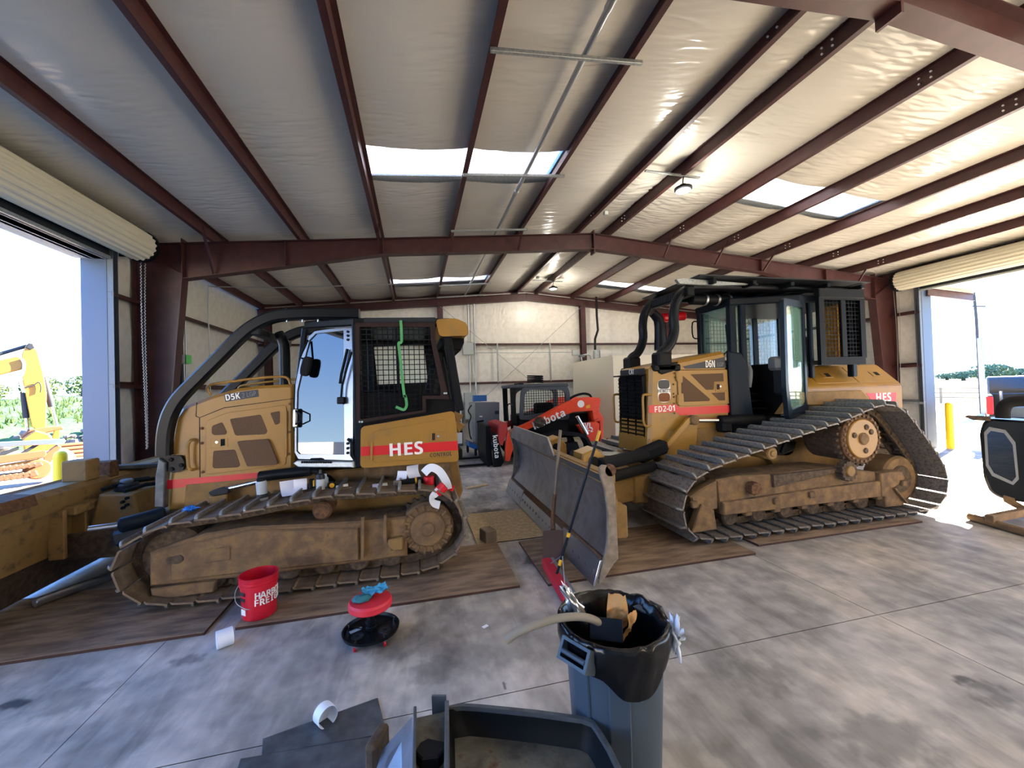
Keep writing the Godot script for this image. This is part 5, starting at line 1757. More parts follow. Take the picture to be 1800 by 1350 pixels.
# ---------------------------------------------------------------- larger bulldozer
func build_large_dozer() -> void:
	var t := thing("bulldozer", "larger yellow bulldozer with raised drive sprocket, open dark cab and black roof sweeps", "bulldozer", Vector3(5.0, 0.03, -4.2))
	var T := t.transform
	var zc := -1.46
	var far := func(z: float): return 2.0 * zc - z
	var P := func(px: Array, z: float): return pz(T, px, z)
	# ---- tracks with the drive sprocket high at the rear
	var path := [Vector2(-1.62, 0.083), Vector2(-0.6, 0.083), Vector2(0.6, 0.083), Vector2(1.9, 0.083), Vector2(2.22, 0.09), Vector2(2.40, 0.22), Vector2(2.47, 0.42), Vector2(2.42, 0.64), Vector2(2.28, 0.84), Vector2(2.0, 1.16), Vector2(1.73, 1.47), Vector2(1.5, 1.60), Vector2(1.24, 1.60), Vector2(0.97, 1.52), Vector2(0.58, 1.40), Vector2(0.11, 1.31), Vector2(-0.63, 1.14), Vector2(-1.55, 0.92), Vector2(-1.80, 0.80), Vector2(-1.93, 0.58), Vector2(-1.94, 0.36), Vector2(-1.84, 0.15)]
	crawler(t, path, 0.21, 0.0, -0.9, 0.066, M.shoe_steel, M.mud_dark, "wide steel crawler track facing the viewer")
	crawler(t, path, 0.21, far.call(0.0), far.call(-0.9), 0.066, M.shoe_steel, M.mud_dark, "far crawler track")
	for sgn in [0, 1]:
		var zz := func(z: float): return z if sgn == 0 else far.call(z)
		part(t, "roller_frame", sh().prism(P.call([1263, 845, 1300, 838, 1362, 835, 1420, 828, 1475, 823, 1545, 831, 1550, 873, 1480, 882, 1400, 891, 1350, 898, 1272, 906, 1266, 875], -0.16), zz.call(-0.2), zz.call(-0.72), 0.02), M.mud)
		part(t, "frame_flange", sh().prism(P.call([1272, 884, 1350, 873, 1450, 858, 1548, 846, 1550, 873, 1480, 882, 1400, 891, 1350, 898, 1274, 906], -0.14), zz.call(-0.14), zz.call(-0.26), 0.012), M.mud)
		part(t, "frame_channel", sh().prism(P.call([1362, 836, 1475, 824, 1470, 832, 1364, 858], -0.14), zz.call(-0.16), zz.call(-0.24), 0.006), M.mud_dark)
		part(t, "front_idler_plate", sh().prism(P.call([1215, 874, 1242, 856, 1262, 846, 1264, 895, 1240, 900, 1222, 893], -0.14), zz.call(-0.15), zz.call(-0.3), 0.02), M.mud)
		part(t, "front_guard", sh().prism(P.call([1234, 887, 1256, 897, 1261, 931, 1216, 938], -0.12), zz.call(-0.12), zz.call(-0.24), 0.012), M.mud)
		part(t, "rear_guard", sh().prism(P.call([1548, 832, 1586, 828, 1592, 842, 1572, 858, 1594, 882, 1586, 889, 1558, 892, 1557, 874, 1550, 873], -0.14), zz.call(-0.14), zz.call(-0.28), 0.012), M.mud)
		part(t, "guard_rib", sh().beam(Vector3(pt(T, 1572, 858, -0.12).x, pt(T, 1572, 858, -0.12).y, zz.call(-0.12)), Vector3(pt(T, 1594, 884, -0.12).x, pt(T, 1594, 884, -0.12).y, zz.call(-0.12)), 0.04, 0.03, 0.004), M.mud)
		for i in 6:
			disc(t, "track_roller", Vector3(-1.05 + i * 0.45, 0.23, 0), 0.125, zz.call(-0.26), zz.call(-0.64), M.mud_dark, 0.02, 18)
			part(t, "roller_mount", sh().box(Vector3(-0.83 + i * 0.45, 0.30, zz.call(-0.22)), Vector3(0.1, 0.13, 0.08), 0.01), M.mud)
		disc(t, "front_idler", Vector3(-1.55, 0.47, 0), 0.34, zz.call(-0.32), zz.call(-0.58), M.mud_dark, 0.03)
		disc(t, "rear_idler", Vector3(2.0, 0.46, 0), 0.34, zz.call(-0.30), zz.call(-0.60), M.mud, 0.03)
		disc(t, "rear_idler_hub", Vector3(2.0, 0.46, 0), 0.2, zz.call(-0.27), zz.call(-0.32), M.mud_dark, 0.02)
		var cr := pt(T, 1356, 797, -0.12)
		disc(t, "carrier_roller", cr, 0.085, zz.call(-0.1), zz.call(-0.6), M.yellow_dusty, 0.015, 20)
		disc(t, "carrier_cap", cr, 0.04, zz.call(-0.085), zz.call(-0.11), M.yellow_dusty, 0.008, 16)
		# sprocket with bolted segments and yellow final drive
		var sc := pt(T, 1515, 771, -0.12)
		part(t, "sprocket", sprocket(0.40, 26, 0.07), M.mud_dark, Vector3(sc.x, sc.y, zz.call(-0.20)))
		disc(t, "sprocket_rim", sc, 0.355, zz.call(-0.125), zz.call(-0.26), M.rust, 0.012, 32)
		disc(t, "final_drive", sc, 0.275, zz.call(-0.10), zz.call(-0.2), M.yellow, 0.012, 32)
		disc(t, "drive_cap", sc, 0.085, zz.call(-0.075), zz.call(-0.11), M.mud, 0.012, 18)
		disc(t, "drive_housing", sc, 0.33, zz.call(-0.26), zz.call(-0.75), M.mud_dark, 0.03, 28)
		if sgn == 0:
			for i in 26:
				var an := TAU * i / 26
				disc(t, "segment_bolt", sc + Vector3(cos(an), sin(an), 0) * 0.315, 0.021, -0.105, -0.13, M.mud, 0.004, 8)
			for an in [0.55, 1.2, 2.8, 4.9]:
				disc(t, "drive_plug", sc + Vector3(cos(an), sin(an), 0) * 0.17, 0.04, -0.085, -0.11, M.mud_dark, 0.008, 14)
			var pg := pt(T, 1493, 828, -0.1)
			part(t, "pivot_gear", sprocket(0.145, 14, 0.10), M.mud_dark, Vector3(pg.x, pg.y, -0.14))
			disc(t, "pivot_cap", pg, 0.075, -0.07, -0.12, M.yellow_dusty, 0.01, 18)
			var ph := pt(T, 1328, 859, -0.12)
			part(t, "pivot_hub", sprocket(0.085, 10, 0.1), M.rust, Vector3(ph.x, ph.y, -0.15))
			for a in [[1223, 888], [1592, 850], [1368, 882], [1430, 870]]:
				var c := pt(T, a[0], a[1], -0.1)
				part(t, "bolt_block", sh().box(c + Vector3(0, 0, -0.03), Vector3(0.09, 0.08, 0.06), 0.01), M.mud)
	# belly, side plates
	part(t, "main_frame", sh().prism(PackedVector2Array([Vector2(-1.5, 0.5), Vector2(1.6, 0.5), Vector2(2.3, 0.8), Vector2(2.3, 1.4), Vector2(-1.4, 1.3), Vector2(-1.55, 0.9)]), -0.98, far.call(-0.98), 0.02), M.yellow_dusty)
	part(t, "side_case", sh().prism(P.call([1352, 806, 1410, 760, 1400, 800, 1392, 829, 1362, 829], -0.88), -0.86, -1.0, 0.01), M.yellow_dusty)
	part(t, "case_ring", sh().cyl(Vector3(0.55, 1.0, -0.86), Vector3(0.55, 1.0, -0.98), 0.2, 24, 0.02), M.mud_dark)
	# ---- hood
	var zh := -1.0
	var hood := P.call([1143, 648, 1147, 643, 1160, 640, 1188, 634, 1271, 617, 1277, 623, 1284, 731, 1284, 800, 1140, 800], zh)
	part(t, "hood", sh().prism(hood, zh, far.call(zh), 0.045), M.yellow)
	var v1 := func(a: Array): return pv(a, 1070, 490, 6.75)
	var v2 := func(a: Array): return pv(a, 1070, 640, 6.75)
	var sd := part(t, "side_door", sh().prism(rounded(P.call(v2.call([815, 75, 1400, 65, 1425, 470, 830, 500]), zh), 0.02), zh - 0.002, zh + 0.010, 0.004), M.yellow)
	for a in [[876, 138, 1198, 415, 1185, 438, 888, 448, 882, 352, 856, 346, 856, 222, 872, 216], [965, 122, 1352, 108, 1358, 204, 1245, 210, 1240, 304, 1150, 306], [1212, 342, 1372, 332, 1376, 430, 1302, 432]]:
		part(sd, "vent", sh().prism(P.call(v2.call(a), zh), zh + 0.004, zh + 0.013, 0.002), M.mesh_vent)
	part(sd, "latch_plate", sh().prism(P.call(v2.call([1255, 225, 1385, 222, 1388, 320, 1258, 326]), zh), zh, zh + 0.016, 0.003), M.yellow)
	part(sd, "latch_pocket", sh().prism(P.call(v2.call([1270, 240, 1305, 238, 1306, 300, 1272, 302]), zh), zh + 0.012, zh + 0.018), M.guard_brown)
	var lk := pt(T, 1070 + 1322 / 6.75, 640 + 265 / 6.75, zh + 0.014)
	part(sd, "latch_lock", sh().cyl(lk, lk + Vector3(0, 0, 0.01), 0.014, 12), M.chrome)
	for a in [[800, 92, 815, 200], [815, 365, 822, 478]]:
		var q := pv(a, 1070, 640, 6.75)
		part(sd, "hinge", sh().cyl(pt(T, q[0], q[1], zh + 0.01), pt(T, q[2], q[3], zh + 0.01), 0.02, 10), M.yellow)
	part(t, "seam", sh().prism(P.call(v2.call([800, 70, 1405, 60, 1405, 66, 806, 76, 826, 500, 850, 610, 842, 610, 818, 500]), zh), zh - 0.01, zh + 0.0025), M.seat_black)
	for a in [[775, 110], [782, 158], [766, 240], [768, 352], [770, 390], [772, 466], [780, 582]]:
		var q := pv(a, 1070, 640, 6.75)
		var c := pt(T, q[0], q[1], zh)
		part(t, "bolt", sh().cyl(c, c + Vector3(0, 0, 0.014), 0.013, 8, 0.003), M.rust)
	var dec := part(t, "model_decal", sh().prism(P.call(v1.call([880, 1040, 1370, 928, 1392, 1058, 908, 1068]), zh), zh, zh + 0.004), M.decal_dark)
	letters(dec, "D6N", 0.105, Transform3D(Basis.IDENTITY, pt(T, 1070 + 1205 / 6.75, 490 + 1012 / 6.75, zh + 0.004)), M.white_vinyl, true, 0.003, 0.6)
	letters(dec, "LGP", 0.06, Transform3D(Basis.IDENTITY, pt(T, 1070 + 1325 / 6.75, 490 + 1018 / 6.75, zh + 0.004)), M.mid_grey, false, 0.003, 0.8)
	part(t, "red_stripe", sh().prism(P.call(v2.call([475, 490, 800, 480, 842, 515, 1435, 486, 1440, 574, 850, 608, 800, 570, 475, 582]), zh), zh - 0.004, zh + 0.004), M.red_stripe)
	letters(t, "FD2-01", 0.085, Transform3D(Basis(Vector3.BACK, 0.02), pt(T, 1070 + 668 / 6.75, 640 + 530 / 6.75, zh + 0.004)), M.white_vinyl, true, 0.003, 0.95)
	# round emblem
	var ec := pt(T, 1070 + 656 / 6.75, 640 + 318 / 6.75, zh)
	var oval := rounded(PackedVector2Array([Vector2(-0.105, -0.17), Vector2(0.105, -0.17), Vector2(0.105, 0.17), Vector2(-0.105, 0.17)]), 0.1, 6)
	var em := part(t, "emblem", sh().prism(oval, 0.0, 0.003, 0.0, Transform3D(Basis.IDENTITY, ec)), M.white_vinyl)
	var half := rounded(PackedVector2Array([Vector2(-0.095, 0.03), Vector2(0.095, 0.03), Vector2(0.095, 0.16), Vector2(-0.095, 0.16)]), 0.07, 5)
	part(em, "emblem_top", sh().prism(half, 0.003, 0.005, 0.0, Transform3D(Basis.IDENTITY, ec)), M.decal_dark)
	half = rounded(PackedVector2Array([Vector2(-0.095, -0.16), Vector2(0.095, -0.16), Vector2(0.095, -0.03), Vector2(-0.095, -0.03)]), 0.06, 5)
	part(em, "emblem_bottom", sh().prism(half, 0.003, 0.005, 0.0, Transform3D(Basis.IDENTITY, ec)), M.rust_orange)
	letters(em, "HEWITT", 0.05, Transform3D(Basis.IDENTITY, ec + Vector3(0, 0.0, 0.004)), M.decal_dark, true, 0.002, 0.85)
	# ---- grille on the nose: frame, slats, badge, handles
	var gx: float = pt(T, 1142, 700, zh).x
	var gz0 := zh - 0.09
	var gz1: float = far.call(zh) + 0.09
	part(t, "grille_recess", sh().box(Vector3(gx - 0.006, 1.67, zc), Vector3(0.03, 0.92, absf(gz1 - gz0)), 0.006), M.seat_black)
	for i in 15:
		part(t, "grille_slat", sh().box(Vector3(gx - 0.035, 1.24 + i * 0.06, zc), Vector3(0.045, 0.012, absf(gz1 - gz0) - 0.02), 0.0, Basis(Vector3.BACK, 0.35)), M.black_steel)
	for i in 4:
		part(t, "grille_bar", sh().box(Vector3(gx - 0.03, 1.66, lerpf(gz0 - 0.02, gz1 + 0.02, i / 3.0)), Vector3(0.03, 0.9, 0.014)), M.black_steel)
	part(t, "grille_visor", sh().box(Vector3(gx - 0.06, 2.135, zc), Vector3(0.14, 0.02, absf(gz1 - gz0) + 0.02), 0.004), M.black_steel)
	var bd := part(t, "badge", sh().box(Vector3(gx - 0.004, 2.19, zc), Vector3(0.012, 0.085, 0.72), 0.003), M.decal_dark)
	letters(bd, "CAT", 0.075, Transform3D(Basis(Vector3.UP, -PI / 2), Vector3(gx - 0.012, 2.19, zc)), M.white_vinyl, true, 0.003, 0.8)
	part(t, "nose_skirt", sh().box(Vector3(gx - 0.01, 1.08, zc), Vector3(0.04, 0.22, 0.9), 0.01), M.yellow)
	for z in [zh - 0.02, far.call(zh - 0.02)]:
		part(t, "grab_handle", sh().tube(smooth([Vector3(gx + 0.05, 1.83, z), Vector3(gx - 0.06, 1.84, z), Vector3(gx - 0.10, 1.80, z), Vector3(gx - 0.10, 1.58, z), Vector3(gx - 0.10, 1.44, z), Vector3(gx - 0.06, 1.38, z), Vector3(gx + 0.05, 1.38, z)], 4), 0.018, 8), M.yellow)
	# ---- lift arm and cylinder beside the hood
	part(t, "lift_plate", sh().prism(P.call(v2.call([985, 622, 1038, 645, 1052, 690, 1045, 900, 1020, 1010, 700, 1150, 560, 1080, 930, 660]), zh + 0.06), zh + 0.02, zh + 0.07, 0.008), M.yellow)
	part(t, "lift_arm", sh().prism(P.call(v2.call([925, 640, 985, 622, 1000, 650, 620, 1085, 555, 1078]), zh + 0.1), zh + 0.07, zh + 0.13, 0.008), M.yellow)
	var pin := pt(T, 1218, 738, zh + 0.1)
	part(t, "lift_pin", sh().cyl(pin + Vector3(0, 0, -0.05), pin + Vector3(0, 0, 0.06), 0.07, 18, 0.01), M.mud)
	part(t, "cylinder_rod", sh().cyl(pt(T, 1222, 739, zh + 0.1), pt(T, 1268, 739, zh + 0.1), 0.035, 14), M.chrome)
	part(t, "lift_cylinder", sh().cyl(pt(T, 1264, 740, zh + 0.1), pt(T, 1340, 738, zh + 0.1), 0.085, 18, 0.015), M.black_steel)
	part(t, "cylinder_trunnion", sh().box(pt(T, 1272, 750, zh + 0.1), Vector3(0.16, 0.16, 0.2), 0.03), M.black_steel)
	# ---- exhaust
	var ex := []
	for a in [[605, 850], [608, 700], [607, 560], [590, 480], [545, 425], [515, 400]]:
		var q := pv(a, 1070, 490, 6.75)
		ex.append(pt(T, q[0], q[1], -1.5))
	part(t, "exhaust_stack", sh().tube(ex, [0.085, 0.085, 0.085, 0.08, 0.075, 0.07], 18), M.black_paint)
	# ---- sweeps from the nose to the roof
	for z in [0, 1]:
		var sw := []
		for a in [[1158, 628], [1164, 619], [1173, 612], [1181, 598], [1185, 580], [1184, 557], [1187, 535], [1197, 517], [1212, 506], [1228, 503], [1330, 505], [1430, 508], [1500, 512]]:
			var w := pt(T, a[0], a[1], -1.04)
			sw.append(Vector3(w.x, w.y, w.z if z == 0 else far.call(-1.04)))
		part(t, "sweep", sh().tube(smooth(sw, 4), 0.072, 14), M.black_paint)
		var b0 := pt(T, 1163, 635, -1.04)
		part(t, "sweep_socket", sh().box(Vector3(b0.x, b0.y + 0.02, -1.04 if z == 0 else far.call(-1.04)), Vector3(0.24, 0.22, 0.2), 0.03), M.black_steel)
		part(t, "socket_foot", sh().box(Vector3(b0.x + 0.05, b0.y - 0.1, (-1.02 if z == 0 else far.call(-1.02))), Vector3(0.46, 0.1, 0.1), 0.02), M.black_steel)
	part(t, "socket_skirt", sh().prism(P.call(v1.call([568, 1015, 815, 985, 772, 1090, 625, 1136, 590, 1118]), zh), zh - 0.02, zh + 0.03, 0.01), M.black_steel)
	# front roof rack bar with slotted face, from sweep to sweep
	var r0 := pt(T, 1204, 512, -1.04)
	var rack := part(t, "roof_rack_bar", sh().box(Vector3(r0.x, r0.y - 0.03, zc), Vector3(0.12, 0.14, 2.2 * absf(zc + 1.04) + 0.2), 0.01), M.black_steel)
	for i in 20:
		part(rack, "slot", sh().box(Vector3(r0.x - 0.062, r0.y - 0.03, zc - 0.48 + i * 0.05), Vector3(0.008, 0.09, 0.022)), M.dark_grey)
	part(t, "roof_sheet", sh().box(Vector3((r0.x + 2.2) / 2, 3.53, zc), Vector3(2.2 - r0.x, 0.02, 1.5), 0.004), M.dark_grey)
	part(t, "roof_lip", sh().prism(P.call([1186, 492, 1200, 490, 1330, 501, 1260, 503, 1192, 500], -0.9), -0.86, -0.92, 0.004), M.galv)
	for i in 5:
		part(t, "roof_crossbar", sh().box(Vector3(lerpf(r0.x + 0.3, 2.1, i / 4.0), 3.47, zc), Vector3(0.07, 0.07, 1.4), 0.01), M.black_paint)
	var airb := pt(T, 1240, 520, -1.2)
	part(t, "air_cylinder", sh().cyl(Vector3(airb.x - 0.25, airb.y - 0.05, -1.25), Vector3(airb.x + 0.75, airb.y - 0.05, -1.25), 0.085, 18, 0.02), M.black_steel)
	for i in 3:
		part(t, "clamp_band", sh().cyl(Vector3(airb.x + i * 0.22, airb.y - 0.05, -1.25), Vector3(airb.x + 0.035 + i * 0.22, airb.y - 0.05, -1.25), 0.092, 18), M.bright_steel)
	part(t, "red_extinguisher_bottle", sh().cyl(Vector3(-0.95, 3.1, -1.75), Vector3(-0.5, 3.14, -1.75), 0.075, 16, 0.02), M.lens_red)
	# ---- cab: posts, roof, glass
	var y1 := 3.2
	var y0 := 1.36
	var fx := -0.14
	var posts := [[fx, -1.12, 0.11], [fx, far.call(-1.12), 0.11], [0.0, -1.06, 0.10], [0.80, -0.78, 0.12], [0.0, far.call(-1.06), 0.10], [0.80, far.call(-0.78), 0.10], [1.0, -0.78, 0.07], [1.28, far.call(-0.78), 0.12], [1.85, -0.80, 0.10], [1.85, far.call(-0.80), 0.10]]
	for e in posts:
		part(t, "cab_post", sh().box(Vector3(e[0], (y0 + y1) / 2 + 0.35, e[1]), Vector3(e[2], y1 - y0 - 0.6, e[2]), 0.015), M.navy_paint)
	var plan := PackedVector2Array([Vector2(fx - 0.06, -1.06), Vector2(0.75, -0.72), Vector2(1.92, -0.74), Vector2(1.92, far.call(-0.74)), Vector2(0.75, far.call(-0.72)), Vector2(fx - 0.06, far.call(-1.06))])
	part(t, "cab_roof", sh().prism(plan, -y1 - 0.1, -y1 + 0.02, 0.02, Transform3D(Basis(Vector3.RIGHT, Vector3.BACK, Vector3.DOWN), Vector3.ZERO)), M.navy_paint)
	part(t, "cab_floor", sh().prism(plan, -y0 - 0.08, -y0 + 0.04, 0.01, Transform3D(Basis(Vector3.RIGHT, Vector3.BACK, Vector3.DOWN), Vector3.ZERO)), M.black_steel)
	part(t, "windshield", sh().box(Vector3(fx, 2.75, zc), Vector3(0.01, 0.95, 0.56)), M.glass_green)
	part(t, "front_wing_window", sh().beam(Vector3(fx, 2.75, -1.12), Vector3(0.0, 2.75, -1.06), 0.01, 0.95), M.glass_green)
	part(t, "wiper", sh().tube([Vector3(fx - 0.03, 2.34, zc + 0.1), Vector3(fx - 0.04, 2.5, zc + 0.3), Vector3(fx - 0.05, 2.9, zc + 0.28)], 0.01, 6), M.black_steel)
	part(t, "mirror", sh().tube(smooth([Vector3(fx - 0.05, 3.05, far.call(-1.12)), Vector3(fx - 0.2, 3.03, far.call(-1.16)), Vector3(fx - 0.2, 2.78, far.call(-1.16)), Vector3(fx - 0.05, 2.76, far.call(-1.12))], 3), 0.012, 6), M.black_steel)
	# far side: screened windows
	for e in [[0.1, 0.74], [0.88, 1.24], [1.36, 1.8]]:
		var z: float = far.call(-0.80)
		part(t, "far_window", sh().box(Vector3((e[0] + e[1]) / 2, 2.7, z + 0.02), Vector3(e[1] - e[0], 0.95, 0.01)), M.glass_green)
		part(t, "far_screen", screen(rect(e[0], 2.22, e[1], 3.16), z - 0.03, 0.07, 0.008), M.black_steel)
	part(t, "far_side_wall", sh().box(Vector3(0.95, 1.8, far.call(-0.8)), Vector3(2.2, 0.85, 0.05), 0.01), M.seat_black)
	# rear guard with screen, near side and rear
	var gp := rect(0.98, 2.2, 1.86, 3.3)
	var gi := rect(1.08, 2.32, 1.79, 3.2)
	var guard := part(t, "screen_guard", sh().ring(gp, gi, -0.66, -0.60), M.black_steel)
	part(guard, "screen_mesh", screen(gi, -0.64, 0.062, 0.008), M.black_steel)
	part(guard, "guard_bar", sh().box(Vector3(1.46, 2.77, -0.63), Vector3(0.09, 0.9, 0.05), 0.006), M.black_steel)
	part(guard, "guard_top", sh().box(Vector3(1.42, 3.30, -0.63), Vector3(0.9, 0.14, 0.09), 0.01), M.black_steel)
	part(guard, "guard_side", sh().box(Vector3(1.90, 2.8, -0.95), Vector3(0.05, 1.0, 0.66), 0.01), M.black_steel)
	part(t, "air_filter_screen", sh().box(Vector3(1.68, 2.75, -0.95), Vector3(0.12, 0.9, 0.3), 0.02), M.foam_yellow)
	part(t, "rear_pane", sh().box(Vector3(1.85, 2.75, zc), Vector3(0.01, 0.95, 0.9)), M.glass_green)
	# rear panel with louvre holes standing behind the guard
	var rp := part(t, "rear_door_panel", sh().prism(PackedVector2Array([Vector2(-0.30, 2.3), Vector2(0.0, 2.2), Vector2(0.0, 3.2), Vector2(-0.12, 3.28), Vector2(-0.30, 3.12)]), 2.34, 2.36, 0.0, Transform3D(Basis(Vector3.BACK, Vector3.UP, Vector3.LEFT), Vector3(4.42, 0, -0.85))), M.steel_trim)
	for i in 4:
		for j in 7:
			part(rp, "louvre_hole", sh().box(Vector3(2.058, 2.5 + j * 0.085, -0.92 - i * 0.05), Vector3(0.012, 0.045, 0.03)), M.decal_dark)
	part(t, "rear_rail", sh().tube([Vector3(2.0, 2.25, -0.8), Vector3(2.12, 2.4, -0.8), Vector3(2.12, 3.05, -0.8), Vector3(2.0, 3.25, -0.8)], 0.03, 8), M.black_steel)
	# open door swung towards the viewer
	var hg := Vector3(0.80, 0, -0.72)
	var dd := Vector3(-0.93, 0, 0.37).normalized()
	var DT := Transform3D(Basis(dd, Vector3.UP, dd.cross(Vector3.UP)), hg)
	var dr := Node3D.new()
	dr.name = "cab_door"
	t.add_child(dr, true)
	dr.transform = DT
	dr.set_meta("label", "open dark cab door standing out towards the viewer")
	var d_out := rounded(PackedVector2Array([Vector2(0, 1.5), Vector2(0.72, 1.42), Vector2(0.78, 1.9), Vector2(0.74, 3.16), Vector2(0, 3.18)]), 0.06)
	var d_in := rounded(PackedVector2Array([Vector2(0.08, 1.62), Vector2(0.62, 1.55), Vector2(0.69, 1.95), Vector2(0.66, 3.06), Vector2(0.08, 3.08)]), 0.06)
	part(dr, "door_frame", sh().ring(d_out, d_in, -0.03, 0.03), M.navy_paint)
	part(dr, "door_glass", sh().prism(d_in, -0.006, 0.006), M.glass_green)
	part(dr, "door_handle", sh().tube([Vector3(0.1, 2.3, 0.04), Vector3(0.14, 2.3, 0.1), Vector3(0.14, 2.6, 0.1), Vector3(0.1, 2.6, 0.04)], 0.016, 6), M.black_steel)
	# inside: seat, console, steps
	part(t, "seat", sh().box(Vector3(1.2, 1.95, zc), Vector3(0.5, 0.16, 0.52), 0.05), M.seat_black)
	part(t, "seat_back", sh().box(Vector3(1.46, 2.35, zc), Vector3(0.16, 0.75, 0.5), 0.06, Basis(Vector3.BACK, -0.15)), M.seat_black)
	part(t, "console", sh().box(Vector3(0.9, 2.0, zc + 0.42), Vector3(0.55, 0.5, 0.22), 0.04), M.dark_grey)
	part(t, "control_pad", sh().box(Vector3(0.62, 2.26, zc + 0.42), Vector3(0.2, 0.22, 0.2), 0.04), M.mid_grey)
	part(t, "dashboard", sh().box(Vector3(0.12, 2.1, zc - 0.1), Vector3(0.3, 0.5, 0.6), 0.05), M.seat_black)
	part(t, "dash_post", sh().tube(smooth([Vector3(0.05, 2.3, -1.1), Vector3(0.1, 2.15, -1.05), Vector3(0.06, 1.9, -1.05)], 3), 0.05, 8), M.mid_grey)
	part(t, "side_panel", sh().prism(P.call([1278, 618, 1300, 620, 1310, 640, 1318, 700, 1330, 797, 1288, 797], zh + 0.02), zh - 0.02, zh + 0.06, 0.02), M.navy_paint)
	part(t, "cab_inner_wall", sh().box(Vector3(0.84, 1.8, zc), Vector3(0.04, 0.9, 1.36)), M.seat_black)
	part(t, "cab_inner_wall", sh().box(Vector3(1.35, 2.26, zc), Vector3(1.0, 0.04, 1.36)), M.seat_black)
	part(t, "step_plate", sh().prism(P.call([1308, 780, 1395, 776, 1390, 790, 1370, 799, 1315, 799], -0.86), -0.8, -1.1, 0.01), M.black_steel)
	part(t, "sill_brace", sh().beam(pt(T, 1372, 796, -0.8), pt(T, 1395, 742, -0.8), 0.05, 0.07, 0.01, Vector3.BACK), M.navy_paint)
	for i in 4:
		part(t, "cab_step", sh().box(Vector3(0.25 + i * 0.02, 1.42 + i * 0.12, -1.15 - i * 0.1), Vector3(0.6, 0.02, 0.12)), M.black_steel)
	# ---- rear tank, sloped lid with latches, stripe
	var cross := PackedVector2Array([Vector2(-0.75, 1.45), Vector2(-0.75, 1.86), Vector2(-1.12, 2.22), Vector2(far.call(-1.12), 2.22), Vector2(far.call(-0.75), 1.86), Vector2(far.call(-0.75), 1.45)])
	var XT := Transform3D(Basis(Vector3.BACK, Vector3.UP, Vector3.LEFT), Vector3.ZERO)
	part(t, "rear_tank", sh().prism(rounded(cross, 0.05, 3), -2.82, -0.86, 0.05, XT), M.yellow)
	# slope frame for the lid details
	var sl := (Vector3(0, 2.22, -1.12) - Vector3(0, 1.86, -0.75)).normalized()
	var LT := Transform3D(Basis(Vector3.RIGHT, sl, Vector3.RIGHT.cross(sl)), Vector3(0, 1.86, -0.75))
	for e in [[1.15, 1.95], [1.99, 2.72]]:
		var lid := part(t, "tank_lid", sh().prism(rounded(rect(e[0], 0.08, e[1], 0.45), 0.02), -0.004, 0.008, 0.003, LT), M.yellow)
		var lx: float = e[0] + 0.22 if e[0] < 1.5 else e[1] - 0.3
		part(lid, "lid_latch", sh().prism(rect(lx, 0.2, lx + 0.2, 0.32), 0.006, 0.016, 0.003, LT), M.yellow)
		part(lid, "latch_slot", sh().prism(rect(lx + 0.08, 0.22, lx + 0.17, 0.30), 0.014, 0.018, 0.0, LT), M.seat_black)
	part(t, "red_stripe", sh().prism(P.call([1522, 691, 1575, 690, 1575, 707, 1534, 708], -0.75), -0.752, -0.746), M.red_stripe)
	letters(t, "HES", 0.14, Transform3D(Basis.IDENTITY, pt(T, 1553, 698.5, -0.746)), M.white_vinyl, true, 0.004, 1.0)
	part(t, "fender_plate", sh().prism(P.call([1402, 690, 1512, 686, 1530, 704, 1545, 712, 1402, 712], -0.7), -0.68, -0.74, 0.01), M.yellow_dusty)
	part(t, "fender_top", sh().box(Vector3(1.5, 1.42, -0.85), Vector3(1.5, 0.05, 0.4), 0.01), M.yellow_dusty)
	part(t, "fender_strut", sh().prism(P.call([1370, 728, 1384, 708, 1412, 712, 1400, 728], -0.8), -0.78, -0.9, 0.01), M.yellow_dusty)
	# ---- blade with moldboard, spill guard, cutting edges, end plate and push frame
	var bl := Node3D.new()
	bl.name = "blade"
	t.add_child(bl, true)
	bl.set_meta("label", "curved scoured grey steel blade")
	var zA := 0.46
	var zB := -3.46
	var face := []
	var curve := [Vector2(-3.26, 0.16), Vector2(-3.17, 0.30), Vector2(-3.10, 0.46), Vector2(-3.065, 0.62), Vector2(-3.065, 0.78), Vector2(-3.10, 0.93), Vector2(-3.18, 1.05), Vector2(-3.25, 1.10)]
	var prof := PackedVector2Array()
	for p in curve:
		prof.append(p)
	for i in range(curve.size() - 1, -1, -1):
		prof.append(curve[i] + Vector2(0.035, 0.0))
	# smooth front: sheet rows up the curve, columns along the blade
	var ca := []
	for p in curve:
		ca.append(Vector3(p.x, p.y, 0))
	var cs := smooth(ca, 4)
	var g := []
	for p in cs:
		var row := []
		for j in 24:
			row.append(Vector3(p.x, p.y, lerpf(zB, zA, j / 23.0)))
		g.append(row)
	part(bl, "moldboard", sh().sheet(g, true), M.blade_steel)
	var backp := []
	for p in cs:
		backp.append(Vector2(p.x + 0.003, p.y))
	for i in range(cs.size() - 1, -1, -1):
		backp.append(Vector2(cs[i].x + 0.035, cs[i].y))
	part(bl, "moldboard_back", sh().prism(PackedVector2Array(backp), zB, zA), M.yellow_dusty)
	# spill guard raised over the far and middle part
	var sgp := PackedVector2Array([Vector2(-3.30, 1.06), Vector2(-2.7, 1.06), Vector2(-0.84, 1.07), Vector2(-1.10, 1.30), Vector2(-3.05, 1.30), Vector2(-3.14, 1.16)])
	part(bl, "spill_guard", sh().prism(sgp, 3.225, 3.255, 0.003, Transform3D(Basis(Vector3.BACK, Vector3.UP, Vector3.LEFT), Vector3.ZERO)), M.blade_steel)
	# cutting edges and end bits
	var ed := [zA + 0.03, -0.55, -1.5, -2.45, zB - 0.03]
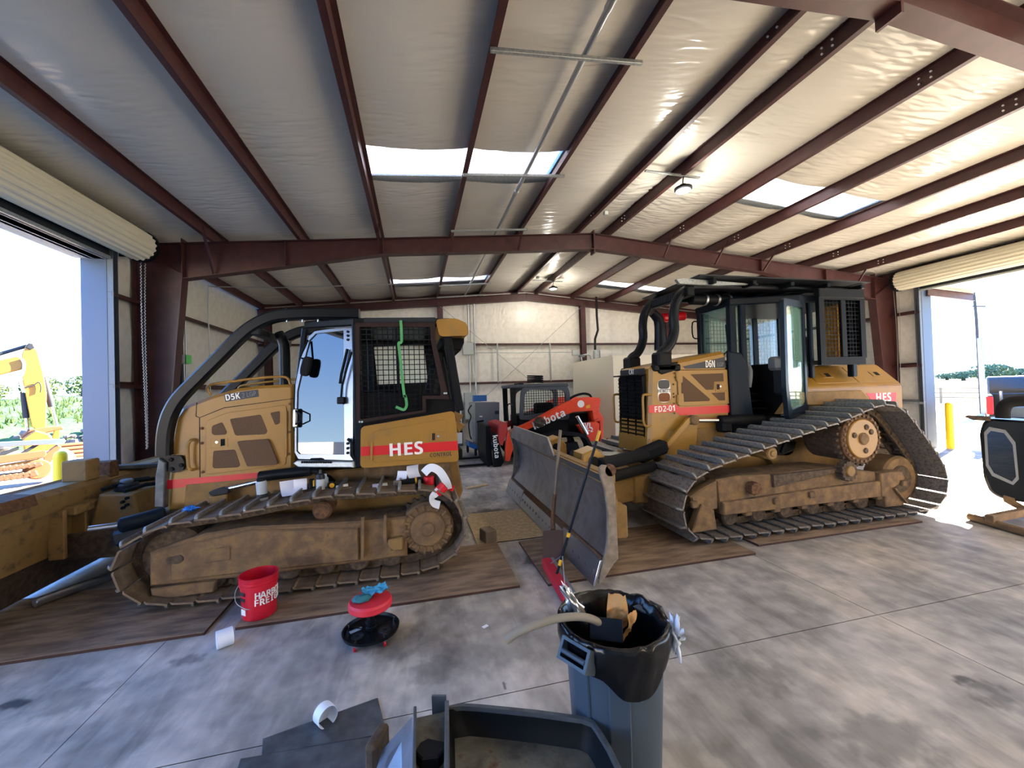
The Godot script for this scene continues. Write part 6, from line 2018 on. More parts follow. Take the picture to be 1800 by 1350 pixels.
	for i in 4:
		var za: float = ed[i] - 0.004
		var zb: float = ed[i + 1] + 0.004
		var wide := 0.24 if i in [0, 3] else 0.2
		part(bl, "cutting_edge", sh().prism(PackedVector2Array([Vector2(-3.345, 0.0), Vector2(-3.32, -0.0), Vector2(-3.235, wide), Vector2(-3.262, wide)]), za, zb, 0.003), M.bright_steel)
		for k in 6:
			var zz1 := lerpf(za - 0.08, zb + 0.08, k / 5.0)
			part(bl, "edge_bolt", sh().cyl(Vector3(-3.30, 0.11, zz1), Vector3(-3.312, 0.115, zz1), 0.02, 10), M.blade_steel)
	part(bl, "edge_bar", sh().prism(PackedVector2Array([Vector2(-3.262, 0.19), Vector2(-3.235, 0.19), Vector2(-3.20, 0.26), Vector2(-3.23, 0.265)]), zA, zB), M.rust)
	for z in [zA + 0.02, zB - 0.02]:
		var ep := P.call([1052, 822, 1058, 817, 1066, 818, 1075, 830, 1080, 858, 1086, 981, 1078, 990, 1060, 1018, 1052, 1026, 1056, 1000, 1066, 960, 1068, 905, 1062, 860, 1054, 835], 0.48)
		part(bl, "end_plate", sh().prism(ep, z - 0.02, z + 0.02, 0.006), M.plate_tan)
	part(bl, "lift_ear", sh().cyl(Vector3(-3.12, 1.13, zA), Vector3(-3.12, 1.13, zA + 0.04), 0.06, 18), M.rust)
	part(bl, "back_beam", sh().box(Vector3(-2.9, 0.5, zc), Vector3(0.2, 0.36, 3.4), 0.02), M.yellow_dusty)
	part(bl, "top_beam", sh().box(Vector3(-3.05, 1.0, zc), Vector3(0.14, 0.12, 3.6), 0.02), M.yellow_dusty)
	for z in [-0.75, far.call(-0.75)]:
		part(bl, "hinge_bracket", sh().prism(PackedVector2Array([Vector2(-3.0, 0.7), Vector2(-2.6, 0.72), Vector2(-2.62, 1.05), Vector2(-2.75, 1.18), Vector2(-2.95, 1.12)]), z - 0.16, z + 0.16, 0.02), M.yellow)
		part(bl, "hinge_pin", sh().cyl(Vector3(-2.8, 1.02, z - 0.2), Vector3(-2.8, 1.02, z + 0.2), 0.06, 16), M.black_steel)
	# C-frame arms, angle cylinders
	for z in [-0.55]:
		part(t, "push_arm", sh().beam(Vector3(-2.9, 0.52, z - 0.2 * signf(z - zc)), Vector3(-1.2, 0.6, z - 0.45 * signf(z - zc)), 0.16, 0.34, 0.02), M.yellow_dusty)
		part(t, "angle_cylinder", sh().cyl(Vector3(-2.75, 0.98, z + 0.02), Vector3(-1.85, 1.0, z - 0.36 * signf(z - zc)), 0.085, 18, 0.02), M.black_rubber)
		part(t, "hose_sleeve", sh().cyl(Vector3(-2.75, 0.80, z + 0.06), Vector3(-1.75, 0.84, z - 0.3 * signf(z - zc)), 0.07, 14, 0.02), M.black_rubber)
		part(t, "cylinder_cover", sh().box(Vector3(-1.75, 1.03, z - 0.38 * signf(z - zc)), Vector3(0.5, 0.2, 0.2), 0.05, Basis(Vector3.BACK, 0.3)), M.black_rubber)
	part(t, "frame_crossbeam", sh().box(Vector3(-2.0, 0.55, zc), Vector3(0.3, 0.4, 1.4), 0.03), M.yellow_dusty)
	part(t, "guard_sheet", sh().box(Vector3(-2.35, 1.02, -1.0), Vector3(0.55, 0.02, 0.4), 0.004, Basis(Vector3.BACK, -0.1)), M.bright_steel)
	part(t, "nose_guard", sh().box(Vector3(-1.72, 0.78, zc), Vector3(0.2, 0.3, 0.8), 0.03), M.yellow_dusty)

# ---------------------------------------------------------------- orange track loader at the back
func build_loader() -> void:
	var t := thing("track_loader", "orange red compact track loader with screened grey cab and pallet forks", "loader", Vector3(3.4, 0, -10.3))
	var T := t.transform
	var P := func(px: Array, z: float): return pz(T, px, z)
	var w := -1.7                            # far side
	# tracks: rubber belt, one each side
	for z in [[-0.0, -0.42], [w + 0.42, w]]:
		var belt := rounded(PackedVector2Array([Vector2(-0.75, 0.02), Vector2(1.05, 0.02), Vector2(1.35, 0.3), Vector2(1.15, 0.72), Vector2(0.3, 0.84), Vector2(-0.5, 0.62), Vector2(-1.0, 0.34)]), 0.15, 5)
		var inner := rounded(PackedVector2Array([Vector2(-0.7, 0.1), Vector2(1.0, 0.1), Vector2(1.26, 0.32), Vector2(1.09, 0.64), Vector2(0.3, 0.75), Vector2(-0.45, 0.54), Vector2(-0.9, 0.33)]), 0.12, 5)
		part(t, "rubber_track", sh().ring(belt, inner, z[0], z[1]), M.black_rubber)
		part(t, "track_frame", sh().prism(PackedVector2Array([Vector2(-0.7, 0.22), Vector2(1.0, 0.22), Vector2(0.9, 0.5), Vector2(-0.5, 0.45)]), z[0] - 0.08 , z[1] + 0.08, 0.01), M.black_steel)
		for i in 4:
			disc(t, "track_roller", Vector3(-0.6 + i * 0.45, 0.2, 0), 0.1, z[0] - 0.02, z[1] + 0.02, M.dark_grey, 0.015, 16)
	# body and side cover
	part(t, "body", sh().box(Vector3(0.35, 0.95, w / 2), Vector3(2.1, 0.7, 0.9), 0.04), M.black_steel)
	part(t, "side_cover", sh().prism(P.call([1016, 748, 1048, 740, 1054, 745, 1055, 770, 1046, 776, 1034, 776], -0.1), -0.1, -0.3, 0.02), M.orange)
	letters(t, "SVL", 0.15, Transform3D(Basis(Vector3.BACK, -0.04), pt(T, 1031, 748, -0.09)), M.white_vinyl, true, 0.01, 0.95)
	letters(t, "65-2", 0.11, Transform3D(Basis(Vector3.BACK, -0.04), pt(T, 1034, 756, -0.09)), M.white_vinyl, true, 0.01, 0.95)
	# lift arm: long orange boom from the rear tower to the front
	var arm := P.call([1030, 698, 1054, 699, 1056, 704, 1052, 736, 1044, 738, 1041, 722, 1010, 724, 985, 732, 940, 750, 905, 765, 902, 790, 896, 811, 888, 810, 889, 780, 893, 758, 930, 742, 985, 712, 1012, 700], 0.0)
	for z in [[0.0, -0.14], [w + 0.14, w]]:
		part(t, "lift_arm", sh().prism(arm, z[0], z[1], 0.012), M.orange)
	letters(t, "kubota", 0.20, Transform3D(Basis(Vector3.BACK, 0.36), pt(T, 965, 737, 0.005)), M.white_vinyl, true, 0.01, 1.05)
	var lg := pt(T, 1021, 710, 0.0)
	part(t, "round_decal", sh().cyl(lg, lg + Vector3(0, 0, 0.006), 0.1, 20), M.white_vinyl)
	part(t, "warning_decal", sh().prism(P.call([1030, 713, 1037, 711, 1037, 717, 1030, 718], 0.0), 0.0, 0.006), M.tool_yellow)
	part(t, "rear_tower", sh().prism(P.call([1040, 722, 1053, 722, 1060, 735, 1060, 775, 1055, 776, 1054, 740, 1044, 742], -0.14), -0.1, w + 0.1, 0.02), M.orange)
	part(t, "lift_cylinder", sh().cyl(pt(T, 1014, 732, -0.1), pt(T, 1032, 764, -0.1), 0.06, 14, 0.01), M.chrome)
	# front frame of the arm
	part(t, "front_frame", sh().prism(P.call([878, 748, 892, 744, 893, 757, 884, 784, 874, 780], 0.0), -0.02, w + 0.02, 0.02), M.sign_red)
	# forks carriage
	part(t, "fork_carriage", sh().prism(P.call([854, 749, 862, 749, 866, 815, 858, 822, 854, 800], -0.1), -0.1, w + 0.1, 0.01), M.black_steel)
	part(t, "carriage_upright", sh().prism(P.call([866, 758, 874, 764, 886, 812, 880, 822, 868, 823], 0.0), 0.0, -0.12, 0.01), M.black_steel)
	letters(t, "kubota", 0.13, Transform3D(Basis(Vector3.BACK, -1.5), pt(T, 872, 785, 0.01)), M.white_vinyl, true, 0.008, 1.0)
	for z in [-0.25, -1.4]:
		part(t, "fork", sh().box(Vector3(-1.9, 0.05, z), Vector3(1.2, 0.045, 0.12), 0.01), M.black_steel)
	# cab: frame, screen window, roof
	var zc0 := -0.32
	var co := rounded(P.call([913, 738, 916, 685, 928, 676, 996, 676, 1002, 690, 1001, 738], zc0), 0.1)
	var ci := rounded(P.call([920, 731, 923, 691, 932, 685, 990, 685, 995, 694, 994, 720], zc0), 0.08)
	part(t, "cab_side", sh().ring(co, ci, zc0, zc0 - 0.06), M.loader_grey)
	part(t, "cab_side", sh().ring(co, ci, w - zc0 + 0.06, w - zc0), M.loader_grey)
	part(t, "cab_screen", screen(ci, zc0 - 0.03, 0.07, 0.012), M.black_steel)
	part(t, "cab_window", sh().prism(ci, w - zc0 + 0.02, w - zc0 + 0.03), M.glass_green)
	var ry: float = pt(T, 950, 676, zc0).y
	var rx0: float = pt(T, 895, 680, zc0).x
	var rx1: float = pt(T, 1000, 680, zc0).x
	part(t, "cab_roof", sh().box(Vector3((rx0 + rx1) / 2, ry - 0.03, w / 2), Vector3(rx1 - rx0, 0.1, 1.1), 0.03), M.loader_grey)
	part(t, "cab_lower", sh().prism(P.call([913, 738, 1000, 738, 1000, 760, 915, 762], zc0), zc0 - 0.02, w - zc0 + 0.02, 0.02), M.black_steel)
	part(t, "cab_post", sh().prism(P.call([897, 682, 906, 682, 908, 745, 900, 745], zc0), zc0, zc0 - 0.08, 0.01), M.black_steel)
	part(t, "cab_post", sh().prism(P.call([897, 682, 906, 682, 908, 745, 900, 745], zc0), w - zc0 + 0.08, w - zc0, 0.01), M.black_steel)
	part(t, "grab_rail", sh().tube(smooth([pt(T, 894, 746, 0.0), pt(T, 892, 715, 0.0), pt(T, 896, 710, 0.0), pt(T, 900, 712, -0.2)], 3), 0.018, 8), M.black_steel)
	part(t, "seat", sh().box(Vector3(0.2, 1.35, w / 2), Vector3(0.5, 0.5, 0.5), 0.06), M.seat_black)
	for e in [Vector3(-0.55, 2.12, -0.5), Vector3(-0.5, 2.12, w + 0.5)]:
		part(t, "work_lamp", sh().box(e, Vector3(0.14, 0.12, 0.16), 0.02), M.black_steel)
	# cables piled on the roof
	var cab_c := []
	var g := RandomNumberGenerator.new(); g.seed = 55
	for i in 26:
		var an := i * 0.9
		cab_c.append(Vector3((rx0 + rx1) / 2 - 0.05 + 0.22 * cos(an), ry + 0.06 + 0.008 * i, w / 2 + 0.3 + 0.2 * sin(an)))
	var coil := part(self, "cable_coil", sh().tube(smooth(cab_c, 3), 0.02, 6), M.black_rubber)
	coil.position = t.position
	tag(coil, "coil of dark cable lying on the orange loader's cab roof", "cable")
	# rubber bag on the arm
	var bag := part(self, "dark_bag", crumple(Vector3(0.3, 0.24, 0.2), 61), M.mud_dark)
	bag.position = T * pt(T, 948, 742, 0.12)
	tag(bag, "dark cloth bag hanging on the orange loader's boom", "bag")
	var hose := []
	for e in [[1000, 702], [1010, 696], [1025, 692], [1036, 694], [1040, 700]]:
		hose.append(pt(T, e[0], e[1], -0.5))
	part(t, "hydraulic_hose", sh().tube(smooth(hose, 4), 0.035, 8), M.black_rubber)

# irregular soft lump
func crumple(size: Vector3, seed_: int, rough := 0.35, rows := 12, cols := 18) -> Shape:
	var fn := FastNoiseLite.new()
	fn.seed = seed_
	fn.frequency = 1.3
	fn.fractal_octaves = 3
	var g := []
	for i in rows + 1:
		var th := PI * i / rows
		var row := []
		for j in cols + 1:
			var ph := TAU * (j % cols) / cols
			var d := Vector3(sin(th) * cos(ph), cos(th), -sin(th) * sin(ph))
			row.append(d * size * 0.5 * (1.0 + rough * 2.0 * fn.get_noise_3dv(d * 1.4)))
		g.append(row)
	return sh().sheet(g, true)

# ---------------------------------------------------------------- along the far wall
func build_back_things() -> void:
	# welder on a blue cart
	var t := thing("welder_cart", "blue two-tier wheeled cart carrying the grey welding machine", "cart", Vector3(2.1, 0, -12.3))
	var T := t.transform
	var P := func(px: Array, z: float): return pz(T, px, z)
	part(t, "cart_deck", sh().prism(P.call([824, 777, 836, 782, 878, 782, 878, 790, 836, 791, 824, 785], 0.0), 0.05, -0.75, 0.01), M.cart_blue)
	var tb := thing("blue_toolbox", "blue metal box standing on top of the grey welding machine", "box", Vector3(1.98, 1.66, -12.75))
	part(tb, "body", sh().box(Vector3(0, 0.09, 0), Vector3(0.42, 0.17, 0.3), 0.01), M.cart_blue)
	part(tb, "lid", sh().box(Vector3(0, 0.185, 0), Vector3(0.43, 0.03, 0.31), 0.006), M.cart_blue)
	for e in [[836, 794, 0.0], [822, 787, -0.75], [862, 794, 0.0]]:
		var c := pt(T, e[0], e[1], e[2])
		part(t, "caster", sh().cyl(Vector3(c.x - 0.03, 0.13, c.z), Vector3(c.x + 0.03, 0.13, c.z), 0.13, 20, 0.02), M.black_rubber)
		part(t, "caster_fork", sh().box(Vector3(c.x, 0.24, c.z), Vector3(0.09, 0.12, 0.08), 0.01), M.mid_grey)
	var m := thing("welding_machine", "grey box welding machine standing on the blue cart", "welder", Vector3(2.1, 0, -12.3))
	T = m.transform
	part(m, "cabinet", sh().prism(P.call([830, 708, 878, 707, 878, 779, 832, 777], 0.0), 0.0, -0.7, 0.012), M.mid_grey)
	part(m, "front_panel", sh().prism(P.call([829, 708, 835, 708, 836, 777, 831, 776], 0.0), 0.005, -0.7, 0.004), M.galv)
	part(m, "nameplate", sh().prism(P.call([843, 731, 848, 731, 848, 733, 843, 733], 0.0), 0.0, 0.006), M.white_vinyl)
	part(m, "latch", sh().prism(P.call([838, 740, 850, 738, 850, 741, 838, 743], 0.0), 0.0, 0.02), M.black_steel)
	part(m, "logo_patch", sh().prism(P.call([870, 722, 877, 722, 877, 728, 870, 728], 0.0), 0.0, 0.006), M.decal_dark)
	part(m, "power_cable", sh().tube(smooth([pt(T, 829, 712, 0.02), pt(T, 823, 722, 0.05), pt(T, 828, 732, 0.05), pt(T, 824, 745, 0.05), pt(T, 826, 765, 0.04), pt(T, 829, 772, 0.02)], 4), 0.018, 6), M.black_rubber)
	# conduits and boxes
	var zb := ZB + 0.12
	for e in [[822, 520, 785], [832, 520, 700]]:
		var a := at_z(e[0], e[1], zb)
		var b := at_z(e[0] + 0.5, e[2], zb)
		var o := part(self, "wall_conduit", sh().cyl(Vector3(a.x, a.y, zb), Vector3(a.x, maxf(b.y, 0.4), zb), 0.035, 10), M.conduit)
		tag(o, "vertical galvanised conduit on the far wall behind the welder", "conduit", "upright conduits on the far wall")
	for e in [[812, 603, 832, 624, "pull box"], [815, 690, 835, 736, "disconnect box"]]:
		var a := at_z(e[0], e[1], zb)
		var b := at_z(e[2], e[3], zb)
		var o := thing("electrical_box", "grey metal %s on the far wall conduits" % e[4], "box", Vector3((a.x + b.x) / 2, (a.y + b.y) / 2, zb + 0.07))
		part(o, "body", sh().box(Vector3(0, 0, 0.04), Vector3(b.x - a.x, a.y - b.y, 0.16), 0.01), M.box_grey)
		part(o, "cover", sh().box(Vector3(0, 0, 0.124), Vector3(b.x - a.x - 0.03, a.y - b.y - 0.03, 0.012), 0.003), M.box_grey)
	var cw := at_z(801, 745, zb)
	var ws := thing("white_cabinet", "white metal cabinet standing against the far wall beside the conduits", "cabinet", Vector3(cw.x, 0, zb + 0.2))
	part(ws, "body", sh().box(Vector3(0, 0.8, 0), Vector3(0.44, 1.6, 0.3), 0.01), M.steel_trim)
	part(ws, "door", sh().box(Vector3(0, 0.82, 0.155), Vector3(0.38, 1.45, 0.012), 0.003), M.white_paint)
	for u in [874.0, 966.5]:
		var a := at_z(u, 604, ZB + 0.2)
		var o := part(self, "slotted_channel", sh().box(Vector3(a.x, 3.05, ZB + 0.2), Vector3(0.05, 1.5, 0.04), 0.004), M.galv)
		tag(o, "upright slotted steel channel between the two far wall girts", "channel", "slotted channels on the far wall")
	var h0 := at_z(833, 620, ZB + 0.2)
	var h1 := at_z(1005, 619, ZB + 0.2)
	var hc := part(self, "level_conduit", sh().cyl(h0, h1, 0.014, 8), M.conduit)
	tag(hc, "thin level conduit running across the far wall to a switch box", "conduit")
	var sbx := part(self, "switch_box", sh().box(at_z(1012, 620, ZB + 0.3), Vector3(0.3, 0.22, 0.12), 0.01), M.box_grey)
	tag(sbx, "small grey switch box on the gable post behind the loader", "box")
	# black vent pipe
	var vp := []
	for e in [[1048, 522], [1049, 555], [1051, 580], [1046, 596], [1046, 638]]:
		vp.append(at_z(e[0], e[1], -14.6))
	var vo := part(self, "vent_pipe", sh().tube(vp, 0.045, 10), M.black_paint)
	tag(vo, "black bent vent pipe rising from the partition room to the roof", "pipe")
	# partition room
	var r := thing("partition_room", "beige boxed-in room standing in the corner behind the larger bulldozer", "room", Vector3(6.0, 0, -11.5))
	part(r, "side_wall", sh().box(Vector3(0.05, 1.46, -1.6), Vector3(0.1, 2.92, 3.2)), M.partition)
	part(r, "front_wall", sh().box(Vector3(2.1, 1.46, 0.05), Vector3(4.2, 2.92, 0.1)), M.partition)
	part(r, "top", sh().box(Vector3(2.1, 2.95, -1.6), Vector3(4.2, 0.06, 3.3)), M.partition)
	part(r, "door", sh().box(Vector3(0.75, 1.05, 0.11), Vector3(0.9, 2.1, 0.03), 0.006), M.white_paint)
	part(r, "door_casing", sh().ring(rect(0.24, 0.0, 1.26, 2.18), rect(0.3, 0.0, 1.2, 2.1), 0.1, 0.13), M.wall_vinyl)
	var wh := thing("water_heater_valves", "bundle of pipes and a small tank on the partition room roof", "plumbing", Vector3(6.35, 2.98, -13.9))
	part(wh, "small_tank", sh().cyl(Vector3(0.3, 0, 0), Vector3(0.3, 0.42, 0), 0.14, 18, 0.03), M.galv)
	part(wh, "meter", sh().cyl(Vector3(-0.3, 0.16, 0), Vector3(-0.3, 0.24, 0), 0.12, 16, 0.02), M.mid_grey)
	part(wh, "pipe", sh().tube(smooth([Vector3(-0.3, 0, 0), Vector3(-0.3, 0.2, 0), Vector3(0.0, 0.24, 0), Vector3(0.1, 0.0, 0)], 4), 0.03, 8), M.conduit)
	var wc := part(self, "wooden_crate", sh().box(at_y(1080, 786, 0.25), Vector3(0.35, 0.5, 0.35), 0.01), M.rust)
	tag(wc, "brown wooden crate on the floor beside the partition room", "crate")
	# wall on the yard side: conduit, green tag, extinguisher
	var cx := WL + 0.17
	var a0 := at_x(317, 563, cx)
	var a1 := at_x(320, 683, cx)
	var cd := thing("wall_channel", "dark upright channel with conduit on the wall beside the tapered column", "channel", Vector3(cx, a1.y, a0.z))
	part(cd, "channel", sh().box(Vector3(0, (a0.y - a1.y) / 2, 0), Vector3(0.06, a0.y - a1.y, 0.08), 0.006), M.dark_grey)
	part(cd, "conduit", sh().cyl(Vector3(0.05, 0.02, -0.08), Vector3(0.05, a0.y - a1.y, -0.08), 0.016, 8), M.conduit)
	part(cd, "switch_box", sh().box(Vector3(0.08, 0.63, 0.02), Vector3(0.08, 0.2, 0.22), 0.01), M.box_grey)
	var gt := part(self, "green_tag", sh().box(Vector3(cx + 0.15, a1.y + 0.63, a0.z + 0.01), Vector3(0.012, 0.19, 0.2), 0.003), M.green_tag)
	tag(gt, "bright green tag on the wall switch box beside the column", "tag")
	var lc0 := at_x(366, 506, cx)
	var lc := part(self, "thin_conduit", sh().tube(smooth([Vector3(cx, 0.4, lc0.z), Vector3(cx, 3.0, lc0.z), Vector3(cx, lc0.y - 0.1, lc0.z), Vector3(cx + 0.15, lc0.y + 0.04, lc0.z - 0.05), Vector3(cx + 1.6, lc0.y + 0.16, lc0.z - 0.4), Vector3(cx + 5.6, lc0.y + 0.55, lc0.z - 0.9)], 4), 0.014, 8), M.conduit)
	tag(lc, "thin grey conduit climbing the yard side wall and crossing under the roof", "conduit")
	var ex := thing("fire_extinguisher", "red fire extinguisher with a white label beside the tapered column", "extinguisher", Vector3(-4.58, 0.82, -8.72))
	part(ex, "cylinder", sh().lathe([Vector2(0, 0), Vector2(0.085, 0), Vector2(0.09, 0.03), Vector2(0.09, 0.38), Vector2(0.07, 0.45), Vector2(0.03, 0.48), Vector2(0.03, 0.52), Vector2(0, 0.52)], Transform3D.IDENTITY, 20), M.pail_red)
	part(ex, "label", sh().box(Vector3(0.02, 0.26, 0.085), Vector3(0.1, 0.16, 0.02)), M.white_vinyl)
	part(ex, "handle", sh().box(Vector3(0.02, 0.56, 0), Vector3(0.14, 0.05, 0.04), 0.01), M.black_steel)
	part(ex, "bracket", sh().box(Vector3(-0.06, 0.2, -0.08), Vector3(0.04, 0.5, 0.2)), M.dark_grey)

# ---------------------------------------------------------------- on the floor and on the tracks
func sheet_board(called: String, label: String, x0: float, x1: float, z0: float, z1: float, m: Material, th := 0.018, y := 0.0, turn := 0.0, group := "") -> void:
	var o := thing(called, label, "sheet", Vector3((x0 + x1) / 2, y, (z0 + z1) / 2), turn, group)
	part(o, "face", sh().box(Vector3(0, th - 0.002, 0), Vector3(x1 - x0, 0.004, z1 - z0)), m)
	part(o, "edge", sh().box(Vector3(0, th / 2 - 0.002, 0), Vector3(x1 - x0 - 0.002, th - 0.004, z1 - z0 - 0.002)), M.ply_edge)

func paper_curl(w: float, l: float, bend: float) -> Shape:
	var g := []
	for i in 9:
		var row := []
		var k := i / 8.0
		var an := bend * (k - 0.5)
		var rad := l / maxf(0.01, absf(bend))
		for j in 5:
			row.append(Vector3((j / 4.0 - 0.5) * w, rad * (1.0 - cos(an)) * signf(bend), rad * sin(an)))
		g.append(row)
	return sh().sheet(g)

func crumpled(w: float, l: float, bend: float, seed_: int) -> Shape:
	var fn := FastNoiseLite.new()
	fn.seed = seed_
	fn.frequency = 9.0
	var g := []
	for i in 15:
		var row := []
		var k := i / 14.0
		var an := bend * (k - 0.5)
		var rad := l / bend
		for j in 9:
			var x := (j / 8.0 - 0.5) * w * (0.6 + 0.5 * sin(k * 2.6))
			var d := 0.05 * w / 0.1 * fn.get_noise_2d(x, k * l) + 0.25 * absf(x)
			row.append(Vector3(x + 0.2 * d, rad * (1.0 - cos(an)) + d, rad * sin(an)))
		g.append(row)
	return sh().sheet(g)

func build_floor_things() -> void:
	# plywood under the machines
	sheet_board("plywood_sheet", "stained plywood sheet beneath the smaller bulldozer's front, under the added bright bar", -4.26, -1.80, -5.17, -3.96, M.plywood, 0.028)
	sheet_board("plywood_sheet", "stained plywood sheet beneath the smaller bulldozer's rear, under the red pail", -1.57, 0.97, -5.16, -3.96, M.plywood, 0.028)
	sheet_board("plywood_sheet", "plywood sheet beneath the scoured blade, shovel and broom", 1.25, 3.78, -5.10, -3.90, M.plywood, 0.028)
	sheet_board("plywood_sheet", "worn plywood sheet beneath the larger bulldozer's rear", 4.0, 6.72, -5.3, -4.08, M.plywood, 0.028)
	sheet_board("chipboard_sheet", "pale chipboard sheet on the floor between the two bulldozers", 0.72, 1.66, -6.5, -5.2, M.osb, 0.016)
	var scrap := part(self, "wood_scrap", sh().box(at_y(858, 940, 0.09), Vector3(0.16, 0.16, 0.2), 0.01, Basis(Vector3.UP, 0.3)), M.wood_grey)
	tag(scrap, "small wooden block on the pale chipboard sheet", "block")
	var st := part(self, "wood_stick", sh().box(at_y(838, 855, 0.02), Vector3(0.5, 0.03, 0.09), 0.005, Basis(Vector3.UP, 0.35)), M.osb)
	tag(st, "short pale board lying on the floor behind the smaller bulldozer", "board")
	# red pail
	var b := thing("pail", "red plastic pail with white lettering beside the smaller bulldozer's track", "pail", Vector3(-1.44, 0.028, -4.14))
	var prof := [Vector2(0, 0), Vector2(0.128, 0), Vector2(0.135, 0.01), Vector2(0.142, 0.2), Vector2(0.148, 0.29), Vector2(0.156, 0.292), Vector2(0.156, 0.305), Vector2(0.150, 0.308), Vector2(0.150, 0.322), Vector2(0.157, 0.324), Vector2(0.157, 0.336), Vector2(0.151, 0.339), Vector2(0.152, 0.358), Vector2(0.158, 0.362), Vector2(0.158, 0.372), Vector2(0.150, 0.374), Vector2(0.146, 0.30), Vector2(0.13, 0.02), Vector2(0, 0.02)]
	part(b, "body", sh().lathe(prof, Transform3D.IDENTITY, 40), M.pail_red)
	var curved := func(words: String, y: float, an: float, high: float, mm: Material):
		# letters one by one round the wall
		var wd := high * 0.80
		for i in words.length():
			var a := an + (i - (words.length() - 1) / 2.0) * wd / 0.146
			var dir := Vector3(sin(a), 0, cos(a))
			letters(b, words[i], high, Transform3D(Basis(Vector3.UP, a), dir * (0.1465 + (y - 0.2) * 0.03) + Vector3.UP * y), mm, true, 0.003)
	curved.call("HARBOR", 0.222, 0.98, 0.054, M.white_vinyl)
	curved.call("FREIGHT", 0.162, 1.06, 0.054, M.white_vinyl)
	for e in [[0.24, 0.08, 0.05], [0.19, 0.075, 0.045]]:
		var a := -0.75
		part(b, "black_print", sh().box(Vector3(sin(a), 0, cos(a)) * 0.1435 + Vector3.UP * e[0], Vector3(e[1], e[2] * 0.6, 0.004), 0.0, Basis(Vector3.UP, a)), M.decal_dark)
	part(b, "bar_label", sh().box(Vector3(sin(-0.7), 0, cos(-0.7)) * 0.1405 + Vector3.UP * 0.08, Vector3(0.06, 0.05, 0.004), 0.0, Basis(Vector3.UP, -0.7)), M.white_vinyl)
	part(b, "bail", sh().tube(smooth([Vector3(-0.155, 0.29, 0.02), Vector3(-0.17, 0.24, 0.06), Vector3(-0.14, 0.18, 0.12), Vector3(-0.06, 0.14, 0.165), Vector3(-0.02, 0.13, 0.17)], 4), 0.004, 6), M.galv)
	# clear plastic cut-offs on the floor
	for e in [[395, 1121, 0.068, 0.11, 0.5, "pale plastic cup lying beside the red pail"], [572, 1256, 0.06, 0.07, -0.9, "pale plastic cup tipped over beside the grey steel plates"]]:
		var c := at_y(e[0], e[1], e[2])
		var o := thing("plastic_cup", e[5], "cup", c, e[4])
		var X := Transform3D(Basis(Vector3.FORWARD, PI / 2), Vector3(-e[3] / 2, 0, 0))
		part(o, "wall", sh().lathe([Vector2(e[2], 0), Vector2(e[2], e[3]), Vector2(e[2] - 0.003, e[3]), Vector2(e[2] - 0.003, 0.003), Vector2(0, 0.003)], Transform3D(Basis(Vector3.BACK, -PI / 2), Vector3(-e[3] / 2, 0, 0)), 28), M.plastic_white)
	var tp := part(self, "paper_scrap", sh().box(at_y(853, 1101, 0.004), Vector3(0.05, 0.004, 0.03), 0.0, Basis(Vector3.UP, 0.5)), M.paper)
	tag(tp, "tiny white paper scrap on the bare concrete", "scrap")
	# rolling stool
	var s := thing("rolling_stool", "low rolling stool with round red seat and black tray base", "stool", Vector3(-0.41, 0, -3.52))
	part(s, "seat", sh().lathe([Vector2(0, 0.25), Vector2(0.16, 0.25), Vector2(0.172, 0.262), Vector2(0.172, 0.30), Vector2(0.16, 0.318), Vector2(0, 0.322)], Transform3D.IDENTITY, 36), M.stool_red)
	part(s, "post", sh().cyl(Vector3(0, 0.07, 0), Vector3(0, 0.25, 0), 0.032, 16), M.black_paint)
	part(s, "post_collar", sh().cyl(Vector3(0, 0.07, 0), Vector3(0, 0.10, 0), 0.042, 16, 0.004), M.black_paint)
	part(s, "tray", sh().lathe([Vector2(0, 0.055), Vector2(0.205, 0.055), Vector2(0.22, 0.06), Vector2(0.225, 0.085), Vector2(0.215, 0.086), Vector2(0.208, 0.066), Vector2(0, 0.064)], Transform3D.IDENTITY, 40), M.black_paint)
	for i in 3:
		var an := i * TAU / 3 + 0.4
		part(s, "tray_ring", sh().lathe([Vector2(0.018, 0.0645), Vector2(0.018, 0.072), Vector2(0.045, 0.072), Vector2(0.047, 0.0645)], Transform3D(Basis.IDENTITY, Vector3(cos(an) * 0.12, 0, sin(an) * 0.12)), 18), M.dark_grey)
		part(s, "tray_rib", sh().box(Vector3(cos(an + 1.0) * 0.12, 0.068, sin(an + 1.0) * 0.12), Vector3(0.16, 0.008, 0.008), 0.0, Basis(Vector3.UP, -an - 1.0)), M.black_paint)
	part(s, "tray_label", sh().box(Vector3(-0.12, 0.067, -0.02), Vector3(0.1, 0.004, 0.035), 0.0, Basis(Vector3.UP, 0.5)), M.label_grey)
	for i in 5:
		var an := i * TAU / 5 + 0.9
		var d := Vector3(cos(an), 0, sin(an)) * 0.19
		var c := part(s, "caster", sh().cyl(d + Vector3(-0.01, 0.024, 0), d + Vector3(0.01, 0.024, 0), 0.024, 14, 0.004), M.lens_red)
		part(c, "caster_fork", sh().box(d + Vector3(0, 0.046, 0), Vector3(0.026, 0.022, 0.03), 0.004), M.chrome)
		part(c, "caster_nut", sh().cyl(d + Vector3(0, 0.06, 0), d + Vector3(0, 0.10, 0), 0.009, 8), M.chrome)
	var rg := []
	var fn := FastNoiseLite.new(); fn.seed = 8; fn.frequency = 7.0
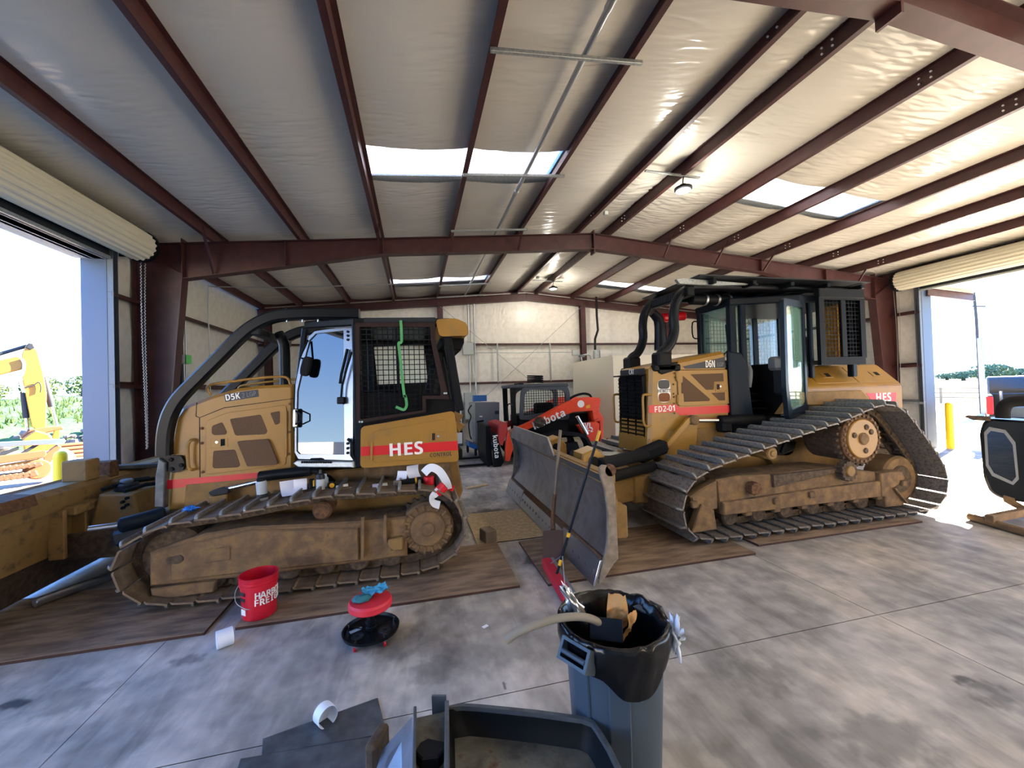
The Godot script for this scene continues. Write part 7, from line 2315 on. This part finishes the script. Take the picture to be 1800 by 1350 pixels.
	for i in 13:
		var row := []
		for j in 13:
			var u := i / 12.0 - 0.5
			var v := j / 12.0 - 0.5
			row.append(Vector3(u * 0.2 + 0.03 * v, 0.345 + 0.035 * fn.get_noise_2d(u, v) + 0.05 * pow(clampf(u + 0.5, 0, 1), 2.0) + 0.02 * absf(v), v * 0.13 - 0.035 + 0.05 * u))
		rg.append(row)
	var rag := part(self, "blue_rag", sh().sheet(rg, true), M.rag_blue)
	rag.position = s.position + Vector3(0.03, 0, 0)
	tag(rag, "crumpled blue cloth rag on the red stool seat", "rag")
	var pad := part(self, "teal_pad", crumple(Vector3(0.15, 0.05, 0.11), 21, 0.15), M.glove_teal)
	pad.position = s.position + Vector3(-0.065, 0.342, 0.03)
	tag(pad, "teal sponge pad on the red stool seat beside the rag", "pad")
	# shovel and broom leaning on the blade
	var sv := thing("shovel", "square rusty shovel with a long wooden handle leaning on the grey blade", "shovel", Vector3(1.5, 0.03, -4.45))
	var top := at_x(985, 756, 1.70) - sv.position
	var neck := at_x(972, 905, 1.60) - sv.position
	var tip := at_y(972, 982, 0.04) - sv.position
	part(sv, "handle", sh().tube([neck + Vector3(0, -0.02, 0), neck.lerp(top, 0.5), top], [0.02, 0.018, 0.019], 10), M.wood_grey)
	part(sv, "socket", sh().tube([neck.lerp(tip, 0.35), neck, neck.lerp(top, 0.25)], [0.03, 0.026, 0.022], 10), M.rust)
	var ax := (neck - tip).normalized()
	var sx := Vector3(0.25, 0, 0.97).cross(ax).normalized()
	sx = ax.cross(Vector3(-0.55, 0.1, 0.83)).normalized()
	var SB := Basis(sx, ax, sx.cross(ax))
	var blade := []
	for i in 8:
		var row := []
		for j in 7:
			var u := j / 6.0 - 0.5
			var w := 0.25
			row.append(tip + SB * Vector3(u * w, i / 7.0 * 0.32, 0.02 * (1.0 - 4.0 * u * u) * (0.3 + i / 7.0)))
		blade.append(row)
	part(sv, "blade", sh().sheet(blade), M.shovel_rust)
	part(sv, "blade_back", sh().box(tip + SB * Vector3(0, 0.16, -0.006), Vector3(0.25, 0.32, 0.004), 0.0, SB), M.shovel_rust)
	var br := thing("push_broom", "push broom with red bristles and dark handle leaning on the grey blade", "broom", at_y(978, 1012, 0.0))
	var p0 := at_y(962, 988, 0.085) - br.position
	var p1 := at_y(1000, 1052, 0.085) - br.position
	var bd := (p1 - p0).normalized()
	part(br, "block", sh().beam(p0 + Vector3(0.05, 0.03, 0), p1 + Vector3(0.05, 0.03, 0), 0.05, 0.035, 0.006), M.mid_grey)
	part(br, "bristles", sh().beam(p0 + Vector3(-0.01, 0, 0), p1 + Vector3(-0.01, 0, 0), 0.10, 0.10, 0.006), M.brush_red)
	var mid := (p0 + p1) / 2 + Vector3.UP * 0.05
	var ht := at_x(1054, 757, 1.76) - br.position
	part(br, "handle", sh().tube([mid, mid.lerp(ht, 0.5), ht], 0.0135, 10), M.navy_paint)
	part(br, "grip", sh().tube([mid.lerp(ht, 0.93), ht], 0.0165, 10), M.tool_yellow)
	part(br, "ferrule", sh().tube([mid.lerp(ht, 0.06), mid.lerp(ht, 0.10)], 0.018, 10), M.tool_yellow)
	part(br, "ferrule", sh().tube([mid.lerp(ht, 0.26), mid.lerp(ht, 0.29)], 0.018, 10), M.tool_yellow)
	for k in [p0.lerp(p1, 0.2), p0.lerp(p1, 0.85)]:
		part(br, "brace_wire", sh().tube([k + Vector3.UP * 0.05, mid.lerp(ht, 0.13)], 0.005, 6), M.galv)
	# things laid out on the near track of the smaller bulldozer; y of the shoes about 1 m
	var D5 := Transform3D(Basis.IDENTITY, Vector3(-1.0, 0.03, -4.41))
	var on := func(u: float, w: float, z: float): return D5 * pt(D5, u, w, z)
	var bt := thing("glue_bottle", "black bottle with grey label standing beneath the cab step", "bottle", on.call(564, 866, -0.35))
	part(bt, "body", sh().lathe([Vector2(0, 0), Vector2(0.042, 0), Vector2(0.045, 0.006), Vector2(0.045, 0.18), Vector2(0.036, 0.20), Vector2(0.016, 0.21), Vector2(0.014, 0.25), Vector2(0, 0.255)], Transform3D.IDENTITY, 20), M.bottle_black)
	part(bt, "label", sh().lathe([Vector2(0.0458, 0.03), Vector2(0.0458, 0.15)], Transform3D.IDENTITY, 20), M.label_grey)
	bt = thing("spray_can", "silver spray can standing on the track beside the lift cylinder", "can", on.call(462, 879, -0.42))
	part(bt, "body", sh().lathe([Vector2(0, 0), Vector2(0.05, 0), Vector2(0.052, 0.008), Vector2(0.052, 0.19), Vector2(0.044, 0.205), Vector2(0, 0.206)], Transform3D(Basis(Vector3.BACK, 0.06), Vector3.ZERO), 20), M.label_grey)
	part(bt, "cap", sh().lathe([Vector2(0.04, 0.2), Vector2(0.04, 0.235), Vector2(0, 0.24)], Transform3D(Basis(Vector3.BACK, 0.06), Vector3.ZERO), 18), M.black_rubber)
	part(bt, "band", sh().lathe([Vector2(0.0528, 0.03), Vector2(0.0528, 0.07)], Transform3D(Basis(Vector3.BACK, 0.06), Vector3.ZERO), 20), M.decal_dark)
	bt = thing("clear_bottle", "small clear bottle standing behind the black bottle", "bottle", on.call(572, 864, -0.5))
	part(bt, "body", sh().lathe([Vector2(0, 0), Vector2(0.035, 0), Vector2(0.035, 0.15), Vector2(0.02, 0.17), Vector2(0.02, 0.2), Vector2(0, 0.2)], Transform3D.IDENTITY, 16), M.label_grey)
	# sheets of paper
	for e in [[512, 864, -0.4, 0.20, 0.26, 0.9, 0.4, 0.5, "white sheet of paper lying curled on the track below the cylinder"], [528, 856, -0.42, 0.13, 0.15, 2.2, 0.2, 1.2, "curled white paper sleeve standing on the track below the cylinder"], [604, 864, -0.3, 0.13, 0.14, 2.4, 0.5, 0.2, "white paper collar lying on the track below the cab step"], [668, 856, -0.3, 0.16, 0.17, -0.7, 0.1, 0.2, "flat white paper card on the track below the tank door"], [706, 843, -0.42, 0.12, 0.16, 0.7, -0.4, 1.0, "folded white paper leaning on the track below the lettering"], [726, 834, -0.45, 0.15, 0.18, 1.8, 0.5, 1.1, "curled white paper standing on the track below the lettering"]]:
		var o := part(self, "paper_sheet", paper_curl(e[3], e[4], e[5]), M.paper)
		o.transform = Transform3D(Basis(Vector3.UP, e[6]) * Basis(Vector3.RIGHT, e[7]), on.call(e[0], e[1], e[2]) + Vector3(0, 0.02, 0))
		tag(o, e[8], "paper")
	# white plastic tube ends with red cups, draped over the rear of the track
	var arc := []
	for a in [[745, 832], [757, 822], [772, 828], [784, 846], [788, 860]]:
		arc.append(on.call(a[0], a[1], -0.25))
	var o1 := part(self, "white_strip", sh().bar(smooth(arc, 5), 0.004, 0.09, Vector3(0, 0.3, 1)), M.plastic_white)
	tag(o1, "white plastic strip arching over the rear of the muddy track", "strip")
	arc = []
	for a in [[772, 862], [760, 874], [762, 884], [773, 888]]:
		arc.append(on.call(a[0], a[1], -0.02))
	o1 = part(self, "white_strip", sh().bar(smooth(arc, 5), 0.004, 0.09, Vector3(0.7, 0.3, 0.6)), M.plastic_white)
	tag(o1, "white plastic strip hanging down beside the drive sprocket", "strip")
	for e in [[754, 846, -0.28, 0.0, "red plastic cap on the rear of the track beside the white strip"], [775, 860, -0.06, 0.9, "red plastic sleeve lying above the drive sprocket"], [794, 858, -0.3, 0.3, "small red knob on the rear end of the track"]]:
		var small: bool = e[0] > 790
		var o := thing("red_sleeve", e[4], "cap", on.call(e[0], e[1], e[2]), 0.0)
		o.rotation.z = -e[3]
		var r := 0.028 if small else 0.055
		part(o, "sleeve", sh().lathe([Vector2(0, -r), Vector2(r, -r), Vector2(r * 1.05, r), Vector2(r * 0.95, r), Vector2(r * 0.9, -r * 0.9), Vector2(0, -r * 0.9)], Transform3D.IDENTITY, 22), M.tape_red)
	# cordless drill and other tools
	var dr := thing("cordless_tool", "black and yellow cordless tool lying on the track below the lettering", "tool", on.call(722, 851, -0.3), 0.15)
	part(dr, "motor_body", sh().cyl(Vector3(-0.12, 0.03, 0), Vector3(0.06, 0.035, 0), 0.032, 14, 0.008), M.black_rubber)
	part(dr, "battery", sh().box(Vector3(0.1, 0.03, 0), Vector3(0.07, 0.075, 0.08), 0.012), M.black_rubber)
	part(dr, "yellow_band", sh().cyl(Vector3(0.045, 0.035, 0), Vector3(0.065, 0.035, 0), 0.037, 14), M.tool_yellow)
	part(dr, "nose", sh().box(Vector3(-0.15, 0.03, 0), Vector3(0.08, 0.055, 0.06), 0.012), M.wood_grey)
	var tm := thing("tape_measure", "black and yellow tape measure on the track beside the bottle", "tape measure", on.call(583, 859, -0.35), 0.3)
	part(tm, "case", sh().cyl(Vector3(0, 0.04, -0.025), Vector3(0, 0.04, 0.025), 0.042, 18, 0.008), M.black_rubber)
	part(tm, "badge", sh().cyl(Vector3(0, 0.04, 0.025), Vector3(0, 0.04, 0.028), 0.026, 16), M.tool_yellow)
	tm = thing("yellow_box", "small yellow and black battery standing beside the bottle on the track", "battery", on.call(548, 858, -0.4), 0.2)
	part(tm, "shell", sh().box(Vector3(0, 0.05, 0), Vector3(0.05, 0.1, 0.06), 0.01), M.black_rubber)
	part(tm, "yellow_side", sh().box(Vector3(0.022, 0.055, 0.012), Vector3(0.018, 0.07, 0.05), 0.006), M.tool_yellow)
	for e in [[637, 860, -0.3, "dark socket wrench lying on the track below the tank door"], [655, 862, -0.38, "grey open-end wrench lying on the track below the tank door"]]:
		var o := thing("wrench", e[3], "wrench", on.call(e[0], e[1], e[2]), rng.randf_range(-0.6, 0.6))
		part(o, "shank", sh().box(Vector3(0, 0.012, 0), Vector3(0.16, 0.012, 0.016), 0.003), M.dark_grey)
		part(o, "head", sh().cyl(Vector3(0.09, 0.004, 0), Vector3(0.09, 0.024, 0), 0.022, 12), M.dark_grey)
	var rk := thing("red_pliers", "red handled pliers lying on the track among the papers", "pliers", on.call(640, 855, -0.45), 0.4)
	part(rk, "handle", sh().tube(smooth([Vector3(-0.08, 0.01, 0.02), Vector3(-0.02, 0.012, 0.012), Vector3(0.02, 0.012, 0)], 3), 0.009, 6), M.tape_red)
	part(rk, "handle", sh().tube(smooth([Vector3(-0.08, 0.01, -0.02), Vector3(-0.02, 0.012, -0.012), Vector3(0.02, 0.012, 0)], 3), 0.009, 6), M.tape_red)
	part(rk, "jaw", sh().box(Vector3(0.045, 0.012, 0), Vector3(0.06, 0.012, 0.02), 0.003), M.dark_grey)
	# blue gloves on the tracks
	var gl := part(self, "blue_glove", crumple(Vector3(0.17, 0.09, 0.14), 33, 0.9), M.glove_blue)
	var d6 := Transform3D(Basis.IDENTITY, Vector3(5.0, 0.03, -4.2))
	gl.position = d6 * pt(d6, 1263, 808, -0.35)
	tag(gl, "crumpled blue rubber glove on the larger bulldozer's track", "glove")
	gl = part(self, "blue_wrapper", crumple(Vector3(0.1, 0.04, 0.07), 34, 0.8), M.glove_blue)
	gl.position = on.call(334, 894, -0.3)
	tag(gl, "scrap of blue wrapper on the smaller bulldozer's track front", "wrapper")

# ---------------------------------------------------------------- close to the viewer
func build_front_things() -> void:
	# grey bin with a black liner
	var c := Vector3(0.965, 0, -1.935)
	var t := thing("trash_can", "blue grey plastic trash can with moulded handle and ribbed side", "trash can", c)
	var H := 0.80
	part(t, "body", sh().lathe([Vector2(0, 0), Vector2(0.205, 0), Vector2(0.215, 0.01), Vector2(0.243, 0.62), Vector2(0.245, 0.64), Vector2(0.252, 0.645), Vector2(0.262, 0.76), Vector2(0.275, 0.765), Vector2(0.278, 0.79), Vector2(0.27, H), Vector2(0.262, H), Vector2(0.255, 0.76), Vector2(0.236, 0.62), Vector2(0.2, 0.02), Vector2(0, 0.02)], Transform3D.IDENTITY, 56), M.bin_grey)
	for an in [1.95, 2.75, -0.35, -1.15]:
		var d := Vector3(cos(an), 0, sin(an))
		part(t, "side_rib", sh().beam(d * 0.216 + Vector3.UP * 0.03, d * 0.243 + Vector3.UP * 0.66, 0.10, 0.014, 0.006, d), M.bin_grey)
	for s in [-1, 1]:
		# loop handle standing out from the wall, on the axis seen from the viewer
		var ha := deg_to_rad(152 if s < 0 else -20)
		var d := Vector3(cos(ha), 0, sin(ha))
		var sd := d.cross(Vector3.UP)
		var HB := Basis(sd, Vector3.UP, d)
		var hn := part(t, "handle", sh().ring(rect(-0.085, -0.05, 0.085, 0.05), rect(-0.07, -0.036, 0.07, 0.036), -0.03, 0.05, Transform3D(HB * Basis(Vector3.RIGHT, -0.5), d * 0.275 + Vector3.UP * 0.73)), M.bin_grey)
		part(hn, "grip_bar", sh().cyl(d * 0.318 + sd * 0.07 + Vector3.UP * 0.742, d * 0.318 - sd * 0.07 + Vector3.UP * 0.742, 0.012, 10), M.bin_grey)
		part(hn, "grip_well", sh().box(d * 0.262 + Vector3.UP * 0.73, Vector3(0.13, 0.07, 0.02), 0.0, HB), M.seat_black)
	var tag_a := 1.95
	part(t, "sticker", sh().box(Vector3(cos(tag_a), 0, sin(tag_a)) * 0.262 + Vector3.UP * 0.70, Vector3(0.035, 0.05, 0.003), 0.0, Basis(Vector3.UP, PI / 2 - tag_a)), M.white_vinyl)
	# liner: folded over the rim, wrinkled, with a drooping corner
	var fn := FastNoiseLite.new(); fn.seed = 17; fn.frequency = 1.0; fn.fractal_octaves = 3
	var g := []
	var prof := [[0.16, 0.40], [0.195, 0.52], [0.215, 0.66], [0.235, 0.76], [0.258, 0.806], [0.274, 0.812], [0.285, 0.80], [0.288, 0.77], [0.286, 0.73], [0.280, 0.69], [0.275, 0.66], [0.268, 0.60]]
	for i in prof.size():
		var row := []
		for j in 97:
			var an := TAU * (j % 96) / 96
			var k := fn.get_noise_2d(cos(an) * 2.6 + i * 0.12, sin(an) * 2.6)
			var k2 := fn.get_noise_2d(cos(an) * 3.0, sin(an) * 3.0 + i * 0.15)
			var r: float = prof[i][0] + 0.010 * k + 0.005 * k2
			var y: float = prof[i][1] + 0.012 * k
			if i < 4:
				r += 0.018 * k
			if i > 8:
				# hem hangs lower towards the viewer, shorter elsewhere
				var low := exp(-pow(wrapf(an - 1.62, -PI, PI) / 0.5, 4.0))
				y = lerpf(prof[8][1] - 0.02 * (i - 8), prof[i][1] - 0.012 * (i - 8) * low, 0.25 + 0.75 * low) + 0.006 * k
			r = maxf(r, 0.284 if i >= 6 and i < 9 else 0.0)
			row.append(Vector3(cos(an) * r, y, -sin(an) * -r))
		g.append(row)
	var ln := part(self, "bin_liner", sh().sheet(g, true), M.liner)
	ln.position = c
	tag(ln, "shiny black bin liner folded over the trash can rim", "bin liner")
	var rubbish := part(self, "dark_rubbish", crumple(Vector3(0.32, 0.14, 0.32), 88, 0.25), M.liner)
	rubbish.position = c + Vector3(0, 0.50, 0)
	tag(rubbish, "dark bagged rubbish filling the bottom of the bin liner", "rubbish")
	# hose sticking out
	var hp := []
	for e in [[1062, 1100, 0.78], [1040, 1088, 0.84], [1012, 1084, 0.865], [975, 1088, 0.87], [940, 1099, 0.86], [908, 1113, 0.83], [890, 1126, 0.80]]:
		hp.append(at_y(e[0], e[1], e[2]))
	var hs := part(self, "old_hose", sh().tube(smooth(hp, 4), 0.019, 14), M.hose_tan)
	tag(hs, "stiff tan rubber hose curving out of the trash can", "hose")
	# brown paper and card
	for e in [[1085, 1092, 0.80, 0.10, 0.26, 0.9, -0.3, 1.25, "crumpled brown paper standing in the trash can"], [1106, 1108, 0.76, 0.07, 0.20, 0.6, 0.5, 1.1, "folded brown card strip leaning in the trash can beside the paper"]]:
		var o := part(self, "brown_paper", crumpled(e[3], e[4], e[5], int(e[0])), M.cardboard)
		o.transform = Transform3D(Basis(Vector3.UP, e[6]) * Basis(Vector3.RIGHT, -e[7]), at_y(e[0], e[1], e[2]))
		tag(o, e[8], "paper")
	var dc := part(self, "dark_card", sh().box(at_y(1066, 1106, 0.79), Vector3(0.16, 0.10, 0.01), 0.003, Basis(Vector3.UP, -0.5) * Basis(Vector3.RIGHT, -0.5)), M.navy_paint)
	tag(dc, "dark blue card standing in the trash can by the hose", "card")
	var fo := part(self, "foil_wrapper", crumple(Vector3(0.05, 0.22, 0.05), 92, 0.7), M.foil)
	fo.transform = Transform3D(Basis(Vector3.BACK, 0.5), at_y(1008, 1062, 0.86))
	tag(fo, "crumpled silver foil wrapper sticking up at the rim of the trash can", "wrapper")
	fo = part(self, "clear_wrap", crumple(Vector3(0.05, 0.15, 0.09), 93, 0.8), M.plastic_white)
	fo.position = at_y(1186, 1118, 0.74)
	tag(fo, "pale plastic film caught at the rim of the trash can", "film")
	# flat steel plates
	for e in [[[462, 1298, 664, 1226, 680, 1288, 460, 1327], 0.0, "dark grey steel plate lying on the concrete under the other plate"], [[423, 1333, 680, 1290, 668, 1345, 655, 1400, 400, 1400], 0.011, "dark grey steel plate lying over the other plate beside the black bucket"]]:
		var poly := PackedVector2Array()
		for i in range(0, e[0].size(), 2):
			var q := at_y(e[0][i], e[0][i + 1], e[1] + 0.01)
			poly.append(Vector2(q.x, -q.z))
		var o := part(self, "steel_plate", sh().prism(poly, e[1], e[1] + 0.01, 0.002, Transform3D(Basis(Vector3.RIGHT, Vector3.FORWARD, Vector3.UP), Vector3.ZERO)), M.plate_grey)
		tag(o, e[2], "plate", "flat steel plates")
	loader_bucket()
	enclosure()

func loader_bucket() -> void:
	var t := thing("steel_bucket", "black worn steel machine bucket with rusty inside standing on the floor", "bucket", Vector3(0.3, 0, -1.6))
	var o := t.position
	var y := 0.42
	var q := func(u, w, h): return at_y(u, w, h) - o
	# rim from the mounting plate round the back to the far corner and towards the viewer
	var rim := [q.call(787, 1360, y), q.call(787, 1300, y), q.call(787, 1248, y), q.call(815, 1244, y), q.call(845, 1246, y), q.call(940, 1256, y), q.call(1022, 1267, y), q.call(1040, 1274, y), q.call(1050, 1288, y), q.call(1068, 1318, y), q.call(1088, 1360, y), q.call(1104, 1400, y)]
	var cen := Vector3(0.1, 0, 0.05)
	var wall := []
	for h in [y, y * 0.93, y * 0.86, y * 0.79, y * 0.74]:
		var row := []
		var k := 1.0 - 1.4 * pow(1.0 - h / y, 2.0)
		for p in rim:
			row.append(Vector3(lerpf(cen.x, p.x, k), h, lerpf(cen.z, p.z, k)))
		wall.append(row)
	part(t, "shell", sh().sheet(wall), M.black_steel)
	var outer := []
	for h in [y, y * 0.5, 0.05]:
		var row := []
		for p in rim:
			var d := Vector3(p.x - cen.x, 0, p.z - cen.z).normalized()
			row.append(Vector3(p.x, h, p.z) + d * 0.014)
		outer.append(row)
	part(t, "outer_skin", sh().sheet(outer, true), M.black_steel)
	var edge := []
	for p in rim:
		var d := Vector3(p.x - cen.x, 0, p.z - cen.z).normalized()
		edge.append(p + d * 0.007)
	part(t, "rim", sh().bar(edge, 0.022, 0.02, Vector3.UP), M.plate_grey)
	var fl := PackedVector2Array()
	for p in wall[4]:
		fl.append(Vector2(p.x, -p.z))
	part(t, "floor_plate", sh().prism(fl, 0.05, y * 0.745, 0.0, Transform3D(Basis(Vector3.RIGHT, Vector3.FORWARD, Vector3.UP), Vector3.ZERO)), M.bucket_floor)
	# mounting plates on the near flank
	part(t, "mount_plate", sh().beam(q.call(786, 1248, 0.40), q.call(786, 1400, 0.40), 0.02, 0.10, 0.003), M.plate_grey)
	part(t, "mount_flange", sh().beam(q.call(730, 1262, 0.38), q.call(728, 1400, 0.38), 0.014, 0.12, 0.003), M.plate_grey)
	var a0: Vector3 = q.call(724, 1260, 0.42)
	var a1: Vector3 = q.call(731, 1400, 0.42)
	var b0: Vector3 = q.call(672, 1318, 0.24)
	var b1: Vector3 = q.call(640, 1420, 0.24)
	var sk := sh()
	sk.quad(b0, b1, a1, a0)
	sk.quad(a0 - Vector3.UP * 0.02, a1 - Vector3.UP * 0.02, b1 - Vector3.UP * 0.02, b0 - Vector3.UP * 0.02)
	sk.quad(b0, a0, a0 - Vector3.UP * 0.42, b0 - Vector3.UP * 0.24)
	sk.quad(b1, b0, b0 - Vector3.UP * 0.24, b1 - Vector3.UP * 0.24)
	part(t, "side_skirt", sk, M.blade_steel)  # brighter steel than the black bucket, standing in for a sky reflection
	var c0: Vector3 = q.call(731, 1262, 0.37)
	var c1: Vector3 = q.call(786, 1250, 0.37)
	var c2: Vector3 = q.call(786, 1400, 0.37)
	var c3: Vector3 = q.call(731, 1400, 0.37)
	part(t, "channel_floor", sh().prism(PackedVector2Array([Vector2(c0.x, -c0.z), Vector2(c1.x, -c1.z), Vector2(c2.x, -c2.z), Vector2(c3.x, -c3.z)]), 0.05, 0.37, 0.0, Transform3D(Basis(Vector3.RIGHT, Vector3.FORWARD, Vector3.UP), Vector3.ZERO)), M.bucket_floor)
	var lug := []
	for e in [[728, 1320], [738, 1304], [752, 1296], [780, 1302], [786, 1312], [770, 1330], [742, 1334]]:
		var w: Vector3 = q.call(e[0], e[1], 0.42)
		lug.append(Vector2(w.x, -w.z))
	part(t, "lug_cap", sh().prism(PackedVector2Array(lug), 0.36, 0.42, 0.006, Transform3D(Basis(Vector3.RIGHT, Vector3.FORWARD, Vector3.UP), Vector3.ZERO)), M.black_steel)
	part(t, "web_plate", sh().beam(q.call(760, 1250, 0.36), q.call(785, 1250, 0.36), 0.012, 0.16), M.plate_grey)
	var ob := part(self, "olive_block", sh().box(at_y(664, 1335, 0.15), Vector3(0.06, 0.26, 0.16), 0.015, Basis(Vector3.UP, -0.4)), M.mud_dark)
	tag(ob, "olive brown block standing between the steel plates and the black bucket", "block")
	var cr := part(self, "orange_lump", crumple(Vector3(0.07, 0.05, 0.06), 71, 0.7), M.rust_orange)
	cr.position = at_y(828, 1335, 0.10)
	tag(cr, "small orange lump lying inside the black bucket", "lump")

func enclosure() -> void:
	# black machine front with a framed octagonal window, on a brown skid
	var at := Vector3(8.2, 0, -3.9)
	var t := thing("machine_housing", "black machine housing with octagonal framed window on a brown skid", "machine", at, atan2(-at.x, -at.z))
	var T := t.transform
	var P := func(px: Array, z: float): return pz(T, px, z)
	part(t, "body", sh().prism(rounded(P.call([1722, 760, 1728, 742, 1742, 736, 1830, 742, 1850, 760, 1850, 890, 1800, 884, 1762, 878, 1740, 866, 1729, 840], 0.0), 0.06), 0.0, -0.5, 0.03), M.black_paint)
	var wo := P.call([1730, 760, 1739, 750, 1768, 756, 1785, 778, 1791, 842, 1781, 852, 1744, 836, 1733, 818], 0.0)
	var wi := P.call([1735, 764, 1742, 757, 1765, 761, 1780, 782, 1786, 838, 1779, 846, 1747, 831, 1738, 816], 0.0)
	part(t, "window_frame", sh().ring(wo, wi, -0.01, 0.03), M.mid_grey)
	part(t, "window_pane", sh().prism(wi, 0.0, 0.008), M.glass_dark)
	part(t, "top_roll", sh().tube(smooth([pt(T, 1763, 735, 0.0), pt(T, 1764, 718, 0.0), pt(T, 1774, 708, 0.0), pt(T, 1800, 705, 0.0), pt(T, 1850, 708, 0.0)], 4), 0.075, 14), M.black_rubber)
	part(t, "top_ledge", sh().prism(P.call([1695, 733, 1700, 731, 1740, 733, 1742, 740, 1712, 739], 0.0), 0.0, -0.2, 0.008), M.mud_dark)
	part(t, "side_frame", sh().prism(P.call([1800, 760, 1850, 765, 1850, 880, 1806, 872], 0.0), 0.0, 0.05, 0.01), M.dark_grey)
	part(t, "leg", sh().prism(P.call([1760, 868, 1782, 876, 1788, 884, 1810, 896, 1806, 902, 1782, 892, 1764, 882], 0.0), 0.0, -0.1, 0.01), M.mud)
	part(t, "nameplate", sh().prism(P.call([1764, 870, 1784, 876, 1784, 882, 1764, 876], 0.0), 0.0, 0.012), M.mud)
	var s0 := at_y(1705, 908, 0.05)
	var s1 := at_y(1830, 944, 0.05)
	var si := T.affine_inverse()
	part(t, "skid_runner", sh().tube([si * s0, si * s1], 0.05, 12), M.mud)
	part(t, "skid_crossbar", sh().beam(si * at_y(1738, 912, 0.12), si * at_y(1850, 890, 0.12), 0.08, 0.1, 0.01), M.mud)

# ---------------------------------------------------------------- under the roof
func build_ceiling_things() -> void:
	# slotted struts between two purlins, and the conduit they carry
	for e in [[-3.9, "nearest the rafter above the viewer"], [-6.28, "crossing the skylights of the middle bay"], [-8.55, "beside the middle roof beam"], [-13.1, "crossing the far skylights"], [-14.7, "beside the far gable"]]:
		var z: float = e[0]
		var x0: float = PURLINS[3] - 0.06
		var x1: float = PURLINS[4] + 0.10
		var y := roof_y(1.66) - 0.03
		var o := part(self, "roof_strut", sh().beam(Vector3(x0, roof_y(x0) - 0.025, z), Vector3(x1, roof_y(x1) - 0.025, z), 0.042, 0.042, 0.004), M.galv)
		tag(o, "galvanised strut %s between two purlins" % e[1], "strut", "struts between the purlins")
	var px := 1.86
	var pipe := thing("roof_conduit", "long galvanised conduit running under the roof between the purlins", "conduit", Vector3(px, roof_y(px) + 0.03, 0))
	part(pipe, "tube", sh().cyl(Vector3(0, 0, ZF), Vector3(0, 0, ZB + 0.2), 0.033, 12), M.conduit)
	for z in [-3.3, -7.0, -10.1, -13.2]:
		part(pipe, "coupling", sh().cyl(Vector3(0, 0, z - 0.1), Vector3(0, 0, z + 0.1), 0.041, 12, 0.006), M.conduit)
	# round high-bay lamps on brackets by the ridge
	for e in [[-6.15, "high bay lamp beside the middle bay ridge purlin"], [-13.1, "high bay lamp in the far bay under the ridge"], [-0.4, "high bay lamp over the viewer under the ridge"]]:
		var z: float = e[0]
		var x := 4.72
		var t := thing("high_bay_lamp", "round black %s" % e[1], "lamp", Vector3(x, 5.42, z))
		part(t, "housing", sh().lathe([Vector2(0, 0.03), Vector2(0.13, 0.03), Vector2(0.15, 0.045), Vector2(0.15, 0.075), Vector2(0.08, 0.09), Vector2(0.06, 0.13), Vector2(0, 0.13)], Transform3D.IDENTITY, 28), M.black_paint)
		var em := StandardMaterial3D.new()
		em.albedo_color = Color(0.95, 0.95, 0.93)
		em.emission_enabled = true
		em.emission = Color(1.0, 0.97, 0.92)
		em.emission_energy_multiplier = 0.5
		part(t, "lamp_lens", sh().lathe([Vector2(0, 0.022), Vector2(0.12, 0.022), Vector2(0.12, 0.032), Vector2(0, 0.032)], Transform3D.IDENTITY, 28), em)
		part(t, "hanger", sh().tube(smooth([Vector3(0, 0.13, 0), Vector3(0.0, 0.2, 0), Vector3(0.02, 0.3, 0)], 3), 0.01, 6), M.black_steel)
		part(t, "bracket", sh().beam(Vector3(-0.75, 0.31, 0), Vector3(0.35, 0.29, 0), 0.042, 0.03, 0.003), M.galv)
		var l := OmniLight3D.new()
		l.name = "lamp_light"
		t.add_child(l, true)
		l.position = Vector3(0, -0.06, 0)
		l.light_color = Color(1.0, 0.97, 0.92)
		l.light_energy = 0.35
		l.light_size = 0.12
		l.omni_range = 40.0
		l.omni_attenuation = 2.0
		l.shadow_enabled = true
	for z in [-7.6, -12.4]:
		var s := part(self, "roof_sensor", sh().box(Vector3(3.95, 5.62, z), Vector3(0.09, 0.08, 0.09), 0.01), M.box_grey)
		tag(s, "small grey junction box under the ridge purlin", "box", "junction boxes under the ridge")
